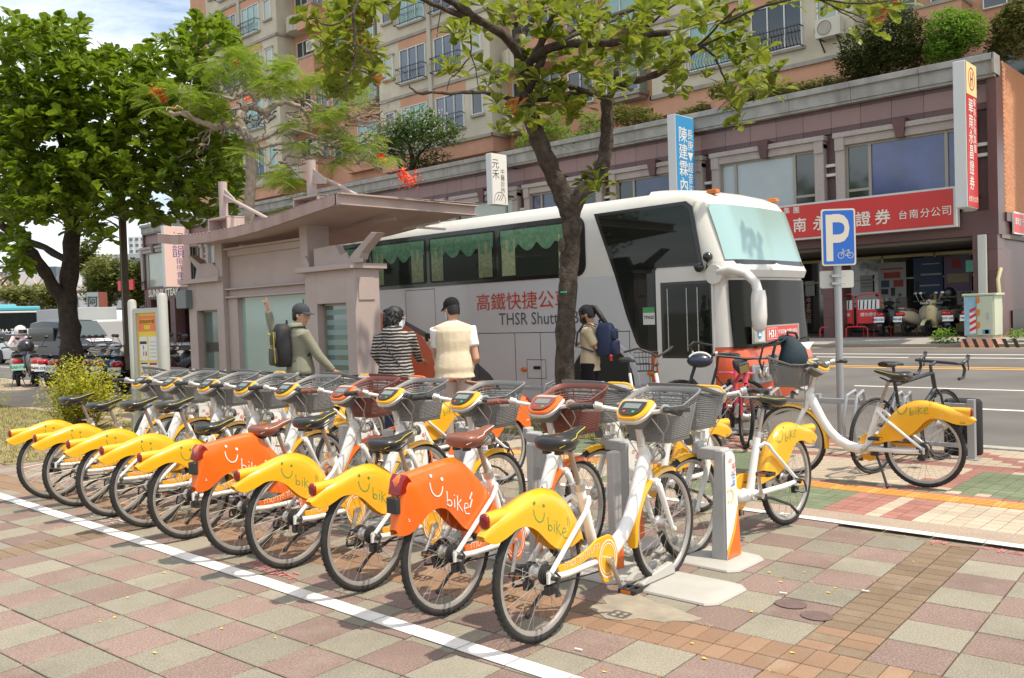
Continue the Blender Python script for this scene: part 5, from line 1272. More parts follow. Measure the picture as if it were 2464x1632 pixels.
# route card behind windscreen = outside plate (flat print)
b=MB(); b.use(mat('clear_holder',(.32,.33,.30),.15,coat=.6)).box((-5.845,11.15,.98),(-5.84,12.6,1.22)); b.use(mat('route_red',(.66,.07,.055),.4)).box((-5.838,11.55,1.0),(-5.833,12.55,1.2)); b.use(mat('route_cream',(.62,.63,.52),.5)).box((-5.838,11.2,1.0),(-5.833,11.5,1.2))
b.use(bwhl); text(b,'H31',(-5.8285,11.72,1.10),(0,1,0),(0,0,1),h=.11,bold=.03); text(b,'市政府▶高鐵台南站',(-5.8285,12.2,1.12),(0,1,0),(0,0,1),wd=.62,bold=.01)
b.box((-5.8295,11.57,1.025),(-5.829,11.87,1.03)); b.box((-5.8295,11.57,1.175),(-5.829,11.87,1.18)); b.box((-5.8295,11.57,1.025),(-5.829,11.575,1.18)); b.box((-5.8295,11.865,1.025),(-5.829,11.87,1.18))
b.use(bbl2); fn=lambda u,v:(-5.8285,11.35+u,1.11+v); disc(b,0,0,.065,fn,16); b.use(bwhl); fn=lambda u,v:(-5.8265,11.35+u,1.10+v); b.add([fn(-.05,-.02),fn(-.01,.035),fn(.01,.01),fn(.025,.03),fn(.05,-.02)],[(0,1,2,3,4)])
obj('route_card',b,None,ch,smooth=0)
b=MB(); b.box((-13.6,YN+.9,3.2),(-9.3,YB-.9,3.30)); obj('roof_unit',b,cw,ch,bevel=.04)
# ================= KIOSK =================
kp=mat('mauve_painted_steel',(.44,.355,.325),.62,var=.05,vscale=2,dirt=.28,dirtcol=(.30,.21,.185),dscale=2.5,bump=.2,bscale=40); kpd=mat('kiosk_rusty_edge',(.40,.28,.25),.7,streak=.45,dirtcol=(.22,.10,.06),dscale=5); kgl=mat('kiosk_green_glass',(.30,.42,.37),.10,spec=.8,coat=.7,var=.04,vscale=2); kgd=mat('kiosk_side_glass',(.10,.155,.145),.08,spec=.9,coat=.8,var=.1,vscale=3)
ks=thing('bus_shelter_kiosk','mauve steel shelter with a curved roof and large pale green glass panel','shelter',(0,0,0))
KY=7.35
def kb(nm,boxes,m_=kp,bev=.006,par=ks):
    b=MB(); [b.box(*q) for q in boxes]; return obj(nm,b,m_,par,smooth=0,bevel=bev)
def pier(x0,x1,wx0,wx1):
    p=kb('pier',[((x0,KY,0),(wx0,KY+.42,2.18)),((wx1,KY,0),(x1,KY+.42,2.18)),((wx0,KY,1.73),(wx1,KY+.42,2.18)),((wx0,KY,0),(wx1,KY+.42,.25))])
    kb('pier_glass',[((wx0,KY+.14,.25),(wx1,KY+.16,1.73))],kgd,0,p)
    kb('pier_glass_frame',[((wx0,KY+.10,.25),(wx0+.03,KY+.14,1.73)),((wx1-.03,KY+.10,.25),(wx1,KY+.14,1.73)),((wx0,KY+.10,1.70),(wx1,KY+.14,1.73))],alum,0,p)
    kb('cap_slab',[((x0-.12,KY-.10,2.18),(x1+.06,KY+.52,2.25))],kp,.004,p)
    return p
pL=pier(-14.12,-13.02,-13.86,-13.18); pR=pier(-10.74,-9.6,-10.47,-9.80)
b=MB()
for k in range(9): b.box((-10.46,KY+.136,.45+k*.14),(-9.81,KY+.139,.45+k*.14+.075))
obj('frosted_stripe',b,mat('frosted_band',(.22,.32,.31),.35),pR,smooth=0)
kb('notice_plate',[((-13.82,KY+.13,1.05),(-13.2,KY+.138,1.2))],mat('dark_plate',(.05,.04,.035),.5),0,pL)
kb('junction_plate',[((-9.6,KY+.06,1.76),(-9.585,KY+.33,2.06))],kp,.003,pR)
kb('column',[((-13.16,KY-.02,0),(-12.95,KY+.3,2.93))]); kb('column',[((-10.80,KY-.02,2.25),(-10.62,KY+.36,2.99))])
kb('fascia_panel',[((-12.94,KY+.10,1.99),(-10.78,KY+.14,2.68))])
kb('beam',[((-12.94,KY-.0,2.66),(-10.78,KY+.2,2.69)),((-12.94,KY+.06,2.56),(-10.78,KY+.1,2.66)),((-12.94,KY-.0,1.90),(-10.745,KY+.2,1.93)),((-12.94,KY+.07,1.93),(-10.745,KY+.1,2.03)),((-12.94,KY-.0,2.03),(-10.745,KY+.1,2.055))])
kb('glass_panel',[((-12.66,KY+.12,.12),(-10.745,KY+.14,1.90))],kgl,0); kb('glass_frame',[((-12.94,KY+.05,.0),(-12.66,KY+.3,1.90)),((-12.66,KY+.09,.06),(-10.745,KY+.16,.12)),((-12.68,KY+.1,.12),(-12.65,KY+.13,1.9))],kp,.003)
b=MB(); gf=lambda u,v:(-10.97+u,KY+.117,1.62+v)
ribbon(b,[(-.0,.20),(.0,-.30)],.02,gf); ribbon(b,[(-.12,.08),(.12,.04)],.018,gf); ribbon(b,[(.0,.05),(-.14,-.1)],.016,gf); ribbon(b,[(.02,.04),(.14,-.08)],.02,gf); ribbon(b,[(-.24,-.10),(-.2,-.24),(-.15,-.12),(-.12,-.26),(-.04,-.12)],.012,gf); ribbon(b,[(-.2,-.06),(-.1,-.2),(0,-.02)],.012,gf)
obj('graffiti',b,sink,ks,smooth=0)
# curved roof
prf=[(-14.15,3.0),(-13.6,2.93),(-13.0,2.895),(-12.4,2.885),(-11.8,2.895),(-11.2,2.925),(-10.6,2.975),(-10.0,3.035),(-9.3,3.10)]
Y0r,Y1r=6.88,9.35
b=MB()
for (dz0,dz1,ya,yb) in ((-.13,-.02,Y0r+.03,Y1r-.03),):
    b.rings([[(x,ya,z+dz1),(x,yb,z+dz1+.03),(x,yb,z+dz0+.03),(x,ya,z+dz0)] for x,z in prf])
obj('roof_slab',b,kp,ks,smooth=20)
b=MB(); n=96
rs=[]
for k in range(n+1):
    x=-14.2+(4.95)*k/n; i=min(len(prf)-2,max(0,sum(1 for p in prf if p[0]<=x)-1)); a,c=prf[i],prf[i+1]; z=a[1]+(c[1]-a[1])*(x-a[0])/(c[0]-a[0])+.006+.010*(k%2)
    rs.append([(x,Y0r,z),(x,Y1r,z+.03),(x,Y1r,z+.024),(x,Y0r,z-.006)])
b.rings(rs); obj('corrugated_sheet',b,mat('pinkish_sheet_metal',(.50,.36,.33),.5,metal=.2),ks,smooth=0)
b=MB(); b.rings([[(x,y,z) for y,z in ((Y0r,zz+.0),(Y0r,zz-.14),(Y0r+.05,zz-.14),(Y0r+.05,zz-.125),(Y0r+.015,zz-.125),(Y0r+.015,zz-.015),(Y0r+.05,zz-.015),(Y0r+.05,zz))] for x,zz in prf]); obj('front_fascia',b,kpd,ks,smooth=0)
b=MB(); b.box((-9.32,Y0r,2.965),(-9.27,Y1r,3.10)); b.box((-9.34,Y0r,3.09),(-9.20,Y1r,3.105)); b.box((-9.34,Y0r,2.955),(-9.20,Y1r,2.97)); obj('side_fascia',b,kp,ks,smooth=0)
b=MB(); b.box((-12.9,8.0,2.84),(-9.5,8.03,2.885)); obj('roof_beam',b,kp,ks,smooth=0)
b=MB(); b.box((-9.9,8.7,2.80),(-9.86,9.9-.6,2.83)); b.cyl((-10.2,8.75,2.83),(-9.0+.1-.5,8.75,2.85),.02,8); obj('tube_lamp',b,cw,ks)
kb('back_wall',[((-12.9,8.5,.1),(-10.8,8.54,2.0))])
for i,(mx_,bx) in enumerate(((-12.86,(-11.35,2.93)),(-10.48,(-9.75,3.06)))):
    z0=2.93 if i==0 else 2.99
    kb('mast_box',[((mx_-.30,KY-.12,z0),(mx_-.27,KY+.18,z0+.23)),((mx_+.27,KY-.12,z0),(mx_+.30,KY+.18,z0+.23)),((mx_-.30,KY-.12,z0+.21),(mx_+.30,KY+.18,z0+.24)),((mx_-.27,KY+.1,z0),(mx_+.27,KY+.13,z0+.21))])
    b=MB(); b.cyl((mx_,KY,z0+.24),(mx_,KY,3.73),.067,20); obj('mast',b,kp,ks)
    y2=KY if i==0 else KY+.55
    b=MB(); b.tube([(mx_+.05,KY+.0,3.52),(mx_+.32,KY+(y2-KY)*.2,3.40),(bx[0],y2,bx[1])],[.03,.028,.026],10); b.prism([(mx_+.05,3.62),(mx_+.34,3.43),(mx_+.34,3.37),(mx_+.05,3.40)],KY-.012,KY+.012,'y'); obj('brace',b,kp,ks)
# ornaments on the pier caps
def orn(x,flip,y=KY-.02,s=1):
    d=-1 if flip else 1
    b=MB(); pts=[(0,0),(.98,0),(.98,.12),(.80,.30),(.42,.30),(.05,.55),(-.02,.52),(.30,.16),(.22,.12)]
    b.prism([(x+d*(-(p[0])*.62),2.25+p[1]*.62) for p in pts],y,y+.10,'y'); obj('roof_ornament',b,kp,ks,smooth=0,bevel=.004)
orn(-13.95,False,KY-.05) if False else None
b=MB(); b.prism([(-13.82,2.25),(-13.05,2.25),(-13.05,2.37),(-13.25,2.49),(-13.62,2.49),(-13.97,2.66),(-14.02,2.62),(-13.75,2.42)],KY-.03,KY+.12,'y'); obj('roof_ornament',b,kp,ks,smooth=0,bevel=.006)
b=MB(); b.prism([(-10.50,2.25),(-9.95,2.25),(-9.88,2.34),(-9.98,2.52),(-10.18,2.52),(-10.50,2.50)],KY-.0,KY+.12,'y'); obj('roof_ornament',b,kp,ks,smooth=0,bevel=.006)
b=MB(); b.prism([(-9.68,2.32),(-9.55,2.405),(-9.18,2.625),(-9.06,2.607),(-9.41,2.37),(-9.45,2.29),(-9.62,2.27)],KY-.02,KY+.12,'y'); b.prism([(-9.98,2.25),(-9.90,2.36),(-9.72,2.40),(-9.66,2.30),(-9.40,2.30),(-9.38,2.25)],KY-.03,KY-.0,'y'); obj('roof_ornament',b,kp,ks,smooth=0,bevel=.004)
b=MB(); b.prism([(-10.68,2.25),(-10.64,2.42),(-10.56,2.30),(-10.56,2.25)],KY-.05,KY-.02,'y'); obj('roof_ornament',b,kp,ks,smooth=0)
mb_=thing('meter_box','dark grey meter box on the left side of the kiosk pier','meter box',(0,0,0))
kb('box_body',[((-14.30,KY-.12,1.78),(-13.98,KY+.02,2.08))],mat('meter_grey',(.16,.19,.19),.5),.01,mb_); kb('box_cover',[((-14.36,KY-.1,1.80),(-14.30,KY+.05,2.05))],mat('meter_olive',(.17,.17,.12),.5),.01,mb_)
# ================= NOTICE BOARD =================
nb=thing('notice_board','white notice board on two round posts with a yellow and red poster','notice board',(0,0,0))
nwh=mat('board_white_paint',(.48,.48,.44),.4,coat=.3,dirt=.15,dscale=3)
pa=onZ(312,1030); D1=(pa-CAM).dot(Fw)
pA=at(328,960,D1-.05); pB=at(401,960,D1-.35)
u_=(pB-pA); u_.z=0; Lb=u_.length; u_.normalize(); nrm=V((u_.y,-u_.x,0))
if nrm.dot(-Fw)<0: nrm=-nrm
Mb=Matrix.Identity(4)
for i in range(3): Mb[i][0]=u_[i]; Mb[i][1]=-nrm[i]; Mb[i][2]=(0,0,1)[i]; Mb[i][3]=(pA.x,pA.y,0)[i]
for x,r_,h in ((0,.062,1.86),(Lb,.072,1.93)):
    b=MB(); b.lathe([(r_*1.5,0),(r_*1.35,.08),(r_*1.02,.5),(r_,.8),(r_,h),(r_*.8,h+.035),(r_*.3,h+.05)],20,Mb@Matrix.Translation((x,0,0))); obj('post',b,nwh,nb,smooth=40)
b=MB(); b.box((.06,-.04,.30),(Lb-.06,.04,.36),Mb); b.box((.06,-.04,1.70),(Lb-.06,.04,1.77),Mb); b.box((.06,-.04,.36),(.11,.04,1.70),Mb); b.box((Lb-.11,-.04,.36),(Lb-.06,.04,1.70),Mb); obj('frame',b,nwh,nb,smooth=0)
b=MB(); px0,px1=.11,Lb-.11
b.use(mat('poster_yellow',(.75,.55,.06),.5)).box((px0,-.012,.36),(px1,.012,1.70),Mb)
W_=px1-px0
def pr_(m_,a,c,e,f,d=0): b.use(m_); b.box((px0+W_*a,-.016-d,.36+1.34*c),(px0+W_*e,-.0125,.36+1.34*f),Mb)
pr_(mat('poster_orange',(.75,.20,.08),.5),.05,.80,.95,.97); pr_(paper,.08,.48,.47,.74); pr_(paper,.53,.48,.93,.74); pr_(paper,.08,.33,.47,.46); pr_(paper,.53,.33,.93,.46); pr_(mat('poster_cream',(.65,.68,.5),.6),.06,.04,.94,.29)
pr_(mat('poster_gold',(.7,.55,.02),.5),.2,.88,.8,.93,.001); pr_(mat('poster_gold',(.7,.55,.02),.5),.35,.82,.65,.865,.001); 
for (a,c,e,f) in ((.1,.66,.44,.69),(.1,.44,.44,.455)): pr_(pblk,a,c,e,f,.001)
for (a,c,e,f) in ((.25,.60,.29,.645),(.25,.53,.29,.58),(.36,.53,.42,.58),(.1,.335,.44,.345),(.55,.43,.9,.455),(.58,.25,.72,.28)): pr_(prd,a,c,e,f,.001)
for k in range(5): pr_(pblk,.58,.52+k*.04,.9,.523+k*.04,.001)
for (a,e) in ((.12,.45),(.55,.88)): pr_(mat('poster_olive',(.12,.16,.04),.6),a,.22,e,.245,.001)
pr_(bgrn,.3,.1,.36,.16,.001)
b.use(mat('poster_ink_red',(.35,.08,.02),.5)); 
c_=Mb@V((px0+W_*.5,-.0185,.36+1.34*.905)); text(b,'租借說明看',c_,u_,(0,0,1),h=.055,bold=.03)
obj('poster',b,None,nb,smooth=0)
# ================= VEGETATION =================
def leafmat(name,c,c2,rough=.45,tr=.35,var=.35):
    if name in MATS: return MATS[name]
    m=bpy.data.materials.new(name); m.use_nodes=True; n=m.node_tree; L=n.links.new; b=n.nodes['Principled BSDF']; out=n.nodes['Material Output']
    g=n.nodes.new('ShaderNodeNewGeometry'); q=n.nodes.new('ShaderNodeTexNoise'); q.inputs['Scale'].default_value=3.5; q.inputs['Detail'].default_value=4; L(g.outputs['Position'],q.inputs[0])
    mr=n.nodes.new('ShaderNodeMapRange'); mr.inputs[1].default_value=.35; mr.inputs[2].default_value=.65; L(q.outputs[0],mr.inputs[0])
    q2=n.nodes.new('ShaderNodeTexNoise'); q2.inputs['Scale'].default_value=26; L(g.outputs['Position'],q2.inputs[0])
    mx=n.nodes.new('ShaderNodeMix'); mx.data_type='RGBA'; mx.inputs[6].default_value=c+(1,); mx.inputs[7].default_value=c2+(1,); L(mr.outputs[0],mx.inputs[0])
    h=n.nodes.new('ShaderNodeHueSaturation'); m2=n.nodes.new('ShaderNodeMapRange'); m2.inputs[1].default_value=.3; m2.inputs[2].default_value=.7; m2.inputs[3].default_value=1-var; m2.inputs[4].default_value=1+var; L(q2.outputs[0],m2.inputs[0]); L(m2.outputs[0],h.inputs['Value']); L(mx.outputs[2],h.inputs['Color'])
    L(h.outputs[0],b.inputs['Base Color']); b.inputs['Roughness'].default_value=rough
    t=n.nodes.new('ShaderNodeBsdfTranslucent'); L(h.outputs[0],t.inputs[0]); ms=n.nodes.new('ShaderNodeMixShader'); ms.inputs[0].default_value=tr; L(b.outputs[0],ms.inputs[1]); L(t.outputs[0],ms.inputs[2]); L(ms.outputs[0],out.inputs[0])
    MATS[name]=m; return m
lf_c=leafmat('almond_leaf_light',(.16,.215,.018),(.24,.27,.03),tr=.5); lf_o=leafmat('almond_leaf_old',(.30,.09,.02),(.22,.16,.03),tr=.4)
lf_d=leafmat('almond_leaf_dark',(.12,.20,.012),(.23,.31,.022),rough=.4,tr=.45)
bark=mat('rough_brown_bark',(.050,.036,.026),.95,var=.5,vscale=14,bump=1.0,bscale=40,bdist=.02,dirt=.5,dirtcol=(.15,.12,.09),dscale=9); barkd=mat('dark_bark',(.045,.034,.026),.95,var=.4,vscale=10,bump=1,bscale=30,bdist=.02); barkp=mat('pale_grey_bark',(.30,.25,.20),.9,var=.35,vscale=9,bump=.8,bscale=35,bdist=.01); bleach=mat('bleached_twig',(.33,.27,.22),.9,var=.3,vscale=12)
def rosette(n,L_=.20,seed=0,spread=1):
    r=random.Random(seed); b=MB()
    for k in range(n):
        a=2*PI*k/n*1.618*3+r.uniform(-.3,.3); el=r.uniform(-.15,1.1) if k<n*.75 else r.uniform(.9,1.4); l=L_*r.uniform(.7,1.15); wd_=l*r.uniform(.42,.55)/2
        d=V((math.cos(a)*math.cos(el),math.sin(a)*math.cos(el),math.sin(el))); sd_=V((-math.sin(a),math.cos(a),0)); up=sd_.cross(d)*-1
        if up.z<0: up=-up
        pts=[]; st=[(0.02,.06),(.35,.45),(.68,1.0),(.9,.75),(1.0,.12)]
        for t,wv in st:
            c=d*(l*t)-V((0,0,1))*(l*.25*t*t); pts.append((c-sd_*wd_*wv+up*wd_*wv*.28, c, c+sd_*wd_*wv+up*wd_*wv*.28))
        vs=[p for q in pts for p in q]; fs=[]
        for i in range(len(st)-1):
            for j in (0,1): fs.append((i*3+j,i*3+j+1,i*3+j+4,i*3+j+3))
        b.add(vs,fs)
    return b
ROS=[rosette(9,.19,i) for i in range(5)]; ROSM=[r.mesh('leaf_cluster',lf_c,180) for r in ROS]; ROSO=rosette(6,.17,77).mesh('leaf_cluster',lf_o,180); ROSD=[rosette(10,.22,20+i).mesh('leaf_cluster',lf_d,180) for i in range(5)]; ROSDB=[rosette(10,.22,20+i) for i in range(3)]
def ptsat(lst,D): return [at(x,y,D+(d if d else 0)) for x,y,d in lst]
def branch(mb,lst,r0,r1,D,n=10,jit=.012):
    P=ptsat(lst,D); out=[]
    for i in range(len(P)-1):
        p0,p1,p2,p3=P[max(i-1,0)],P[i],P[i+1],P[min(i+2,len(P)-1)]
        for t in (0,.33,.66): out.append(.5*((2*p1)+(-p0+p2)*t+(2*p0-5*p1+4*p2-p3)*t*t+(-p0+3*p1-3*p2+p3)*t**3))
    out.append(P[-1]); N=len(out); rr=[]
    for i in range(N):
        t=i/(N-1); rr.append((r0+(r1-r0)*t)*(1+.10*math.sin(i*2.3)+rnd.uniform(-.06,.06)))
        if 0<i<N-1: out[i]=out[i]+V((rnd.uniform(-jit,jit),rnd.uniform(-jit,jit),rnd.uniform(-jit,jit)))
    mb.tube(out,rr,n); return out
def place_clusters(tree,spots,meshes,D,dspread,nper,rad,old=0,parts=300,bulkmat=None,bulk=None,scl=(.8,1.2),nodes=None):
    allp=[]
    for (x,y) in spots:
        D_=D+rnd.uniform(-dspread,dspread); c=at(x,y,D_)
        for k in range(nper):
            p=c+V((rnd.gauss(0,rad),rnd.gauss(0,rad),rnd.gauss(0,rad*.7))) if k else c
            allp.append(p)
    allp.sort(key=lambda p:(p-CAM).length); bm_=MB()
    for i,p in enumerate(allp):
        s_=rnd.uniform(*scl); rot=(rnd.uniform(-.5,.5),rnd.uniform(-.5,.5),rnd.uniform(0,6.28))
        if i<parts:
            me=ROSO if rnd.random()<old else rnd.choice(meshes)
            o=bpy.data.objects.new('leaf_cluster',me); COL.objects.link(o); o.parent=tree; o.location=p; o.rotation_euler=rot; o.scale=(s_,)*3
        else:
            from mathutils import Euler
            M_=Matrix.Translation(p)@Euler(rot).to_matrix().to_4x4()@Matrix.Scale(s_,4); q=rnd.choice(bulk); bm_.add(q.v,q.f,M_)
    if bm_.v:
        o=obj('foliage_mass',bm_,bulkmat,tree,smooth=180); o['kind']='stuff'
    return allp
def sc2(l): return [(800+x/2.786,y/2.786) for x,y in l]
def sc3(l): return [(1650+x/2.8,y/2.8) for x,y in l]
def scL(l): return [(400+x/3.733,y/3.733) for x,y in l]
# ---- centre tree ----
DT=11.0
ct=thing('almond_tree','forked brown almond tree with a green paint mark in front of the coach','tree',(0,0,0))
b=MB()
branch(b,[(1357,1044,0),(1357,985,0),(1358,900,0),(1361,800,0),(1367,690,0),(1373,600,0),(1377,520,0),(1374,478,0)],.122,.112,DT,16)
branch(b,[(1376,520,0),(1358,478,0),(1336,430,-.05),(1316,385,-.1),(1296,335,-.1),(1280,290,-.1),(1266,240,-.1),(1260,180,-.1),(1254,130,-.1)],.125,.085,DT,14)
branch(b,[(1376,515,0),(1396,470,0),(1428,435,.1),(1452,398,.15),(1458,340,.2),(1460,290,.2),(1462,235,.2)],.10,.075,DT,12)
obj('trunk',b,bark,ct,smooth=70)
LB=[([(1256,150,-.1),(1236,112,-.3),(1200,75,-.5),(1150,48,-.8),(1110,20,-1),(1060,-15,-1.2)],.065,.035),([(1150,48,-.8),(1095,32,-1),(1040,8,-1.3),(960,-20,-1.6)],.04,.02),
([(1254,140,-.1),(1246,95,.2),(1246,45,.4),(1238,-20,.6)],.06,.035),([(1250,110,.1),(1275,60,.3),(1300,25,.5),(1318,-20,.6)],.045,.03),
([(1262,170,-.1),(1292,135,-.3),(1345,108,-.4),(1400,104,-.6),(1470,104,-.8),(1540,90,-1),(1610,78,-1.2)],.065,.035),([(1285,138,-.2),(1306,90,-.4),(1330,40,-.6),(1362,-15,-.8)],.05,.03),
([(1320,118,-.3),(1370,75,.1),(1420,52,.3),(1480,38,.5),(1560,10,.7),(1640,-15,.9)],.045,.022),([(1300,130,0),(1360,92,.4),(1450,62,.8),(1530,20,1.1)],.035,.015),
([(1264,250,-.1),(1282,190,-.2),(1300,150,-.25),(1312,120,-.3)],.055,.05),
([(1262,235,-.1),(1225,238,-.3),(1180,226,-.5),(1130,222,-.8),(1060,225,-1),(1000,222,-1.2),(985,205,-1.2)],.035,.008),([(1222,198,-.3),(1190,184,-.4)],.018,.012),
([(1270,190,-.1),(1330,200,0),(1380,210,.1),(1420,222,.15),(1456,240,.2)],.032,.04),([(1275,245,-.1),(1310,240,0),(1360,228,.1),(1420,222,.2),(1455,232,.2)],.03,.035),
([(1462,240,.2),(1478,205,.3),(1485,160,.4),(1500,110,.5),(1520,80,.6)],.045,.03),([(1470,215,.3),(1520,195,.1),(1580,180,-.1),(1630,150,-.3),(1665,125,-.4),(1700,105,-.5)],.055,.025),
([(1690,110,-.5),(1720,140,-.5),(1735,175,-.5),(1750,210,-.5),(1770,250,-.5)],.016,.006),([(1640,145,-.3),(1690,100,-.5),(1730,60,-.7),(1770,20,-.8)],.02,.010),([(1700,105,-.5),(1760,80,-.8),(1800,75,-.9)],.015,.006),
([(1730,60,-.7),(1840,15,-1),(1950,-5,-1.3),(2010,20,-1.4),(2080,45,-1.5)],.018,.006),([(1950,-5,-1.3),(2090,10,-1.6),(2150,-5,-1.7)],.012,.006),([(2010,20,-1.4),(2060,50,-1.5),(2100,65,-1.5)],.008,.005),
([(960,-20,-1.6),(880,-10,-1.9),(850,27,-2),(855,107,-2),(853,160,-2),(834,193,-2),(831,230,-2)],.022,.006),([(855,107,-2),(890,130,-2),(905,160,-2)],.008,.004),([(853,160,-2),(880,175,-2.1),(895,180,-2.1)],.007,.004),([(850,30,-2),(800,60,-2.2),(765,50,-2.2),(745,40,-2.2)],.012,.006),
([(1132,48,-.8),(1132,90,-.8),(1135,130,-.8),(1145,165,-.8),(1150,205,-.8)],.010,.005),([(1060,10,-1.2),(1055,60,-1.2),(1052,90,-1.2)],.008,.004),([(1130,140,-.8),(1100,175,-.8),(1080,195,-.8),(1075,220,-.9)],.008,.004),
([(1500,110,.5),(1560,60,.3),(1600,30,0),(1660,-10,-.3)],.02,.01)]
b=MB()
for l,r0,r1 in LB: branch(b,l,r0,r1,DT,8)
obj('limbs',b,bark,ct,smooth=70)
b=MB(); 
for (x,y) in ((1352,590),(1353,660)):
    p=at(x,y,DT-.085); b.ball(p,.07,14,9,sc=(.8,.45,1.4))
obj('knot',b,mat('bark_knot',(.085,.065,.05),.95,var=.4,vscale=30,bump=1,bscale=40,bdist=.015),ct,smooth=70)
p=at(1356,703,DT-.15); b=MB(); b.cbox(p,(.09,.01,.02)); obj('green_paint_mark',b,mat('green_spray',(.05,.5,.2),.7),ct,smooth=0,rot=(0,0,0))
C_=sc2([(60,60),(150,160),(180,220),(250,300),(90,380),(40,480),(150,470),(270,490),(90,600),(330,20),(270,30),(820,230),(860,280),(790,460),(1010,430),(1040,580),(1100,700),(1230,790),(1210,850),(1000,40),(1100,90),(1200,60),(1150,180),(1400,70),(1500,100),(1620,60),(1380,180),(1240,500),(1180,560),(1350,700),(1400,620),(1540,370),(1590,460),(1540,520),(1650,490),(1690,720),(1560,700),(1480,690),(1640,760),(1750,460),(1830,560),(1790,350),(1900,250),(1750,230),(1850,160),(1950,200),(2000,150),(2080,130),(2130,60),(2250,30),(2050,370),(2150,420),(2200,300),(2300,300),(2280,520),(2290,620),(1700,100),(1760,130),(1650,180),(1980,590),(2350,200),(1450,250),(1720,1240),(1790,1290),(1350,400),(900,20),(1980,330),(2100,340),(1900,420),(2000,440),(1850,500),(1780,540),(2260,400),(2330,430),(1680,300),(1820,300)])
C_+=sc3([(40,60),(130,80),(60,180),(250,110),(300,160),(200,280),(270,220),(330,310),(290,400),(360,460),(460,460),(520,560),(560,500),(600,600),(350,550),(320,660),(360,760),(470,600),(700,20),(960,20),(1100,60),(1180,110),(1250,180),(1350,30),(1450,30),(1250,30),(1350,120),(230,20),(150,150),(400,400)])
C_+=scL([(1350,180),(1370,250),(1500,120),(1570,30),(1700,60),(1880,40),(1960,50),(1500,290),(1600,260),(1750,220),(1780,290),(1400,470),(1440,590),(1530,520),(1620,550),(1570,640),(1720,500),(1840,470),(1860,620),(1820,680),(1580,810),(1600,900),(1440,400)])
C_=[(x,y) for x,y in C_ if not (x<1050 and False)]
place_clusters(ct,C_,ROSM,DT-.2,1.1,2,.13,.06,parts=300,scl=(.95,1.4))
# twigs joining clusters: short stalks
# ---- big left tree ----
lt=thing('almond_tree','large dense dark green almond tree at the left over the parked scooters','tree',(0,0,0))
DL=19.0; b=MB()
branch(b,[(172,900,0),(172,860,0),(168,790,0),(162,720,0),(170,640,0),(174,560,0),(178,480,0),(190,400,0)],.24,.13,DL,14)
branch(b,[(160,735,0),(135,700,-.2),(108,655,-.4),(78,610,-.7),(40,570,-1),(0,540,-1.2)],.15,.07,DL,10)
branch(b,[(170,630,0),(130,610,.3),(95,590,.6),(50,575,.9),(-20,560,1.2)],.09,.05,DL,8)
obj('trunk',b,barkd,lt,smooth=70)
b=MB()
for l,r0,r1 in (([(178,480,0),(250,440,-.3),(330,420,-.6),(420,395,-.8),(500,370,-1)],.10,.03),([(185,430,0),(240,330,.3),(300,260,.5),(360,200,.6),(430,150,.5),(500,100,.4)],.09,.02),([(180,450,0),(150,350,-.5),(120,250,-.8),(100,150,-1)],.09,.02),([(178,500,0),(100,430,-1),(40,380,-1.5),(0,300,-1.8)],.08,.02),([(230,340,.3),(270,200,0),(300,150,-.2)],.04,.015),([(400,400,-.8),(440,470,-1),(470,520,-1.2)],.03,.01),([(300,425,-.5),(330,480,-.8),(350,520,-.9)],.03,.012)):
    branch(b,l,r0,r1,DL,7)
obj('limbs',b,barkd,lt,smooth=70)
EL=[(110,200,135,120),(260,230,130,110),(110,380,150,150),(330,320,130,140),(430,150,80,60),(505,85,60,38),(400,460,110,80),(220,450,120,90),(520,480,60,60),(25,95,60,55),(150,75,55,35),(60,500,70,60),(545,400,45,60),(20,300,60,150),(225,560,55,30),(470,300,80,110),(30,620,35,50)]
sp=[]
tot=sum(e[2]*e[3] for e in EL)
for e in EL:
    for k in range(int(2300*e[2]*e[3]/tot)):
        a=rnd.uniform(0,6.28); q=math.sqrt(rnd.random()); x,y=e[0]+e[2]*q*math.cos(a),e[1]+e[3]*q*math.sin(a)
        if noise.noise(V((x/46,y/46,3)))<-.30: continue
        sp.append((x,y))
place_clusters(lt,sp,ROSD,DL-.3,2.2,1,.1,0,parts=300,bulkmat=lf_d,bulk=ROSDB,scl=(1.0,1.5))
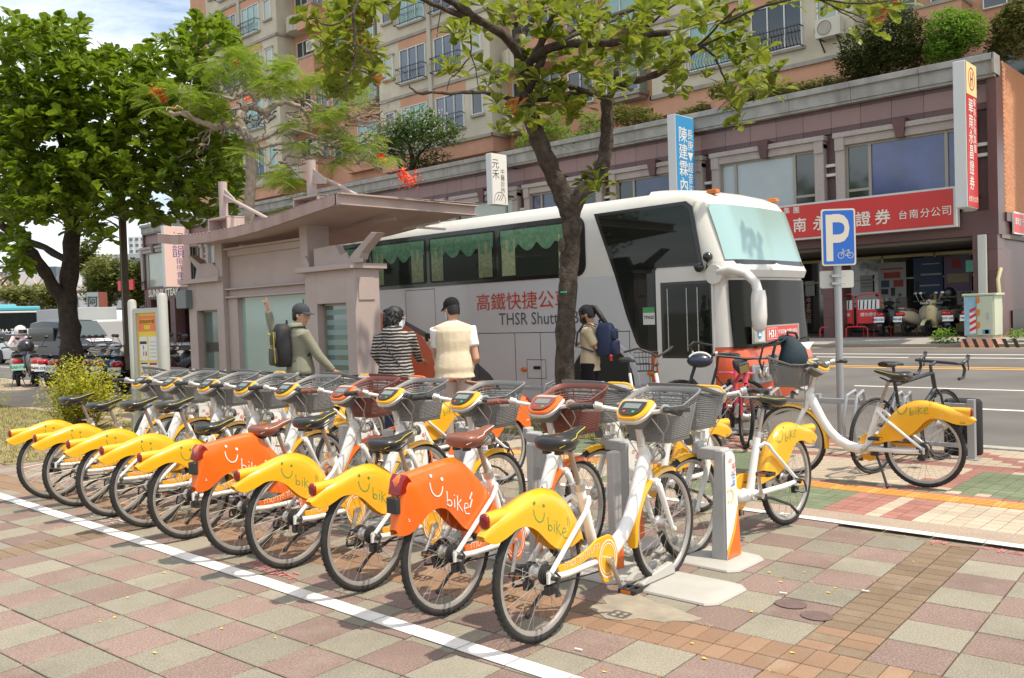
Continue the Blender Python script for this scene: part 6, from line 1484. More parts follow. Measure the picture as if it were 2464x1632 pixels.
# ---- flame tree ----
ft=thing('flame_tree','gnarled pale barked flame tree with feathery leaves and red blossoms behind the kiosk','tree',(0,0,0))
DF=16.5; b=MB()
branch(b,[(592,830,0),(592,700,0),(594,600,0),(598,520,0),(603,450,0),(605,395,0),(601,350,0),(596,330,0)],.12,.085,DF,14)
obj('trunk',b,barkp,ft,smooth=70)
def LL(l): return [(400+x/3.733,y/3.733,d) for x,y,d in l]
b=MB()
for l,r0,r1 in ((LL([(740,1260,0),(690,1180,0),(650,1130,0),(540,1130,-.2),(440,1150,-.4),(360,1110,-.6),(260,1080,-.8),(130,1030,-1),(20,1010,-1.2)]),.085,.03),
 (LL([(660,1150,0),(660,1050,0),(700,980,.1),(790,960,.2),(880,1010,.3),(960,950,.4),(1060,920,.5),(1160,950,.6),(1240,1000,.7),(1280,1080,.8),(1300,1200,.9)]),.085,.03),
 (LL([(790,960,.2),(800,900,.2),(740,840,.1),(650,850,0),(580,880,-.1),(500,860,-.2),(430,830,-.3)]),.05,.02),
 (LL([(580,860,0),(600,800,0),(680,740,-.2),(700,680,-.3)]),.03,.012),(LL([(800,900,.2),(850,860,.4),(940,860,.6),(1060,830,.8),(1160,810,1)]),.035,.02),
 (LL([(750,1260,0),(900,1220,.3),(1020,1170,.5),(1140,1130,.7),(1230,1080,.8)]),.05,.03),
 (LL([(780,1330,0),(900,1310,.2),(1000,1300,.3),(1120,1290,.4),(1250,1310,.5),(1400,1350,.6),(1550,1330,.7),(1650,1400,.8),(1700,1500,.9)]),.045,.012),
 (LL([(1160,810,1),(1240,900,.9),(1300,960,.8),(1350,1060,.8),(1420,1110,.8),(1550,1160,.8)]),.035,.01),
 (LL([(1240,900,.9),(1400,960,1),(1560,1030,1.1),(1700,1080,1.2),(1850,1110,1.3)]),.025,.006),(LL([(1550,1330,.7),(1700,1430,.8),(1850,1490,.9),(2030,1550,1)]),.02,.006),
 (LL([(1100,1150,.6),(1250,1200,.7),(1450,1260,.8),(1600,1300,.9)]),.02,.006),(LL([(200,990,-.9),(215,880,-1),(235,720,-1)]),.02,.008),(LL([(260,1080,-.8),(180,1000,-1),(100,960,-1.2),(0,990,-1.3)]),.02,.008),
 (LL([(390,1100,-.5),(400,1200,-.5),(370,1290,-.6),(300,1330,-.7)]),.018,.006),(LL([(500,900,-.2),(450,780,-.3),(400,700,-.4)]),.02,.007),(LL([(1000,1370,.3),(930,1470,.2),(880,1568,.1)]),.02,.008)):
    branch(b,l,r0,r1,DF,8,.03)
obj('limbs',b,barkp,ft,smooth=70)
b=MB()
for k in range(130):
    x0,y0=(rnd.uniform(1000,1900),rnd.uniform(850,1480)) if k<80 else (rnd.uniform(50,1000),rnd.uniform(700,1350))
    a=rnd.uniform(-.6,.9)*(1 if k<80 else 3); l=[]; x,y,d=x0,y0,rnd.uniform(-1,1.2)
    for s in range(5):
        l.append((x,y,d)); a+=rnd.uniform(-.5,.5); x+=math.cos(a)*55; y+=math.sin(a)*45; d+=rnd.uniform(-.15,.15)
    branch(b,LL(l),.020,.006,DF,4,.02)
TW=obj('twigs',b,mat('grey_brown_twig',(.20,.16,.13),.9,var=.4,vscale=15),ft,smooth=70)
lf_f=leafmat('feather_leaf',(.19,.30,.022),(.29,.37,.035),tr=.5,rough=.6)
def frond(seed):
    r=random.Random(seed); b=MB(); L_=.36; n=15
    for k in range(n):
        t=(k+1)/n; x=L_*t; ln_=.085*math.sin(PI*min(1,t*.85+.12)); z=-.12*t*t
        for s in (-1,1):
            # pinna made of leaflets: two narrow blades
            for q in range(5):
                u=ln_*(q+.5)/5; b.add([(x+u*.25-.006,s*u,z-u*.15),(x+u*.25+.010,s*(u+.004),z-u*.15),(x+u*.25+.012,s*(u+.011),z-.004-u*.15),(x+u*.25-.006,s*(u+.008),z-u*.15)],[(0,1,2,3)])
    b.tube([(0,0,0),(L_*.5,0,-.03),(L_,0,-.12)],.0016,3); return b
FR=[frond(i) for i in range(3)]
fm=MB()
for k,q in enumerate(FR): pass
def spray(seed):
    r=random.Random(seed); b=MB()
    for k in range(6):
        from mathutils import Euler
        M_=Euler((r.uniform(-.4,.4),r.uniform(-.5,.35),r.uniform(0,6.28))).to_matrix().to_4x4(); q=FR[k%3]; b.add(q.v,q.f,M_)
    return b.mesh('leaf_spray',lf_f,0)
SPR=[spray(i) for i in range(4)]
Fp=scL([(600,520),(560,620),(400,600),(150,800),(60,780),(330,900),(430,960),(520,1040),(300,950),(640,640),(700,560),(800,560),(950,570),(1050,600),(1130,620),(1000,700),(900,760),(1080,760),(1350,690),(1420,700),(1650,740),(1720,780),(1400,1020),(1450,1050),(1600,1000),(1700,920),(1100,1100),(1550,1250),(1650,1250),(1750,1300),(1850,1280),(1650,1330),(1500,1450),(1000,1540),(1100,1560),(1950,1440),(730,1290),(680,1330),(1200,1300),(850,720),(960,780),(350,680),(500,700),(250,860),(450,880),(200,920),(1480,1150),(1600,1180),(560,480),(620,440)])
Fp+=[(x/2.851,y/2.851) for x,y in [(1000,700),(1100,720),(1100,560),(1200,580),(980,650),(1420,740),(1900,1200),(2000,1250),(2000,1450),(2150,1340),(1150,620),(1050,600)]]
for (x,y) in Fp:
    for k in range(4):
        p=at(x+rnd.gauss(0,12),y+rnd.gauss(0,6),DF+rnd.uniform(-1,1.2)); o=bpy.data.objects.new('leaf_spray',rnd.choice(SPR)); COL.objects.link(o); o.parent=ft; o.location=p; o.rotation_euler=(rnd.uniform(-.3,.3),rnd.uniform(-.3,.3),rnd.uniform(0,6.28)); s_=rnd.uniform(.75,1.2); o.scale=(s_,)*3
TW['kind']='stuff'
flr=mat('flame_red_petal',(.80,.075,.012),.6,var=.2,vscale=30)
for (x,y,n_,rr) in ((378,222,110,.10),(392,236,40,.08),(420,260,35,.05),(982,432,170,.17),(968,418,60,.09),(918,380,45,.07),(596,240,15,.04),(570,150,12,.04)):
    b=MB(); c=at(x,y,DF-.4)
    for k in range(n_):
        p=V((rnd.gauss(0,rr*.6),rnd.gauss(0,rr*.6),rnd.gauss(0,rr*.45))); a=rnd.uniform(0,6.28); s_=rnd.uniform(.015,.03)
        b.add([p+V((s_*math.cos(a+q*1.57),s_*math.sin(a+q*1.57)*.7,s_*.8*math.sin(a*2+q*1.57))) for q in range(4)],[(0,1,2,3)])
    obj('blossom',b,flr,ft,smooth=0,loc=c)
# ---- leafy volumes ----
def leaves_in(mb,fnp,n,s,aspect=.5,flat=.5):
    for k in range(n):
        p=fnp(); a=rnd.uniform(0,6.28); t=rnd.uniform(-1,1)*flat; d=V((math.cos(a),math.sin(a),rnd.uniform(-.5,.8))).normalized(); u=V((-math.sin(a),math.cos(a),t)).normalized(); q=s*rnd.uniform(.6,1.3)
        mb.add([p,p+d*q*.5+u*q*aspect*.5,p+d*q,p+d*q*.5-u*q*aspect*.5],[(0,1,2,3)])
def clumps(ells,n,s,mb,aspect=.5):
    tot=sum(e[3]*e[4]*e[5] for e in ells)
    for e in ells:
        c=V(e[:3]); m_=int(n*e[3]*e[4]*e[5]/tot); 
        def fnp():
            while True:
                d=V((rnd.gauss(0,1),rnd.gauss(0,1),rnd.gauss(0,1))).normalized(); q=rnd.random()**.28
                if noise.noise(d*2.1+c*.7)>-.35 or q<.6: break
            q*=1+.22*noise.noise(d*2.5+c)
            return c+V((d.x*e[3]*q,d.y*e[4]*q,d.z*e[5]*q))
        leaves_in(mb,fnp,m_,s,aspect)
def plant(nm,lab,cat,ells,n,s,m_,stems=None,sm=None,aspect=.5,grp=None,part='foliage'):
    t_=thing(nm,lab,cat,(0,0,0),0,grp); b=MB(); clumps(ells,n,s,b,aspect); obj(part,b,m_,t_,smooth=0)
    if stems:
        b=MB()
        for st in stems: b.tube(st[0],st[1],6)
        obj('stems',b,sm or barkd,t_,smooth=70)
    return t_
def el(x,y,rx,ry,Y=29.2,dy=.7):
    p=onY(x,y,Y); a=onY(x+rx,y,Y); q=onY(x,y-ry,Y); return (p.x,p.y,p.z,abs(a.x-p.x),dy,abs(q.z-p.z))
lf_fr=leafmat('frangipani_leaf',(.10,.17,.04),(.16,.24,.07),tr=.3); lf_cy=leafmat('cypress_leaf',(.05,.075,.014),(.09,.11,.02),tr=.2,rough=.7); lf_br=leafmat('bright_bush_leaf',(.14,.28,.03),(.22,.36,.05),tr=.4); lf_ol=leafmat('olive_hedge_leaf',(.14,.17,.04),(.24,.22,.07),tr=.3); lf_yg=leafmat('duranta_leaf',(.42,.46,.02),(.58,.56,.04),tr=.4,var=.25); lf_far=leafmat('far_tree_leaf',(.15,.18,.04),(.24,.25,.06),tr=.3)
def pt(x,y,Y=29.2): return onY(x,y,Y)
plant('frangipani_tree','round frangipani tree with pale blossoms on the podium roof left of the white blade sign','tree',[el(940,330,50,40),el(1000,300,55,38),el(1050,320,50,35),el(985,350,60,35),el(930,365,30,30),el(1080,330,25,25)],5200,.26,lf_fr,[([pt(990,410),pt(992,380),pt(985,350),pt(960,320)],[.14,.11,.08,.04]),([pt(995,400),pt(1010,370),pt(1040,340)],[.1,.07,.04]),([pt(965,405),pt(955,380),pt(930,350)],[.1,.07,.04])],aspect=.35)
b=MB()
for k in range(90):
    x,y=rnd.uniform(920,1080),rnd.uniform(262,330); p=pt(x,y,28.6+rnd.uniform(-.1,.4)); s_=.05; b.add([p+V((s_,0,0)),p+V((0,0,s_)),p+V((-s_,0,0)),p+V((0,0,-s_))],[(0,1,2,3)])
tag(obj('frangipani_blossoms',b,mat('pale_blossom',(.75,.68,.5),.7),smooth=0),'pale cream blossoms dotted over the frangipani tree','blossoms',kind='stuff')
plant('dark_bush','low dark bush under the frangipani tree on the roof edge','bush',[el(1040,385,40,22),el(1000,395,30,15)],1500,.14,lf_cy)
plant('cypress_bush','large dark green cypress like bush on the podium roof at the right','bush',[el(2080,130,60,75,29.4,1.1),el(2150,90,60,75,29.4,1.1),el(2200,100,45,70,29.4,1),el(2050,160,35,35,29.4,.9),el(2140,150,90,45,29.4,.9)],11000,.16,lf_cy,aspect=.35)
plant('bright_bush','bright fresh green bush on the podium roof beside the dark cypress bush','bush',[el(2280,80,55,60,29,.8),el(2330,75,45,50,29,.8),el(2270,125,50,35,29,.8)],6500,.13,lf_br)
plant('corner_bush','olive green bush hanging over the roof corner at the right edge','bush',[el(2440,80,50,70,30,1),el(2470,40,50,50,30,1),el(2400,120,25,30,30,.6)],6500,.15,lf_ol)
plant('roof_hedge','low olive hedge along the podium roof edge below the wide window','hedge',[el(1840,232,60,20,28.7,.4),el(1910,218,60,22,28.7,.4),el(1980,205,55,20,28.7,.4),el(1800,240,30,20,28.7,.4)],4200,.12,lf_ol)
plant('potted_shrub','small variegated shrub in a pink pot on the roof edge','shrub',[el(1730,222,26,22,28.5,.4)],900,.12,lf_ol)
p=pt(1733,252,28.5); b=MB(); b.lathe([(.25,-.3),(.36,.05),(.38,.1),(.3,.1)],14,Matrix.Translation(p)); tag(obj('plant_pot',b,mat('terracotta_pink',(.5,.25,.2),.8)),'pink flower pot on the roof edge under the small variegated shrub','pot')
plant('roof_shrub','yellow green shrub on the roof edge left of the blue blade sign','shrub',[el(1520,282,45,25,28.7,.5),el(1560,290,30,18,28.7,.4),el(1490,270,25,18,28.7,.4)],2500,.13,lf_far)
plant('roof_shrub','loose creeping shrub trailing over the roof edge behind the forked tree','shrub',[el(1320,325,55,25,28.5,.5),el(1390,335,50,18,28.3,.4),el(1270,345,30,20,28.5,.4),el(1330,290,20,25,28.6,.4),el(1420,300,30,30,28.6,.4),el(1360,352,40,12,28.0,.2)],4200,.12,lf_br)
plant('roof_shrub','low yellowish shrub on the roof edge just right of the blue blade sign','shrub',[el(1665,270,30,14,28.6,.4),el(1690,260,20,14,28.6,.4)],800,.12,lf_ol)
# duranta shrub at left front
dz=thing('duranta_shrub','bright yellow green shrub with bare lower stems beside the notice board','shrub',(0,0,0))
b=MB(); sb=MB(); base=onZ(190,1038)
for k in range(150):
    tx,ty=rnd.gauss(205,52),0
    hgt=(.42+.75*rnd.random())*(1-((tx-200)/150)**2*.6)
    D_=(base-CAM).dot(Fw)+rnd.uniform(-.55,.55); top=at(max(88,min(312,tx)),1035-hgt*159,D_); bs=base+V((rnd.uniform(-.2,.2),rnd.uniform(-.2,.2),0)); mid=bs.lerp(top,.5)+V((rnd.uniform(-.1,.1),rnd.uniform(-.1,.1),-.08))
    pts=[bs,mid,top]; sb.tube(pts,[.008,.005,.002],4)
    for q in range(60):
        t=.42+.58*rnd.random()**.8; p=(mid.lerp(top,(t-.5)*2) if t>.5 else bs.lerp(mid,t*2))+V((rnd.gauss(0,.045),rnd.gauss(0,.045),rnd.gauss(0,.03)))
        leaves_in(b,lambda:p,1,.044,.55)
    
for (x,y) in ((150,856),(262,885),(235,905),(175,880)):
    D_=(base-CAM).dot(Fw)-.3
    for q in range(90): leaves_in(b,lambda:at(x+rnd.gauss(0,7)+q*.05,y+q*1.1,D_+rnd.gauss(0,.06)),1,.036,.5)
obj('foliage',b,lf_yg,dz,smooth=0); obj('stems',sb,mat('reddish_stem',(.16,.09,.05),.9),dz,smooth=70)
plant('duranta_shrub','yellow green shrub cut by the left edge of the picture','shrub',[(lambda p:(p.x,p.y,.35,.35,.35,.38))(onZ(-14,985)),(lambda p:(p.x,p.y,.7,.25,.25,.25))(onZ(-22,985))],1600,.04,lf_yg)
# low herb plants by utility box
plant('weed_clump','dark green weeds at the foot of the pale utility box','plant',[(-8.0,26.4,.45,.35,.3,.25),(-6.2,26.6,.5,.3,.3,.15)],700,.10,lf_br)
# ---- far trees ----
def fartree(lab,x,y,rx,ry,D,n,m_=None,tr=True,s=.35):
    p=at(x,y,D); q=at(x+rx,y,D); h=(at(x,y-ry,D)-p).length; w_=(q-p).length
    ells=[(p.x+rnd.uniform(-.5,.5)*w_,p.y+rnd.uniform(-.5,.5)*w_,p.z+rnd.uniform(-.5,.5)*h,w_*.6,w_*.6,h*.55) for k in range(6)]
    t_=plant('far_tree',lab,'tree',ells,n,s,m_ or lf_far,[([V((p.x,p.y,0)),V((p.x,p.y,p.z))],[.25,.15])],part='crown')
fartree('yellowish tree behind the small red hanging sign',260,670,75,75,70,6000,s=.4); fartree('slim light tree left of the box truck',210,620,35,45,78,2200,s=.4); fartree('light green tree below the white station roof',60,715,70,30,90,3000,s=.5); fartree('green tree behind the dark leaning trunk',130,720,50,35,85,2000,s=.5); fartree('dense tree beside the steak shop',325,690,35,60,66,3000,s=.4)
# trees across the road not in the picture but mirrored are left out
# pole
t_=thing('lamp_pole','tall plain grey brown pole rising through the left tree','pole',(0,0,0))
b=MB(); b.tube([at(311,890,20),at(301,700,20),at(289,385,20)],[.095,.087,.078],14); obj('shaft',b,mat('weathered_pole',(.11,.085,.06),.85,var=.2,vscale=3,bump=.4,bscale=30),t_,smooth=60)
b=MB(); b.tube([at(283,400,19.85),at(294,700,19.85),at(300,830,19.85)],.010,5); obj('cable',b,mat('grey_cable',(.3,.28,.25),.6),t_)
# trees standing behind the camera (the coach glass mirrors them in the picture)
for i,(x,y,h,lab) in enumerate(((-3,-9,8,'green street tree behind the viewer, nearest the bicycles'),(-13,-10,9,'green street tree behind the viewer, second along the plaza'),(-24,-9,8.5,'green street tree behind the viewer, far end of the plaza'),(8,-11,9,'green street tree behind the viewer on the right'))):
    plant('street_tree',lab,'tree',[(x,y,h*.62,2.6,2.6,1.9),(x+1.5,y+.8,h*.72,2,2,1.5),(x-1.6,y-.5,h*.66,2.1,2,1.5)],2600,.32,lf_far,[([V((x,y,0)),V((x+.2,y,h*.6))],[.2,.12])],part='crown')
# ================= PEOPLE =================
skin=mat('skin',(.50,.27,.17),.5,sss=.15,var=.05,vscale=20); hairm=mat('black_hair',(.012,.010,.010),.42,bump=.9,bscale=220,bdist=.004); shoew=mat('white_shoe',(.62,.58,.50),.6); shoed=mat('dark_shoe',(.05,.045,.04),.6); maskw=mat('pale_blue_mask',(.62,.70,.75),.7); maskb=mat('black_mask',(.02,.02,.022),.7)
def cloth(name,c,**k): return mat(name,c,.9,spec=.2,var=.05,vscale=6,bump=.45,bscale=11,bdist=.02,**k)
olive=cloth('olive_jacket',(.235,.235,.175)); vestm=cloth('cream_vest',(.66,.56,.40)); teew=cloth('white_tee',(.72,.73,.74)); tan=cloth('beige_tee',(.60,.48,.32)); navy=cloth('navy_trousers',(.035,.045,.085)); blackp=cloth('black_trousers',(.016,.016,.018)); mauvep=cloth('dusty_trousers',(.36,.29,.26)); greyp=cloth('grey_trousers',(.12,.12,.11))
capg=cloth('charcoal_cap',(.055,.06,.068)); capb=cloth('black_cap',(.014,.014,.016))
def stripe():
    m=bpy.data.materials.new('striped_cotton'); m.use_nodes=True; n=m.node_tree; b=n.nodes['Principled BSDF']; L=n.links.new; tc=n.nodes.new('ShaderNodeTexCoord')
    nz=n.nodes.new('ShaderNodeTexNoise'); nz.inputs['Scale'].default_value=7; L(tc.outputs['Object'],nz.inputs[0])
    sp_=n.nodes.new('ShaderNodeSeparateXYZ'); L(tc.outputs['Object'],sp_.inputs[0])
    ad=n.nodes.new('ShaderNodeMath'); ad.operation='MULTIPLY_ADD'; ad.inputs[1].default_value=.035; L(nz.outputs[0],ad.inputs[0]); L(sp_.outputs[2],ad.inputs[2])
    m1=n.nodes.new('ShaderNodeMath'); m1.operation='MULTIPLY'; m1.inputs[1].default_value=1/.036; L(ad.outputs[0],m1.inputs[0]); fr=n.nodes.new('ShaderNodeMath'); fr.operation='FRACT'; L(m1.outputs[0],fr.inputs[0])
    gt=n.nodes.new('ShaderNodeMath'); gt.operation='GREATER_THAN'; gt.inputs[1].default_value=.62; L(fr.outputs[0],gt.inputs[0])
    mx=n.nodes.new('ShaderNodeMix'); mx.data_type='RGBA'; mx.inputs[6].default_value=(.02,.02,.022,1); mx.inputs[7].default_value=(.42,.38,.34,1); L(gt.outputs[0],mx.inputs[0]); L(mx.outputs[2],b.inputs['Base Color']); b.inputs['Roughness'].default_value=.9
    bp=n.nodes.new('ShaderNodeBump'); bp.inputs['Strength'].default_value=.8; bp.inputs['Distance'].default_value=.03; L(nz.outputs[0],bp.inputs['Height']); L(bp.outputs[0],b.inputs['Normal']); return m
strp=stripe()
def solid(nm,mb,mt_,par,vox=.008,sm=3,label=None):
    me=mb.mesh(nm,mt_,180); fixn(me); o=bpy.data.objects.new(nm,me); COL.objects.link(o); o.parent=par
    r_=o.modifiers.new('remesh','REMESH'); r_.mode='VOXEL'; r_.voxel_size=vox; r_.use_smooth_shade=True
    s_=o.modifiers.new('smooth','SMOOTH'); s_.factor=.5; s_.iterations=sm
    return o
def ering(c,rx,ry,n=18,yaw=0,tilt=0):
    return [(c[0]+rx*math.cos(2*PI*k/n)*math.cos(yaw)-ry*math.sin(2*PI*k/n)*math.sin(yaw),c[1]+rx*math.cos(2*PI*k/n)*math.sin(yaw)+ry*math.sin(2*PI*k/n)*math.cos(yaw),c[2]+tilt*rx*math.cos(2*PI*k/n)) for k in range(n)]
def limb(b,pts,rr,n=14): b.tube([V(p) for p in pts],rr,n)
def lerpn(a,c,t): return V(a).lerp(V(c),t)
def hand(b,w,d,up,s=1,point=False,fist=False,grip=False):
    # w wrist, d finger direction, up back-of-hand normal
    w=V(w); d=V(d).normalized(); up=V(up); up=(up-d*up.dot(d)).normalized(); sd=d.cross(up)
    pal=[]
    for t,wd_,th in ((-.01,.028,.022),(.03,.038,.020),(.07,.042,.016),(.095,.040,.013)):
        c=w+d*t; pal.append([c+sd*(wd_*math.cos(2*PI*k/12))+up*(th*math.sin(2*PI*k/12)) for k in range(12)])
    b.rings(pal)
    for i,(off,ln_) in enumerate(((-.030,.068),(-.010,.076),(.010,.070),(.029,.055))):
        st=w+d*.085+sd*(off*s); bend=(.35 if not grip else .9)
        if point: bend=.05 if i==0 else 1.5
        p=[st]; dd=d.copy(); 
        for q in range(3):
            ang=bend*(.5 if q==0 else 1); dd=(dd*math.cos(ang)-up*math.sin(ang)).normalized(); u2=up; up_=(up*math.cos(ang)+d*math.sin(ang)); p.append(p[-1]+dd*(ln_*(.45,.32,.23)[q])); 
        b.tube(p,[.0095,.009,.0082,.0068],8)
    th=[w+d*.02-sd*(.030*s),w+d*.05-sd*(.052*s)-up*.008,w+d*.078-sd*(.058*s)-up*.02,w+d*.095-sd*(.052*s)-up*.03]
    b.tube(th,[.013,.0115,.010,.008],8)
def person(label,loc,rz,H,cfg):
    t_=thing('person',label,'person',loc,rz)
    k=H/1.70; Z=lambda z:z*k
    hy,hp=cfg.get('head',(0,0))
    neck=V((0.0,0,Z(1.43))); hc=V((.03,0,Z(1.575)))
    MH=Matrix.Translation(hc)@Matrix.Rotation(hy,4,'Z')@Matrix.Rotation(hp,4,'Y')
    b=MB()
    # head
    prof=[(-.125,.045,.045,.018),(-.105,.062,.055,.012),(-.07,.078,.064,.004),(-.03,.088,.070,0),(.02,.095,.075,-.004),(.06,.092,.073,-.006),(.09,.074,.060,-.008),(.108,.045,.038,-.008),(.114,.015,.012,-.008)]
    b.rings([[MH@V(p) for p in ering((x,0,z),rx,ry)] for z,rx,ry,x in prof])
    b.tube([MH@V(p) for p in ((.082,0,.015),(.098,0,-.015),(.108,0,-.030),(.090,0,-.040))],[.008,.010,.013,.009],8)
    for s in (-1,1): b.ball(MH@V((-.005,s*.074,-.015)),.026,8,6,sc=(.8,.4,1.1))
    b.tube([MH@V((.088,-.02,-.062)),MH@V((.094,0,-.062)),MH@V((.088,.02,-.062))],[.005,.007,.005],6)
    b.tube([neck+V((-.01,0,-.04)),neck+V((-.0,0,.03)),MH@V((-.01,0,-.08))],[.062,.052,.054],14)
    # torso core
    lean=cfg.get('lean',0)
    tors=[(.86,.095,.150),(.92,.105,.165),(1.0,.098,.150),(1.10,.098,.150),(1.22,.110,.170),(1.33,.108,.185),(1.39,.085,.165),(1.43,.06,.09)]
    B=cfg.get('bulk',1.0)
    def tr(z,rx,ry,e=0): return ering((lean*(z-.9),0,Z(z)),(rx*k*B+e),(ry*k*B+e))
    b.rings([tr(*q) for q in tors])
    legs=[]
    for s in (-1,1):
        L_=cfg.get('legs',{}).get(s,[(0,s*.09,.88),(.02,s*.10,.48),(-.01,s*.10,.08)])
        L_=[V((p[0],p[1],Z(p[2]))) for p in L_]; legs.append(L_)
        limb(b,[L_[0],lerpn(L_[0],L_[1],.5),L_[1],lerpn(L_[1],L_[2],.35),L_[2]],[.085*k,.078*k,.055*k,.058*k,.038*k])
        limb(b,[L_[2],L_[2]+V((.05,0,-.045)),L_[2]+V((.14,0,-.055))],[.036,.036,.028])
    arms=cfg['arms']
    for s in (-1,1):
        sh=V((lean*.47,s*.185*k*B,Z(1.37))); e_,w_=V(arms[s][0]),V(arms[s][1])
        limb(b,[sh,lerpn(sh,e_,.5),e_,lerpn(e_,w_,.35),w_],[.044*k,.042*k,.038*k,.038*k,.026*k])
        fd,up=arms[s][2],arms[s][3]; hand(b,w_,fd,up,s=-s if False else (1 if s<0 else -1),**arms[s][4])
    solid('body',b,skin,t_,.0065,2)
    # eyes
    b=MB()
    for s in (-1,1): b.ball(MH@V((.080,s*.030,.005)),.011,8,6)
    obj('eye',b,mat('dark_eye',(.02,.015,.012),.2),t_,smooth=180)
    # trousers
    b=MB(); b.rings([tr(.80,.11,.165,.012),tr(.86,.105,.165,.014),tr(.95,.10,.155,.014),tr(1.0,.098,.15,.012)])
    for L_ in legs: limb(b,[L_[0]+V((0,0,.03)),lerpn(L_[0],L_[1],.5),L_[1],lerpn(L_[1],L_[2],.5),L_[2]+V((0,0,-.01))],[.105*k,.098*k,.078*k,.070*k,.062*k])
    solid('trousers',b,cfg['pants'],t_,.012,4)
    for L_ in legs:
        b=MB(); f=L_[2]; b.rings([[ (f.x+x+rx*math.cos(2*PI*j/14),f.y+ry*math.sin(2*PI*j/14),z) for j in range(14)] for x,rx,ry,z in ((.05,.13,.045,.0),(.05,.135,.05,.02),(.03,.12,.047,.045),(-.0,.07,.042,.09),(-.01,.045,.038,.11))]); obj('shoe',b,cfg.get('shoe',shoed),t_,smooth=60)
    # top
    e=cfg.get('ease',.016)
    b=MB(); hem=cfg.get('hem',.86)
    prof=[(hem,.108,.168)]+[q for q in tors if q[0]>hem+.03]
    b.rings([tr(z,rx,ry,e*(1.6 if z<1.05 else 1)) for z,rx,ry in prof[:-1]]+[ering((0,0,Z(1.445)),.062,.072)])
    vest=cfg.get('vest')
    sleeve=cfg.get('sleeve',1.0)
    b2=MB() if vest else b
    if vest: b2.rings([tr(z,rx,ry,.008) for z,rx,ry in tors[:-1]]+[ering((0,0,Z(1.45)),.058,.064)])
    for s in (-1,1):
        sh=V((lean*.47,s*.178*k*B,Z(1.368))); e_,w_=V(arms[s][0]),V(arms[s][1])
        if sleeve>=1: limb(b2,[sh,lerpn(sh,e_,.5),e_,lerpn(e_,w_,.5),lerpn(e_,w_,.96)],[.078*k,.066*k,.057*k,.050*k,.040*k])
        else: limb(b2,[sh,lerpn(sh,e_,.45),lerpn(sh,e_,sleeve)],[.078*k,.069*k,.070*k])
    if cfg.get('hood'): b.rings([ering((-.06+x,0,Z(z)),rx,ry) for z,rx,ry,x in ((1.34,.05,.10,-.02),(1.40,.085,.13,0),(1.46,.09,.115,.02),(1.49,.07,.085,.05),(1.46,.05,.06,.05))])
    solid(cfg.get('topname','shirt'),b,cfg['top'],t_,.011,4)
    if vest: solid('tee_shirt',b2,vest,t_,.011,4)
    # hair / cap
    b=MB(); hs=cfg.get('hair','short')
    if hs=='bob':
        b.rings([[MH@V(p) for p in ering((x,0,z),rx,ry)] for z,rx,ry,x in ((-.115,.060,.062,-.045),(-.08,.085,.082,-.032),(-.02,.100,.094,-.022),(.04,.108,.096,-.012),(.09,.095,.083,-.010),(.122,.060,.05,-.010),(.134,.02,.02,-.012))])
        for q in range(110):
            a=rnd.uniform(1.0,5.3); z=rnd.uniform(-.12,.10); p=MH@V((-.03+.095*math.cos(a),.09*math.sin(a),z)); b.tube([p,p+(MH.to_3x3()@V((.022*math.cos(a),.022*math.sin(a),-.03)))],[.009,.003],5)
    else:
        b.rings([[MH@V(p) for p in ering((x,0,z),rx,ry)] for z,rx,ry,x in ((-.075,.050,.060,-.045),(-.03,.080,.078,-.026),(.02,.096,.082,-.016),(.07,.096,.079,-.008),(.105,.066,.055,-.010),(.124,.02,.02,-.012))])
    if hs=='pony':
        b.ball(MH@V((-.10,0,.05)),.035,10,8); pt_=[MH@V(p) for p in ((-.10,0,.06),(-.135,0,.03),(-.15,0,-.05),(-.165,.01,-.14),(-.185,.01,-.25),(-.20,.0,-.36))]
        b.tube(pt_,[.026,.034,.036,.036,.030,.010],10)
        for s in (-1,1): b.tube([MH@V((.06,s*.072,.05)),MH@V((.07,s*.076,-.02)),MH@V((.06,s*.074,-.08))],[.014,.012,.005],6)
    solid('hair',b,hairm,t_,.0065,1)
    if cfg.get('cap'):
        cm=cfg['cap']; b=MB(); b.rings([[MH@V(p) for p in ering((x,0,z),rx,ry)] for z,rx,ry,x in ((.028,.105,.086,-.008),(.055,.107,.088,-.006),(.09,.095,.082,-.008),(.125,.062,.055,-.010),(.140,.02,.02,-.01),(.143,.006,.006,-.01))])
        cp_=obj('cap',b,cm,t_,smooth=60); 
        b=MB(); n=9; up_=[];dn=[]
        for j in range(n):
            a=-1.15+2.3*j/(n-1); up_.append(MH@V((-.008+.103*math.cos(a),.085*math.sin(a),.045))); dn.append(MH@V((-.008+.103*math.cos(a)+.075*math.cos(a*.6),.080*math.sin(a),.030-.012*abs(math.sin(a)))))
        vs=up_+dn; vs+= [v-V((0,0,.005)) for v in vs]; N=2*n
        fs=[(j,j+1,n+j+1,n+j) for j in range(n-1)]+[(N+j,N+n+j,N+n+j+1,N+j+1) for j in range(n-1)]+[(n+j,n+j+1,N+n+j+1,N+n+j) for j in range(n-1)]
        b.add(vs,fs); obj('cap_bill',b,cm,cp_,smooth=60)
    if cfg.get('mask'):
        b=MB(); b.rings([[MH@V((x+.0,s*y,z)) for y,x in ((-.070,.02),(-.055,.06),(-.03,.088),(0,.106+dz),(.03,.088),(.055,.06),(.070,.02)) for s in (1,)] for z,dz in ((-.022,.008),(-.05,.010),(-.085,.0),(-.105,-.02))],False,False)
        for s in (-1,1): b.tube([MH@V((.02,s*.071,-.03)),MH@V((-.01,s*.082,-.01)),MH@V((-.015,s*.080,.01))],.0018,4)
        obj('face_mask',b,cfg['mask'],t_,smooth=60)
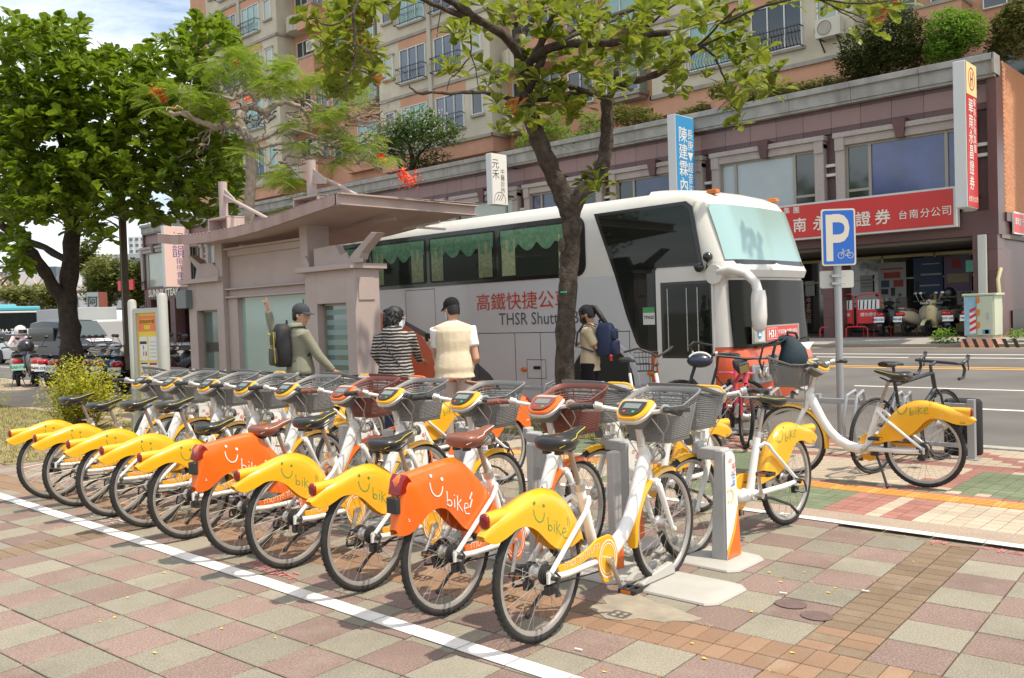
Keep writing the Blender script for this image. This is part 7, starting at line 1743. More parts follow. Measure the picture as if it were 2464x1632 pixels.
    if cfg.get('glasses'):
        b=MB()
        for s in (-1,1):
            b.tube([MH@V((.098,s*.034+.024*math.cos(a),.004+.017*math.sin(a))) for a in [2*PI*j/12 for j in range(12)]],.003,5,closed=True); b.tube([MH@V((.095,s*.056,.008)),MH@V((.0,s*.078,.008))],.003,5)
        obj('glasses',b,mat('glasses_frame',(.5,.48,.45) if cfg['glasses']=='w' else (.03,.03,.03),.4),t_)
    return t_,MH
def inv(loc,rz,p): return Matrix.Rotation(-rz,3,'Z')@(V(p)-V(loc))
def backpack(lab,loc,rz,m1,m2,size=(.18,.32,.46),z=1.02,straps=True,shoulder=(.19,1.38),accent=None):
    t_=thing('backpack',lab,'backpack',loc,rz); w_,d_,h_=size[1],size[0],size[2]
    def rb(x,z0,z1,wx,wy,nm,m_,x1):
        b=MB(); rs=[]
        for t,s in ((0,.82),(.06,.96),(.5,1.0),(.85,.92),(.96,.72),(1,.45)):
            zz=z0+(z1-z0)*t; rs.append([(x+(x1-x)*(.5+.5*abs(c)**.5*(1 if c>0 else -1)*s),wy*s*abs(s2)**.5*(1 if s2>0 else -1),zz) for c,s2 in [(math.cos(2*PI*j/20),math.sin(2*PI*j/20)) for j in range(20)]])
        b.rings(rs); return obj(nm,b,m_,t_,smooth=60)
    rb(-.125-d_,z-.0,z+h_,0,w_/2,'main_bag',m1,-.115); rb(-.125-d_-.055,z+.02,z+h_*.48,0,w_*.40,'lower_pocket',m2,-.125-d_+.03); rb(-.125-d_-.04,z+h_*.5,z+h_*.82,0,w_*.34,'upper_pocket',m2,-.125-d_+.03)
    b=MB()
    for zz in (z+h_*.44,z+h_*.76): b.tube([(-.125-d_-.052,-w_*.3,zz),(-.125-d_-.066,0,zz+.012),(-.125-d_-.052,w_*.3,zz)],.0035,5)
    if accent: b.tube([(-.125-d_-.02,-w_*.42,z+.05),(-.125-d_-.03,-w_*.40,z+h_*.8)],.003,4); b.tube([(-.125-d_-.02,w_*.42,z+.05),(-.125-d_-.03,w_*.40,z+h_*.8)],.003,4)
    obj('zip',b,accent or balu,t_)
    if straps:
        b=MB(); sx,sz=shoulder
        for s in (-1,1): b.tube([(-.12,s*.09,z+h_-.05),(-.06,s*.12,sz+.055),(.03,s*.125,sz+.06),(.115,s*.13,sz-.05),(.14,s*.135,sz-.22),(.06,s*.17,z+.12),(-.10,s*.14,z+.06)],.020,8,flat=.35)
        obj('shoulder_strap',b,m1,t_,smooth=60)
    b=MB(); b.tube([(-.14,-.03,z+h_-.01),(-.14,-.02,z+h_+.035),(-.14,.02,z+h_+.035),(-.14,.03,z+h_-.01)],.008,6); obj('top_handle',b,m1,t_)
    return t_
bkm=mat('black_nylon',(.018,.018,.019),.7,bump=.5,bscale=60,bdist=.004); bko=mat('olive_nylon',(.06,.058,.04),.7); bnv=mat('navy_nylon',(.02,.03,.075),.7,bump=.5,bscale=40,bdist=.006); dteal=mat('dark_teal_canvas',(.012,.028,.036),.8,bump=.7,bscale=40,bdist=.006)
def ploc(x,y,D): p=at(x,y,D); return V((p.x,p.y,0))
# man in the green jacket
DA=10.5; la=ploc(722,850,DA); ra=R(68)
J=lambda x,y,d=0:inv(la,ra,at(x,y,DA+d))
person('man in olive green jacket and dark cap pointing up with one arm',la,ra,1.70,dict(head=(R(-38),R(8)),top=olive,pants=greyp,ease=.035,hem=.80,hood=True,topname='jacket',cap=capg,glasses='w',bulk=1.04,
 arms={1:(J(655,792,.10),J(645,747,.05),J(640,700,.03)-J(645,747,.05),(1,0,.2),dict(point=True)),-1:(J(768,858,-.12),J(803,893,-.05),V((1,.0,-.25)),(0,0,1),dict(grip=True))}))
backpack('black backpack with yellow piping on the back of the man in the green jacket',la,ra,bkm,bko,size=(.17,.33,.50),z=.98,accent=byel2)
# woman in striped top
DB=10.0; lb=ploc(951,850,DB); rb_=R(110); J=lambda x,y,d=0:inv(lb,rb_,at(x,y,DB+d))
person('woman with short black hair in black and white striped hooded top, seen from behind',lb,rb_,1.62,dict(head=(R(-42),R(5)),top=strp,pants=navy,hair='bob',ease=.028,hem=.86,bulk=1.12,hood=True,topname='hooded_top',mask=maskw,glasses='b',
 arms={1:(J(902,852,.05),J(925,885,.3),V((1,0,-.2)),(0,0,1),dict(grip=True)),-1:(J(1000,842,.05),J(1010,868,.30),V((1,-.1,-.1)),(0,0,1),dict(grip=True))}))
b=MB(); b.tube([V((-.125,.10,1.30)),V((-.14,0,1.15)),V((-.12,-.12,.98))],.012,6,flat=.4)
o=obj('bag_strap',b,bkm,smooth=60,loc=lb,rot=(0,0,rb_)); tag(o,'thin black bag strap across the back of the woman in stripes','strap')
# man in the cream vest
DC=10.1; lc=ploc(1092,850,DC); rc=R(150); J=lambda x,y,d=0:inv(lc,rc,at(x,y,DC+d))
person('man in cream waistcoat over white tee and black cap looking at his phone',lc,rc,1.70,dict(head=(R(22),R(14)),top=vestm,vest=teew,pants=mauvep,ease=.036,hem=.80,sleeve=.62,topname='waistcoat',cap=capb,mask=maskw,glasses='w',bulk=1.08,shoe=shoed,
 arms={1:(J(1052,862,.05),J(1038,828,.20),J(1030,812,.3)-J(1038,828,.2),(0,-1,.5),dict(grip=True)),-1:(J(1146,862,-.02),J(1132,885,.30),V((1,0,0)),(0,0,1),dict(grip=True))}))
pq=at(1030,812,DC+.22); b=MB(); b.box((-.035,-.004,-.075),(.035,.004,.075)); tag(obj('phone',b,bdk,smooth=0,bevel=.003,loc=pq,rot=(R(50),0,R(40))),'dark phone in the raised left hand of the man in the cream waistcoat','phone')
# girl
DG=11.4; lg=ploc(1421,900,DG); rg=R(-160); J=lambda x,y,d=0:inv(lg,rg,at(x,y,DG+d))
person('young woman with long ponytail and beige tee looking down at her phone by the tree',lg,rg,1.58,dict(head=(R(5),R(24)),top=tan,pants=blackp,hair='pony',ease=.022,hem=.80,sleeve=.8,topname='tee_shirt',mask=maskb,shoe=shoew,bulk=.92,
 arms={1:(J(1437,838,-.15),J(1408,826,-.05),V((1,-.3,.1)),(0,0,1),dict(grip=True)),-1:(J(1409,842,.2),J(1402,826,.1),V((1,.2,.1)),(0,0,1),dict(grip=True))}))
backpack('navy blue backpack with red tag on the back of the young woman',lg,rg,bnv,bnv,size=(.20,.30,.42),z=.93,shoulder=(.17,1.28))
b=MB(); b.ball((0,0,0),.02,10,8,sc=(1,1,1.3)); b.box((-.012,-.01,-.055),(.012,.01,-.02)); tag(obj('bag_charm',b,bwhl and mat('red_charm',(.6,.03,.02),.5),smooth=60,loc=at(1470,858,DG-.33)),'small red charm hanging on the navy backpack','charm')
pq=J(1386,824,0); b=MB(); b.box((-.035,-.004,-.075),(.035,.004,.075)); tag(obj('phone',b,mat('pale_phone',(.6,.55,.5),.4),smooth=0,bevel=.003,loc=at(1396,825,DG-.02),rot=(R(60),0,R(-70))),'pale phone in the hands of the young woman with the ponytail','phone')
# rucksack in the basket
rs_=thing('rucksack','dark teal rucksack slumped in the basket of the free standing bicycle','rucksack',(0,0,0))
cB=V((-2.42,7.42,0))+Matrix.Rotation(R(182),3,'Z')@V((1.08,0,.95))
b=MB(); rr=[]
for z,rx,ry,ox,oy in ((-.13,.09,.10,0,0),(.0,.12,.12,0,0),(.09,.125,.125,.015,.01),(.17,.105,.095,.01,.02),(.22,.09,.07,-.02,.02),(.265,.075,.05,-.05,.02),(.285,.03,.02,-.06,.02)): rr.append([(cB.x+ox+rx*math.cos(a),cB.y+oy+ry*math.sin(a),cB.z+z) for a in [2*PI*j/18 for j in range(18)]])
b.rings(rr); obj('main_bag',b,dteal,rs_,smooth=60)
b=MB()
for dx in (-.16,-.05):
    b.tube([cB+V((dx*.3,-.05,.26)),cB+V((dx-.04,-.12,.20)),cB+V((dx-.06,-.16,.06)),cB+V((dx-.04,-.15,-.02))],.028,8,flat=.35)
obj('shoulder_strap',b,dteal,rs_,smooth=60)
b=MB(); b.tube([cB+V((-.19,-.14,.06)),cB+V((-.21,-.14,-.04)),cB+V((-.20,-.13,-.08))],.008,6); obj('orange_cord',b,bora,rs_)
b=MB(); b.tube([cB+V((-.04,.02,.26)),cB+V((-.03,.0,.31)),cB+V((.03,.03,.30)),cB+V((.04,.05,.25))],.012,6); obj('top_handle',b,dteal,rs_)
# ================= SCOOTERS, VEHICLES, STREET FURNITURE =================
sk_blk=mat('scooter_black',(.014,.014,.015),.3,coat=.5); sk_gry=mat('scooter_grey',(.17,.165,.155),.35,coat=.4,dirt=.2); sk_sil=mat('scooter_silver',(.36,.36,.35),.3,metal=.4,coat=.4); sk_crm=mat('scooter_cream',(.66,.56,.30),.3,coat=.5); sk_blu=mat('scooter_blue',(.03,.18,.42),.3,coat=.5); sk_bei=mat('scooter_beige',(.50,.43,.31),.3,coat=.5); sk_wht=mat('scooter_white',(.6,.6,.58),.3,coat=.4); sk_seat=mat('scooter_seat',(.02,.018,.018),.6); sk_brn=mat('scooter_brown_seat',(.16,.07,.045),.6); sk_red=mat('scooter_rear_lamp',(.45,.01,.01),.12,coat=1); platew=mat('plate_white',(.72,.73,.72),.4); plateg=mat('plate_green',(.25,.5,.42),.4)
def SC(parent,nm,fn,m_,sm=45,bev=0):
    b=MB(); fn(b); return obj(nm,b,m_,parent,smooth=sm,bevel=bev)
def secs(b,L_): # L_: (x,zlow,zhigh,halfwidth) cross-sections
    b.rings([[(x,w_*c*(abs(c)**-.4 if abs(c)>.01 else 1),(zl+zh)/2+(zh-zl)/2*s*(abs(s)**-.3 if abs(s)>.01 else 1)) for c,s in [(math.cos(2*PI*j/16),math.sin(2*PI*j/16)) for j in range(16)]] for x,zl,zh,w_ in L_])
def scooter(label,loc,rz,body=None,seat=None,plate='ABC-1234',pm=None,group='motor scooters parked in a row',retro=False,helmet=False,box=False,mirror=True):
    body=body or sk_blk; t_=thing('motor_scooter',label,'scooter',loc,rz,group)
    for x,nm in ((.0,'rear'),(1.25,'front')):
        b=MB(); b.tube([(x+.19*math.cos(2*PI*j/24),0,.24+.19*math.sin(2*PI*j/24)) for j in range(24)],.05,10,closed=True,upv=(0,1,0)); w_=obj('wheel',b,brub,t_,smooth=60)
        b=MB(); b.lathe([(.02,-.04),(.06,-.04),(.15,-.03),(.15,.03),(.06,.04),(.02,.04)],12,Matrix.Translation((x,0,.24))@Matrix.Rotation(R(90),4,'X')); obj('rim',b,bdk,w_)
    SC(t_,'tail_body',lambda b:secs(b,[(-.36,.62,.73,.08),(-.25,.52,.79,.13),(0,.42,.80,.175),(.25,.36,.77,.18),(.48,.28,.68,.16),(.55,.26,.5,.12)]),body)
    SC(t_,'seat',lambda b:secs(b,[(-.22,.78,.86,.08),(-.05,.78,.88,.13),(.2,.76,.85,.14),(.42,.70,.79,.12),(.50,.66,.74,.09)]),seat or sk_seat)
    SC(t_,'foot_board',lambda b:b.box((.40,-.15,.24),(1.0,.15,.30)),sk_blk if not retro else body,45,.02)
    SC(t_,'leg_shield',lambda b:secs(b,[(.88,.26,.5,.14),(.95,.28,.86,.19),(1.03,.34,.94,.17),(1.12,.48,.92,.12),(1.20,.62,.86,.07)] if not retro else [(.88,.26,.55,.16),(.95,.27,.88,.22),(1.02,.34,.95,.18),(1.08,.5,.93,.1)]),body)
    SC(t_,'front_mudguard',lambda b:b.rings([[(1.25+.27*math.cos(a),y,.24+.27*math.sin(a)) for y in (-.06,0,.06)]+[(1.25+.25*math.cos(a),y,.24+.25*math.sin(a)) for y in (.06,0,-.06)] for a in [R(20+q*14) for q in range(9)]]),body)
    SC(t_,'fork',lambda b:[b.tube([(1.13,s*.06,.5),(1.25,s*.075,.24)],.022,8) for s in (-1,1)],sk_blk)
    SC(t_,'steering_head',lambda b:(b.tube([(1.08,0,.8),(1.0,0,1.0)],.04,8),secs(b,[(.90,.96,1.06,.14),(1.0,.95,1.10,.16),(1.12,.98,1.07,.09)])),body)
    SC(t_,'handlebar',lambda b:[b.tube([(.98,s*.10,1.03),(.95,s*.24,1.05),(.90,s*.36,1.04)],[.016,.016,.021],8) for s in (-1,1)],sk_blk)
    if mirror:
        for s in (-1,1): SC(t_,'mirror',lambda b:(b.tube([(.97,s*.22,1.06),(1.0,s*.30,1.18),(.99,s*.34,1.27)],.007,5),b.ball((.98,s*.35,1.30),.055,10,6,sc=(.35,1.2,.8))),sk_blk if not retro else balu)
    SC(t_,'headlight',lambda b:b.ball((1.13,0,1.02),.06,12,6,sc=(.4,1.3,.8)) if not retro else b.ball((1.1,0,1.05),.08,12,6,sc=(.5,1,1)),lmp)
    SC(t_,'tail_light',lambda b:secs(b,[(-.39,.64,.71,.085),(-.35,.62,.75,.125),(-.26,.60,.76,.14)]),sk_red)
    SC(t_,'engine',lambda b:(b.box((-.08,.05,.18),(.5,.14,.34)),b.cyl((-.15,-.13,.28),(.3,-.13,.30),.055,12)),sk_blk,45,.02)
    SC(t_,'rear_mudguard',lambda b:b.add([(-.30,-.08,.60),(-.30,.08,.60),(-.40,.07,.33),(-.40,-.07,.33),(-.27,-.08,.60),(-.27,.08,.60),(-.37,.07,.33),(-.37,-.07,.33)],[(0,1,2,3),(7,6,5,4),(0,3,7,4),(1,5,6,2),(0,4,5,1),(3,2,6,7)]),sk_blk,0)
    pl=SC(t_,'number_plate',lambda b:b.add([(-.405,-.15,.62),(-.405,.15,.62),(-.44,.15,.45),(-.44,-.15,.45),(-.399,-.15,.62),(-.399,.15,.62),(-.434,.15,.45),(-.434,-.15,.45)],[(0,1,2,3),(7,6,5,4),(0,3,7,4),(1,5,6,2),(0,4,5,1),(3,2,6,7)]),pm or platew,0)
    SC(pl,'plate_number',lambda b:text(b,plate,(-.4285,0,.535),(0,-1,0),(.22,0,.97),h=.07,bold=.02),pblk,0)
    SC(t_,'grab_rail',lambda b:b.tube([(.0,-.13,.80),(-.25,-.12,.86),(-.34,0,.87),(-.25,.12,.86),(0,.13,.80)],.012,6),sk_blk if not retro else balu)
    SC(t_,'stand',lambda b:(b.tube([(.35,.1,.22),(.28,.16,.02)],.012,6),b.tube([(.35,-.1,.22),(.28,-.16,.02)],.012,6)),sk_blk)
    if helmet: SC(t_,'helmet_mount',lambda b:b.box((.9,-.02,1.04),(.94,.02,1.07)),sk_blk)
    return t_
def helm(lab,p,m_,r_=.14):
    t_=thing('helmet',lab,'helmet',p,rnd.uniform(0,6)); b=MB(); b.lathe([(r_*.95,-r_*.6),(r_*1.05,-r_*.2),(r_,r_*.3),(r_*.75,r_*.75),(r_*.3,r_*1.02),(.005,r_*1.06)],18); obj('shell',b,m_,t_,smooth=60)
    b=MB(); b.rings([[(r_*1.06*math.cos(a),r_*1.06*math.sin(a),z) for a in [R(-60+q*12) for q in range(11)]] for z in (-r_*.4,-r_*.0,r_*.25)],False,False); obj('visor',b,mat('dark_visor',(.02,.02,.02),.08,coat=1),t_,smooth=60)
# left row: tails toward the camera
cols=[(sk_gry,None,'grey motor scooter with green number plate at the far left of the row','KA3-718',plateg),(sk_gry,None,'grey motor scooter with big red tail lamp, second from the left','NLD-8203',None),(sk_blk,None,'black motor scooter between the two grey ones and the tree trunk','MPK-2290',None),(sk_blk,None,'black motor scooter directly left of the dark tree trunk','LCV-556',None),(sk_gry,None,'dark grey motor scooter just right of the dark tree trunk','PXA-1120',None),(sk_sil,None,'silver motor scooter behind the top of the yellow green shrub','AEK-5573',None),(sk_blu,None,'blue motor scooter in the middle of the left row','MZB-0837',None),(sk_blk,None,'black motor scooter right of the blue one','NRC-4418',None),(sk_sil,None,'silver grey motor scooter with chrome rail left of the lamp pole','LWD-902',None),(sk_blk,None,'black motor scooter partly behind the notice board','MQJ-3365',None)]
for i,(bm2,_,lab,pl,pmm) in enumerate(cols):
    scooter(lab,(-26.3+i*.88+rnd.uniform(-.06,.06),8.75+rnd.uniform(-.12,.12)+.02*i,0.0),R((158 if i<2 else 128)+rnd.uniform(-7,7)),bm2,plate=pl,pm=pmm)
for i,(x,lab) in enumerate(((-25.6,'dark motor scooter in the second row behind the far left ones'),(-23.4,'dark motor scooter in the second row left of the tree trunk'),(-20.8,'dark motor scooter in the second row in front of the black van'))):
    scooter(lab,(x,10.5,-.1),R(62),sk_blk,plate='XKT-%d'%(311+i*97),group='motor scooters in the second row')
p=onZ(432,950,0); scooter('black motor scooter standing alone between the notice board and the kiosk',(-16.6,8.7,0),R(-55),sk_blk,plate='EMV-1182',group='motor scooters near the kiosk')
helm('black helmet on a scooter at the far left',at(62,835,24),sk_blk,.2); helm('white helmet with dark visor of the rider by the white car',at(49,797,30),sk_wht,.19)
# right arcade scooters (z .40)
zz=.405
def fpt(x,y): return onZ(x,y,zz)
for (x,y,rz,bd_,st_,lab,pl,ret) in ((2104,812,R(98),sk_blk,None,'black scooter with a white number plate right of the red stands','MEE-0257',False),(2142,814,R(74),sk_bei,sk_brn,'beige scooter with brown seat and chrome rail in the arcade','EMW-6826',True),(2205,812,R(-104),sk_crm,sk_brn,'cream yellow retro scooter facing the road in the arcade','CRM-118',True),(2263,810,R(118),sk_gry,None,'grey scooter with dark helmet on its handlebar in the arcade','EEW-1601',False),(2303,812,R(95),sk_blk,None,'dark scooter with red lamp next to the pale utility box','MTM-8127',False),(1972,800,R(80),sk_blk,None,'black scooter in the arcade right beside the coach','KLO-228',False),(2002,798,R(95),sk_gry,None,'dark grey scooter in the arcade left of the parking sign','KPO-901',False)):
    p=fpt(x,y); dv=V((math.cos(rz),math.sin(rz),0)); 
    L0=p if rz>0 else p-dv*1.25
    scooter(lab,(L0.x,28.35 if rz>0 else 29.6,zz),rz,bd_,st_,pl,group='scooters parked under the arcade',retro=ret)
helm('black and silver helmet on the grey scooter handlebar in the arcade',V((onY(2284,705,29.3).x,29.3,onY(2284,705,29.3).z)),sk_blk,.17)
# red stands
redst=mat('red_barrier_paint',(.60,.03,.03),.4)
for (x,lab) in ((2002,'red folding barrier left of the parking sign pole'),(2066,'red folding barrier with striped board right of the parking sign pole')):
    p=onY(x+18,812,28.3); t_=thing('folding_barrier',lab,'barrier',(p.x,28.3,zz),R(8),'red folding barriers under the arcade')
    b=MB(); b.tube([(-.25,0,.35),(-.25,0,1.25),(-.18,0,1.32),(.38,0,1.36),(.44,0,1.30),(.44,0,.35)],.022,8); b.tube([(-.55,-.2,0),(-.55,-.2,.26),(-.48,-.2,.32),(.02,-.2,.32),(.1,-.2,.26),(.1,-.2,0)],.022,8); b.tube([(.2,.2,0),(.2,.2,.30),(.7,.2,.30),(.7,.2,0)],.022,8); b.tube([(-.25,0,.4),(-.25,-.2,.32)],.02,6); b.tube([(.44,0,.4),(.44,.2,.3)],.02,6); obj('tube_frame',b,redst,t_)
    b=MB(); b.use(redst).box((-.22,-.012,.42),(.42,.012,.86)); b.use(paper).box((-.22,-.012,.86),(.42,.012,1.16)); b.use(pblk)
    for q in range(5): b.add([(-.2+q*.12,-.014,.87),(-.16+q*.12,-.014,.87),(-.26+q*.12+.12,-.014,1.15),(-.30+q*.12+.12,-.014,1.15)],[(0,1,2,3)])
    b.use(paper); text(b,'請勿停車',(.1,-.014,.70),(1,0,0),(0,0,1),h=.12,bold=.02); obj('barrier_board',b,None,t_,smooth=0)
# utility box
ub=thing('utility_box','pale green roadside utility box on a black and orange striped plinth','utility box',(0,0,0))
pg=mat('pale_green_paint',(.52,.56,.42),.6,streak=.25,dirtcol=(.3,.25,.15)); ubl=mat('faded_blue_poster',(.25,.45,.55),.6,var=.1)
a=onY(2325,812,25.9); X0u=a.x
def ux(x,y=780,Y=25.9): return onY(x,y,Y)
xa,xb_,xc=ux(2320).x,ux(2353).x,ux(2399).x; zt=ux(2353,712).z; zb=ux(2353,808).z
b=MB(); b.box((xa,25.9,zb),(xc-.05,26.65,zt)); b.box((xa-.03,25.85,zt),(xc-.0,26.7,zt+.06)); obj('cabinet',b,pg,ub,smooth=0,bevel=.01)
b=MB(); b.box((xb_,25.86,zb+.02),(xc-.08,25.9,zt-.02)); dr=obj('door',b,pg,ub,smooth=0,bevel=.006); b=MB(); b.box(((xb_+xc)/2,25.84,(zb+zt)/2-.1),((xb_+xc)/2+.03,25.86,(zb+zt)/2+.08)); obj('handle',b,balu,dr)
b=MB(); b.use(ubl).box((xa+.02,25.885,zb+.03),(xb_-.04,25.899,zt-.03)); b.use(paper).box((xa+.14,25.88,zb+.06),(xa+.30,25.884,zt-.45)); b.use(redst)
for q in range(4): z=zb+.1+q*.17; b.add([(xa+.14,25.878,z),(xa+.30,25.878,z+.09),(xa+.30,25.878,z+.17),(xa+.14,25.878,z+.08)],[(0,1,2,3)])
b.use(bora)
for q in range(3): z=zb+.18+q*.33; b.add([(xb_-.02,25.855,z),(xb_+.06,25.855,z+.04),(xb_+.06,25.855,z+.2),(xb_-.02,25.855,z+.16)],[(0,1,2,3)])
b.use(mat('blue_vent',(.05,.3,.55),.5)).box((xb_+.12,25.853,zb+.05),(xb_+.27,25.859,zb+.16)); b.box((xc-.28,25.853,zb+.05),(xc-.15,25.859,zb+.16))
obj('box_markings',b,None,ub,smooth=0)
b=MB(); b.box((xa+.06,25.95,.3),(xc-.1,26.6,zb)); obj('pedestal',b,pg,ub,smooth=0)
b=MB(); zp=.2; b.box((xa-.05,25.75,zp-.05),(xc-.05,26.7,zp+.22)); ppl=obj('plinth',b,mat('pinkish_orange_plinth',(.60,.33,.24),.8,var=.1),ub,smooth=0)
b=MB(); 
for q in range(6): x=xa-.02+q*.24; b.add([(x,25.748,zp+.22),(x+.1,25.748,zp+.22),(x+.2,25.748,zp-.04),(x+.1,25.748,zp-.04)],[(0,1,2,3)])
obj('black_stripe',b,pblk,ppl,smooth=0)
b=MB(); p1=onX(2392,760,-7.0); b.tube([(-6.9,27.6,.4),(-6.85,27.5,1.2),(-6.93,27.6,2.0),(-6.9,27.8,2.3),(-6.98,27.9,2.2)],.05,8); tag(obj('conduit_pipe',b,mat('pale_yellow_conduit',(.55,.48,.25),.6)),'curved pale yellow conduit standing at the building corner','pipe')
b=MB(); b.box((-7.52,27.9,.4),(-7.30,28.03,3.3)); tag(obj('pillar_pipe_box',b,mat('white_pipe_cover',(.55,.55,.50),.6,streak=.2),smooth=0,bevel=.01),'white vertical pipe cover on the corner pillar','pipe cover')
b=MB()
for q in range(8): b.box((-5.9+q*1.2,26.3,.18),(-4.72+q*1.2,26.5,.42))
tag(obj('yellow_kerb',b,mat('yellow_kerb_paint',(.62,.36,.10),.8,var=.1,dirt=.3),smooth=0,bevel=.02),'weathered yellow kerb at the right edge across the road','kerb')
# ---- parking sign ----
ps=thing('parking_sign','blue bicycle parking sign on a grey pole by the road','sign',(0,0,0))
galv=mat('galvanised_pole',(.40,.41,.42),.45,metal=.5,streak=.15)
DP=10.0; pp=at(2021,900,DP); px_,py_=pp.x,pp.y
b=MB(); b.cyl((px_,py_,0),(px_,py_,2.5),.039,18); obj('pole',b,galv,ps)
# sign plate frame vectors: faces the camera side
du=V((.80,.60,0)).normalized(); 
pl_,pr2=at(1979,570,DP-.06),at(2061,570,DP-.06)
zt_=at(2020,505,DP).z; zb_=at(2020,640,DP).z; du=(pr2-pl_); du.z=0; wS=du.length; du.normalize(); nn=V((du.y,-du.x,0)); nn=nn if nn.dot(-Fw)>0 else -nn
Ms=Matrix.Identity(4)
ctr=V((px_,py_,0))+nn*.055
for i in range(3): Ms[i][0]=du[i]; Ms[i][1]=-nn[i]; Ms[i][2]=(0,0,1)[i]; Ms[i][3]=ctr[i]
def rr2(hx,z0,z1,r_): return rrect(-hx,hx,z0,z1,r_)
sb=mat('sign_sheet_blue',(.015,.12,.50),.4); sw_=mat('sign_sheet_cream',(.62,.58,.48),.45)
b=MB(); b.prism(rr2(wS/2,zb_,zt_,.03),-.004,.004,'y',Ms); plt=obj('plate',b,sw_,ps,smooth=0)
b=MB(); b.prism(rr2(wS/2-.018,zb_+.018,zt_-.018,.02),-.006,-.0045,'y',Ms); obj('blue_field',b,sb,plt,smooth=0)
b=MB(); Hs=zt_-zb_; fP=lambda u,v:Ms@V((-wS*.5+u*wS,-.0075,zb_+v*Hs)); ribbon(b,[(.23,.10),(.23,.90)],.0,fP) if False else b.add([fP(.13,.08),fP(.33,.08),fP(.33,.90),fP(.13,.90)],[(0,1,2,3)]); ribbon(b,[(.33,.835),(.52,.835),(.64,.81),(.72,.75),(.75,.66),(.72,.56),(.64,.50),(.52,.475),(.33,.475)],.145,fP)
fnb=lambda u,v:Ms@V((wS*.19+u*.95,-.0085,zb_+.12+v*.95))
for cx_ in (-.055,.055): ribbon(b,arc(cx_,-.01,.034,.034,0,360,18),.006,fnb)
for l in ([(-.055,-.01),(-.028,.04),(.035,.045),(.0,-.015),(-.028,.04)],[(-.028,.04),(-.035,.062),(-.02,.066)],[(.035,.045),(.055,-.01),(.0,-.015)],[(.022,.055),(.045,.055)],[(.03,.03),(.035,.055)]): ribbon(b,l,.006,fnb)
obj('pictogram',b,sw_,plt,smooth=0)
z2,z1=at(2020,651,DP).z,at(2020,693,DP).z
b=MB(); b.prism(rr2(wS/2+.0,z1,z2,.025),.08,.086,'y',Ms); obj('lower_plate',b,mat('plate_back_grey',(.55,.54,.49),.5,metal=.2),ps,smooth=0)
for z in (z1+.05,z2-.06):
    b=MB(); b.box((-.075,.012,z-.014),(.03,.08,z+.014),Ms); b.cyl(Ms@V((.02,.02,z)),Ms@V((.07,.02,z)),.006,6); obj('clamp',b,galv,ps,smooth=0)
for z in (zb_+.12,zt_-.12):
    b=MB(); b.box((-.05,.0045,z-.012),(.05,.05,z+.012),Ms); obj('clamp',b,galv,ps,smooth=0)
# ---- rack ----
rk=thing('bicycle_rack','long galvanised bicycle rack with looped bars by the kerb','bicycle rack',(0,0,0))
RY=8.98
b=MB(); b.box((-8.2,RY-.02,.47),(-2.5,RY+.02,.52)); b.box((-8.2,RY-.02,.10),(-2.5,RY+.02,.14)); obj('rail',b,galv,rk,smooth=0,bevel=.004)
for x in (-2.5,-3.98,-5.45,-6.9,-8.2):
    b=MB(); b.box((x-.032,RY-.032,0),(x+.032,RY+.032,.56)); b.box((x-.07,RY-.07,0),(x+.07,RY+.07,.008)); obj('post',b,galv,rk,smooth=0,bevel=.004)
for x in (-3.05,-3.5,-4.4,-4.95,-5.9,-6.4,-7.4):
    b=MB(); b.tube([(x-.05,RY-.03,.10),(x-.05,RY-.35,.12),(x-.05,RY-.40,.35),(x-.05,RY-.30,.58),(x-.04,RY-.12,.62),(x-.03,RY-.03,.50)],.017,8); b.tube([(x+.05,RY-.03,.10),(x+.05,RY-.35,.12),(x+.05,RY-.40,.35),(x+.05,RY-.30,.58),(x+.04,RY-.12,.62),(x+.03,RY-.03,.50)],.017,8); obj('wheel_loop',b,galv,rk)
pq=onZ(2330,1098); b=MB(); b.lathe([(.16,0),(.17,.02),(.17,.50),(.155,.525),(.0,.53)],28); tag(obj('black_bollard',b,mat('black_rubber',(.010,.010,.010),.75,bump=.3,bscale=60),smooth=40,loc=(-2.66,9.28,0)),'stubby black round bollard behind the end of the bicycle rack','bollard')
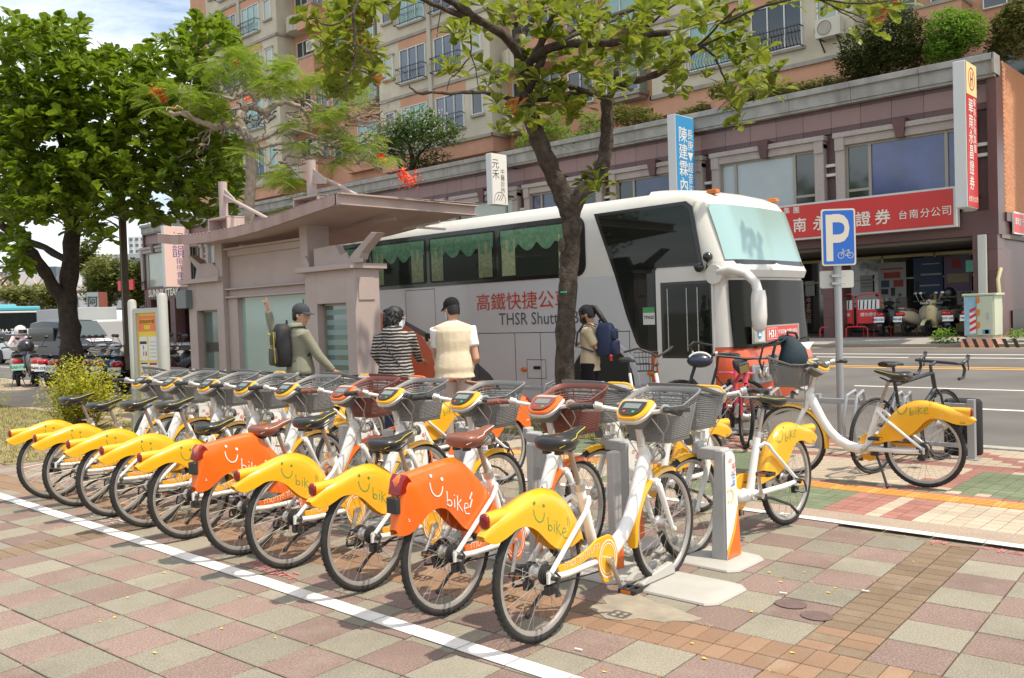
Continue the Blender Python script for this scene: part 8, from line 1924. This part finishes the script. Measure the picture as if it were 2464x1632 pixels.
# ---- private bicycles ----
def plain_bike(lab,rear,front,fcol,kind,group='private bicycles at the rack',lean=0,fw=True):
    rear=V(rear); front=V(front); d=front-rear; rz=math.atan2(d.y,d.x); s=d.length
    t_=thing('bicycle',lab,'bicycle',rear,rz,group); t_.rotation_euler=(lean,0,rz); Rr=.335
    thin=kind=='race'
    for x in (0,s):
        b=MB(); b.tube(circ(Rr-.012 if thin else Rr-.022,40),.012 if thin else .022,8,closed=True,upv=(0,1,0)); w_=obj('wheel',b,brub,t_,smooth=60,loc=(x,0,Rr))
        b=MB(); b.tube(circ(Rr-.035 if thin else Rr-.05,40),.010,6,closed=True,upv=(0,1,0)); obj('rim',b,bdk if kind!='city' else brim,w_,smooth=60); put('spokes',MS['spokes'],w_); put('hub',MS['hub_f'],w_)
    def fr(b):
        bb=(.42,0,.29); st=(.27,0,.80); ht=(s-.18,0,.83); hb=(s-.13,0,.68)
        r_=.018 if not kind=='mtb' else .024
        b.tube([bb,st],r_*.9,10); b.tube([ht,hb],r_*1.1,10); b.tube([bb,hb],r_*1.25,10)
        if kind!='city': b.tube([(.285,0,.76) if kind=='race' else (.30,0,.66),ht],r_,10)
        else: b.tube([(.36,0,.45),hb],r_,10)
        for q in (-1,1): b.tube([bb,(0,q*.06,Rr)],.009,6); b.tube([(.285,0,.70),(0,q*.06,Rr)],.009,6)
    SC(t_,'frame',fr,fcol)
    SC(t_,'fork',lambda b:[b.tube([(s-.13,q*.02,.68),(s-.10,q*.045,.62),(s,q*.05,Rr)],.012,8) for q in (-1,1)],bdk if kind=='race' else fcol)
    SC(t_,'seat_post',lambda b:b.tube([(.275,0,.78),(.25,0,.93)],.013,8),bdk)
    SC(t_,'saddle',lambda b:secs(b,[(.10,.93,.97,.05),(.16,.92,.975,.072),(.22,.925,.97,.05),(.30,.93,.965,.025),(.38,.925,.95,.015)]),bseatk)
    SC(t_,'stem',lambda b:b.tube([ht_:=(s-.19,0,.83),(s-.21,0,.90),(s-.13,0,.93)],.015,8),bdk)
    if kind=='race':
        SC(t_,'drop_bar',lambda b:[b.tube([(s-.13,0,.93),(s-.13,q*.16,.93),(s-.12,q*.20,.93),(s-.05,q*.21,.925),(s-.02,q*.215,.87),(s-.05,q*.22,.80),(s-.12,q*.22,.79)],.014,8) for q in (-1,1)],bdk)
        SC(t_,'brake_hoods',lambda b:[(b.tube([(s-.04,q*.21,.93),(s+.03,q*.21,.97),(s+.04,q*.21,1.0)],.016,6),b.tube([(s+.03,q*.21,.96),(s+.03,q*.22,.86)],.006,5)) for q in (-1,1)],bdk)
    elif kind=='mtb':
        SC(t_,'handlebar',lambda b:b.tube([(s-.17,-.32,.96),(s-.14,-.1,.95),(s-.13,0,.94),(s-.14,.1,.95),(s-.17,.32,.96)],.014,8),bdk); SC(t_,'bar_end',lambda b:[b.tube([(s-.17,q*.31,.96),(s-.06,q*.33,1.0)],.014,6) for q in (-1,1)],bw)
    else:
        SC(t_,'handlebar',lambda b:[b.tube([(s-.15,0,1.0),(s-.12,q*.08,1.05),(s-.18,q*.2,1.10),(s-.36,q*.27,1.06)],.012,8) for q in (-1,1)],bdk); SC(t_,'riser',lambda b:b.tube([(s-.2,0,.85),(s-.15,0,1.0)],.014,8),balu)
    SC(t_,'crank',lambda b:(b.cyl((.42,-.06,.29),(.42,.06,.29),.02,10),b.tube([(.42,-.075,.29),(.55,-.085,.20)],.010,6),b.tube([(.42,.075,.29),(.29,.085,.38)],.010,6),b.lathe([(.06,0),(.085,.003),(.06,.006)],20,Matrix.Translation((.42,-.05,.29))@Matrix.Rotation(R(90),4,'X'))),bdk)
    SC(t_,'pedal',lambda b:(b.cbox((.55,-.13,.20),(.09,.08,.018)),b.cbox((.29,.13,.38),(.09,.08,.018))),bdk)
    return t_
rb1=plain_bike('black racing bicycle with drop bars locked at the rack',(-2.98,7.82,0),(-2.72,8.80,0),mat('satin_black_frame',(.02,.022,.025),.35,coat=.4),'race',lean=R(3))
rb2=plain_bike('red and white mountain bicycle leaning at the rack in front of the coach nose',(-5.20,9.28,0),(-4.58,8.52,0),mat('bike_red_frame',(.60,.02,.05),.3,coat=.5),'mtb',lean=R(-4))
SC(rb2,'white_frame_section',lambda b:b.tube([(.42,0,.29),(.62,0,.44)],.034,10),bw)
b=MB(); b.box((-.07,-.09,-.06),(.07,.09,.06)); o=obj('handlebar_bag',b,mat('black_bag',(.02,.018,.018),.5,coat=.3),smooth=0,bevel=.03,loc=at(1783,880,9.55),rot=(R(20),R(-15),R(45))); tag(o,'small black bag with an amber window on the mountain bicycle handlebar','bag')
b=MB(); b.box((-.05,-.094,-.045),(.05,-.09,.04)); o2=obj('bag_window',b,mat('amber_window',(.35,.24,.08),.1,coat=1),o,smooth=0)
rb3=plain_bike('black city bicycle with wire basket and a helmet on it, beside the coach door',(-5.05,9.35,0),(-5.62,8.95,0),bdk,'city',lean=R(2))
def wb(b):
    for z,k in ((.78,.75),(.86,.85),(.94,.95),(1.0,1.0)):
        b.tube([(1.08+.14*k*c,.16*k*s,z) for c,s in ((1,1),(-1,1),(-1,-1),(1,-1))],.004,4,closed=True)
    for q in range(24):
        a=2*PI*q/24; c,s=math.cos(a),math.sin(a); m_=max(abs(c),abs(s)); c/=m_; s/=m_; b.tube([(1.08+.105*c,.12*s,.78),(1.08+.14*c,.16*s,1.0)],.0025,3)
SC(rb3,'wire_basket',wb,bdk); SC(rb3,'pink_carrier',lambda b:[b.tube([(-.15,q*.06,.72),(.25,q*.06,.74)],.010,6) for q in (-1,0,1)],mat('pink_carrier_paint',(.65,.12,.25),.4))
hl=thing('bicycle_helmet','black and white vented cycling helmet hung on the city bicycle','helmet',at(1684,868,10.35),R(30)); b=MB(); b.ball((0,0,0),.12,16,8,sc=(1.25,.85,.7)); obj('shell',b,mat('navy_helmet_shell',(.02,.03,.06),.3,coat=.4),hl,smooth=60); b=MB(); [b.tube([(.13*math.cos(a),q,.085*math.sin(a)+.01) for a in [R(20+k*17) for k in range(9)]],.010,6) for q in (-.05,.02)]; obj('white_rib',b,bw,hl)
rb4=plain_bike('city bicycle with a black saddle between the opposite row and the coach',(-5.98,8.25,0),(-5.05,7.75,0),bw,'city',group='private bicycles behind the opposite row')
# ---- cars on the left ----
cwhite=mat('car_white',(.62,.62,.61),.25,coat=.8); cblack=mat('car_black',(.012,.013,.017),.3,spec=.35); cglass=mat('car_glass',(.015,.02,.02),.05,spec=.35); cteal=mat('bus_teal',(.10,.42,.52),.35,coat=.4)
def car(lab,loc,rz,Lg,W,secs_,m_,kind='car',glass=None,wheels=((.18,.82)),wr=.33,cat='car'):
    t_=thing(kind,lab,cat,loc,rz); b=MB(); rs=[]
    for x,zt,ws in secs_:  # top height and width scale
        w_=W/2*ws; rs.append([(x,-w_,.22),(x,-w_*1.0,.55),(x,-w_*.99,min(zt,.95)),(x,-w_*(.99 if zt<1.0 else .80),zt*.97),(x,-w_*(.9 if zt<1 else .6),zt),(x,w_*(.9 if zt<1 else .6),zt),(x,w_*(.99 if zt<1.0 else .80),zt*.97),(x,w_*.99,min(zt,.95)),(x,w_,.55),(x,w_,.22)])
    b.rings(rs); obj('body',b,m_,t_,smooth=30,bevel=.02)
    for x in wheels:
        for s in (-1,1):
            b=MB(); b.lathe([(.02,-.1),(wr*.6,-.1),(wr,-.09),(wr,.09),(wr*.6,.1),(.02,.1)],20,Matrix.Translation((x*Lg,s*(W/2-.08),wr))@Matrix.Rotation(R(90),4,'X')); obj('wheel',b,brub,t_)
    return t_
# black van facing +X
vx=at(240,865,35); vz=roadz(15)+.0
van=car('large black people carrier with a red and white card on its bonnet',(vx.x-3.2,14.0,vz),0,4.9,1.85,[(0,1.1,.86),(.15,1.85,.9),(1.5,1.93,.94),(3.1,1.86,.93),(3.75,1.25,.97),(4.0,1.12,.98),(4.75,.96,.95),(4.9,.7,.88)],cblack,'people_carrier',wheels=(.18,.80))
b=MB(); b.add([(3.12,-.72,1.80),(3.12,.72,1.80),(3.82,.82,1.21),(3.82,-.82,1.21)],[(0,1,2,3)]); b.add([(p[0]+.02,p[1],p[2]+.025) for p in ((3.12,-.72,1.80),(3.12,.72,1.80),(3.82,.82,1.21),(3.82,-.82,1.21))],[(0,1,2,3)]); obj('windscreen',b,mat('hazy_windscreen',(.07,.09,.09),.08,spec=.5),van,smooth=0)
b=MB(); b.box((.4,-.86,1.1),(3.0,-.80,1.62)); obj('side_window',b,cglass,van,smooth=0,bevel=.02)
b=MB(); b.use(platew); b.add([(4.05,-.1,1.14),(4.05,.75,1.14),(4.5,.75,1.04),(4.5,-.1,1.04)],[(0,1,2,3)]); b.use(redst); text(b,'預約 14',(4.28,.32,1.097),(0,1,0),(-.97,0,.22),wd=.7,bold=.02); obj('bonnet_card',b,None,van,smooth=0)
b=MB(); [b.box((4.82,s*.68-.17,.72),(4.90,s*.68+.17,.86)) for s in (-1,1)]; obj('headlight',b,lmi,van,bevel=.02); b=MB(); [b.box((4.86,-.42,.60+q*.06),(4.93,.42,.625+q*.06)) for q in range(4)]; obj('grille',b,lmi,van)
# white SUV (rear towards us) heading -X
sv=at(70,845,40); suv=car('white hatchback with tinted rear window and red high brake lamp',(sv.x+.6,sv.y+.8,roadz(16)),R(182),4.5,1.85,[(0,.85,.9),(.08,1.02,.96),(.55,1.50,.94),(1.2,1.60,.92),(2.6,1.55,.92),(3.2,1.08,.97),(4.3,.92,.93),(4.5,.65,.85)],cwhite,'hatchback')
b=MB(); b.add([(.10,-.66,1.06),(.10,.66,1.06),(.52,.56,1.47),(.52,-.56,1.47)],[(0,1,2,3)]); b.add([(p[0]-.02,p[1],p[2]+.01) for p in ((.10,-.66,1.06),(.10,.66,1.06),(.52,.56,1.47),(.52,-.56,1.47))],[(0,1,2,3)]); obj('rear_window',b,cglass,suv,smooth=0)
b=MB(); [b.box((-.02,s*.72-.17,.86),(.12,s*.72+.17,1.0)) for s in (-1,1)]; b.box((.50,-.18,1.51),(.56,.18,1.55)); obj('rear_lamp',b,sk_red,suv,bevel=.01)
b=MB(); b.box((-.03,-.22,.62),(-.005,.22,.78)); obj('number_plate',b,platew,suv); b=MB(); b.box((.6,.80,1.02),(3.0,.90,1.38)); b.box((.6,-.90,1.02),(3.0,-.80,1.38)); obj('side_window',b,cglass,suv,bevel=.03)
b=MB(); b.box((-.04,-.8,.22),(.02,.8,.42)); obj('lower_bumper',b,bdk,suv,bevel=.02)
# city bus
cb=at(75,830,54); bus=thing('city_bus','white and teal city bus seen from behind at the far left','bus',(cb.x,cb.y-.6,roadz(20)-.1),R(183))
b=MB(); b.box((0,-1.25,.3),(11,1.25,2.75)); obj('body',b,cwhite,bus,smooth=0,bevel=.08); b=MB(); b.box((-.02,-1.26,2.72),(11,1.26,3.0)); b.box((3.0,-1.1,3.0),(8,1.1,3.2)); obj('roof',b,cteal,bus,smooth=0,bevel=.08)
b=MB(); b.box((-.03,-1.12,1.35),(0,1.12,2.62)); obj('rear_window',b,cglass,bus,smooth=0); b=MB(); text(b,'EAA-737',(-.035,.62,1.55),(0,-1,0),(0,0,1),h=.24,bold=.02); text(b,'大台南公車',(-.006,0,1.12),(0,-1,0),(0,0,1),h=.16); obj('lettering',b,platew,bus,smooth=0)
b=MB(); b.box((.5,1.25,1.3),(10,1.27,2.4)); b.box((.5,-1.27,1.3),(10,-1.25,2.4)); obj('side_window',b,cglass,bus,smooth=0); b=MB(); b.box((.0,1.24,.4),(1.4,1.262,2.7)); obj('teal_side',b,cteal,bus,smooth=0)
b=MB(); [b.box((-.03,s*1.1-.09,.75),(0,s*1.1+.09,1.15)) for s in (-1,1)]; obj('rear_lamp',b,sk_red,bus)
for x in (2.2,8.5):
    for s in (-1,1): b=MB(); b.lathe([(.02,-.13),(.46,-.13),(.46,.13),(.02,.13)],20,Matrix.Translation((x,s*1.12,.46))@Matrix.Rotation(R(90),4,'X')); obj('wheel',b,brub,bus)
# box truck
bt=at(262,800,46); trk=thing('box_truck','white box truck behind the black people carrier','truck',(bt.x-4.2,bt.y-1,roadz(22)-.3),R(4)); b=MB(); b.box((0,-1.0,.8),(4.6,1.0,2.75)); obj('cargo_box',b,mat('truck_white',(.42,.43,.43),.5),trk,smooth=0,bevel=.02); b=MB(); b.box((4.7,-.95,.4),(6.2,.95,2.1)); obj('cab',b,mat('truck_white',(.42,.43,.43),.5),trk,bevel=.12); b=MB(); b.box((0,-.7,.5),(6,.7,.8)); obj('chassis',b,bdk,trk)
b=MB(); b.box((4.605,-.98,.82),(4.62,.98,2.7)); obj('box_end',b,mat('box_end_grey',(.4,.42,.42),.5),trk)
for x in (1.1,5.3):
    for s in (-1,1): b=MB(); b.lathe([(.02,-.13),(.4,-.13),(.4,.13),(.02,.13)],18,Matrix.Translation((x,s*.85,.4))@Matrix.Rotation(R(90),4,'X')); obj('wheel',b,brub,trk)
c2=at(8,845,46); cc=car('dark car cut by the left edge behind the white hatchback',(c2.x,c2.y,roadz(18)),R(182),4.4,1.8,[(0,.85,.9),(.5,1.35,.92),(1.5,1.45,.92),(2.6,1.4,.92),(3.2,1.02,.97),(4.4,.7,.85)],cblack,'parked_car')
b=MB(); b.add([(.02,-.6,.93),(.02,.6,.93),(.48,.52,1.32),(.48,-.52,1.32)],[(0,1,2,3)]); obj('rear_window',b,cglass,cc,smooth=0)
# rider on scooter
rdp=at(48,850,30); scooter('white scooter ridden in the road beside the white hatchback',(rdp.x-.3,rdp.y,roadz(13)),R(-20),sk_wht,plate='RDR-22',group='scooters riding in the road')
tp=cloth('pink_pale_shirt',(.6,.45,.45)); l_=V((rdp.x,rdp.y,roadz(13)+.12))
person('scooter rider with white helmet and pale pink shirt in the road',l_,R(-20),1.55,dict(head=(0,0),top=tp,pants=navy,hem=.85,arms={1:(V((.15,.28,1.05)),V((.42,.30,1.0)),V((1,0,0)),(0,0,1),dict(grip=True)),-1:(V((.15,-.28,1.05)),V((.42,-.30,1.0)),V((1,0,0)),(0,0,1),dict(grip=True))},legs={1:[(0,.1,.85),(.35,.14,.72),(.38,.13,.22)],-1:[(0,-.1,.85),(.35,-.14,.72),(.38,-.13,.22)]}))
# ---- far left background ----
fb=mat('far_white_wall',(.60,.60,.58),.8,var=.06,vscale=.1); fgr=mat('far_grey_wall',(.36,.38,.39),.8); fpk=mat('far_pinkish_wall',(.40,.32,.29),.85); fwn=mat('far_window',(.10,.13,.15),.3)
def fbox(nm,lab,x0,y0,x1,y1,D,dep,m_,cat='building',wins=None,wz=None):
    a=at(x0,y0,D); c=at(x1,y0,D); e=at(x1,y1,D); u=(c-a); u.z=0; W_=u.length; u.normalize(); n_=V((-u.y,u.x,0)); n_=n_ if n_.dot(Fw)>0 else -n_
    M_=Matrix.Identity(4)
    for i in range(3): M_[i][0]=u[i]; M_[i][1]=n_[i]; M_[i][2]=(0,0,1)[i]; M_[i][3]=(a.x,a.y,0)[i]
    t_=thing(nm,lab,cat,(0,0,0)); zb=min(0,e.z) if y1>780 else e.z; b=MB(); b.box((0,0,zb),(W_,dep,a.z),M_); obj('wall',b,m_,t_,smooth=0)
    if wins:
        nx,nz=wins; b0=a.z-(a.z-zb)*.06; 
        wme=MB(); ww=W_/nx*.5; wh=(a.z-max(zb,0))/nz*.45; wme.box((0,-.12,0),(ww,.0,wh)); wm_=wme.mesh('window',fwn,0)
        for i in range(nx):
            for j in range(nz):
                o=bpy.data.objects.new('window',wm_); COL.objects.link(o); o.parent=t_; p=M_@V((W_/nx*(i+.25),0,max(zb,0)+(a.z-max(zb,0))/nz*(j+.3))); o.location=p; o.rotation_euler=(0,0,math.atan2(u.y,u.x))
    return t_,M_,W_,a.z
fbox('far_building','broad white building with a dark glazed block behind the trees',35,652,152,720,200,20,fb); fbox('dark_glass_block','small dark grey glazed block on the white far building',105,642,135,690,198,8,fwn)
fbox('far_building','pinkish apartment blocks on the horizon at the far left',-20,655,38,722,260,20,fpk,wins=(6,6)); fbox('far_building','pale grey far building behind the yellowish tree',195,615,345,740,150,20,fgr,wins=(5,3)); fbox('far_building','tall pale beige block peeking above the grey far building',308,570,350,640,170,12,fb,wins=(3,5)); fbox('far_building','white tower far behind the left tree trunk',192,610,225,665,240,12,fb,wins=(3,4))
t_,M_,W_,zt=fbox('station_roof','long pale pinkish station roof with struts at the far left',-20,690,165,698,110,12,mat('station_roof_pink',(.5,.40,.36),.7),cat='roof')
for k in range(6):
    b=MB(); b.box((W_*k/6+.3,1,0),(W_*k/6+.9,1.8,zt-.5),M_); obj('column',b,fb,t_,smooth=0)
b=MB()
for k in range(5): b.tube([M_@V((W_*k/5,0,zt)),M_@V((W_*(k+.5)/5,0,zt+1.3)),M_@V((W_*(k+1)/5,0,zt))],.12,4)
obj('strut',b,mat('station_strut_orange',(.55,.33,.25),.7),t_)
fbox('station_wall','low grey wall and shadowed hall under the station roof',-20,715,150,790,118,8,fgr)
t_,M_,W_,zt=fbox('stone_sign','grey stone sign slab with black characters beside a red brick pillar',208,704,236,790,62,.8,mat('blue_grey_stone',(.33,.38,.38),.8),cat='sign'); b=MB(); text(b,'阿官火鍋',M_@V((W_*.5,-.02,zt*.55)),(M_@V((1,0,0))-M_@V((0,0,0))),(0,0,1),h=zt*.75,bold=.02,vertical=True); obj('lettering',b,pblk,t_,smooth=0)
fbox('brick_pillar','red brick pillar right of the stone sign slab',236,703,245,790,62,.8,mat('far_brick',(.30,.10,.07),.85),cat='pillar'); fbox('far_wall','brown low shop front left of the stone sign',185,745,208,790,70,5,fpk,cat='wall'); fbox('brick_pillar','red brick pillar left of the dark leaning trunk',114,760,128,800,70,1,mat('far_brick',(.30,.10,.07),.85),cat='pillar')
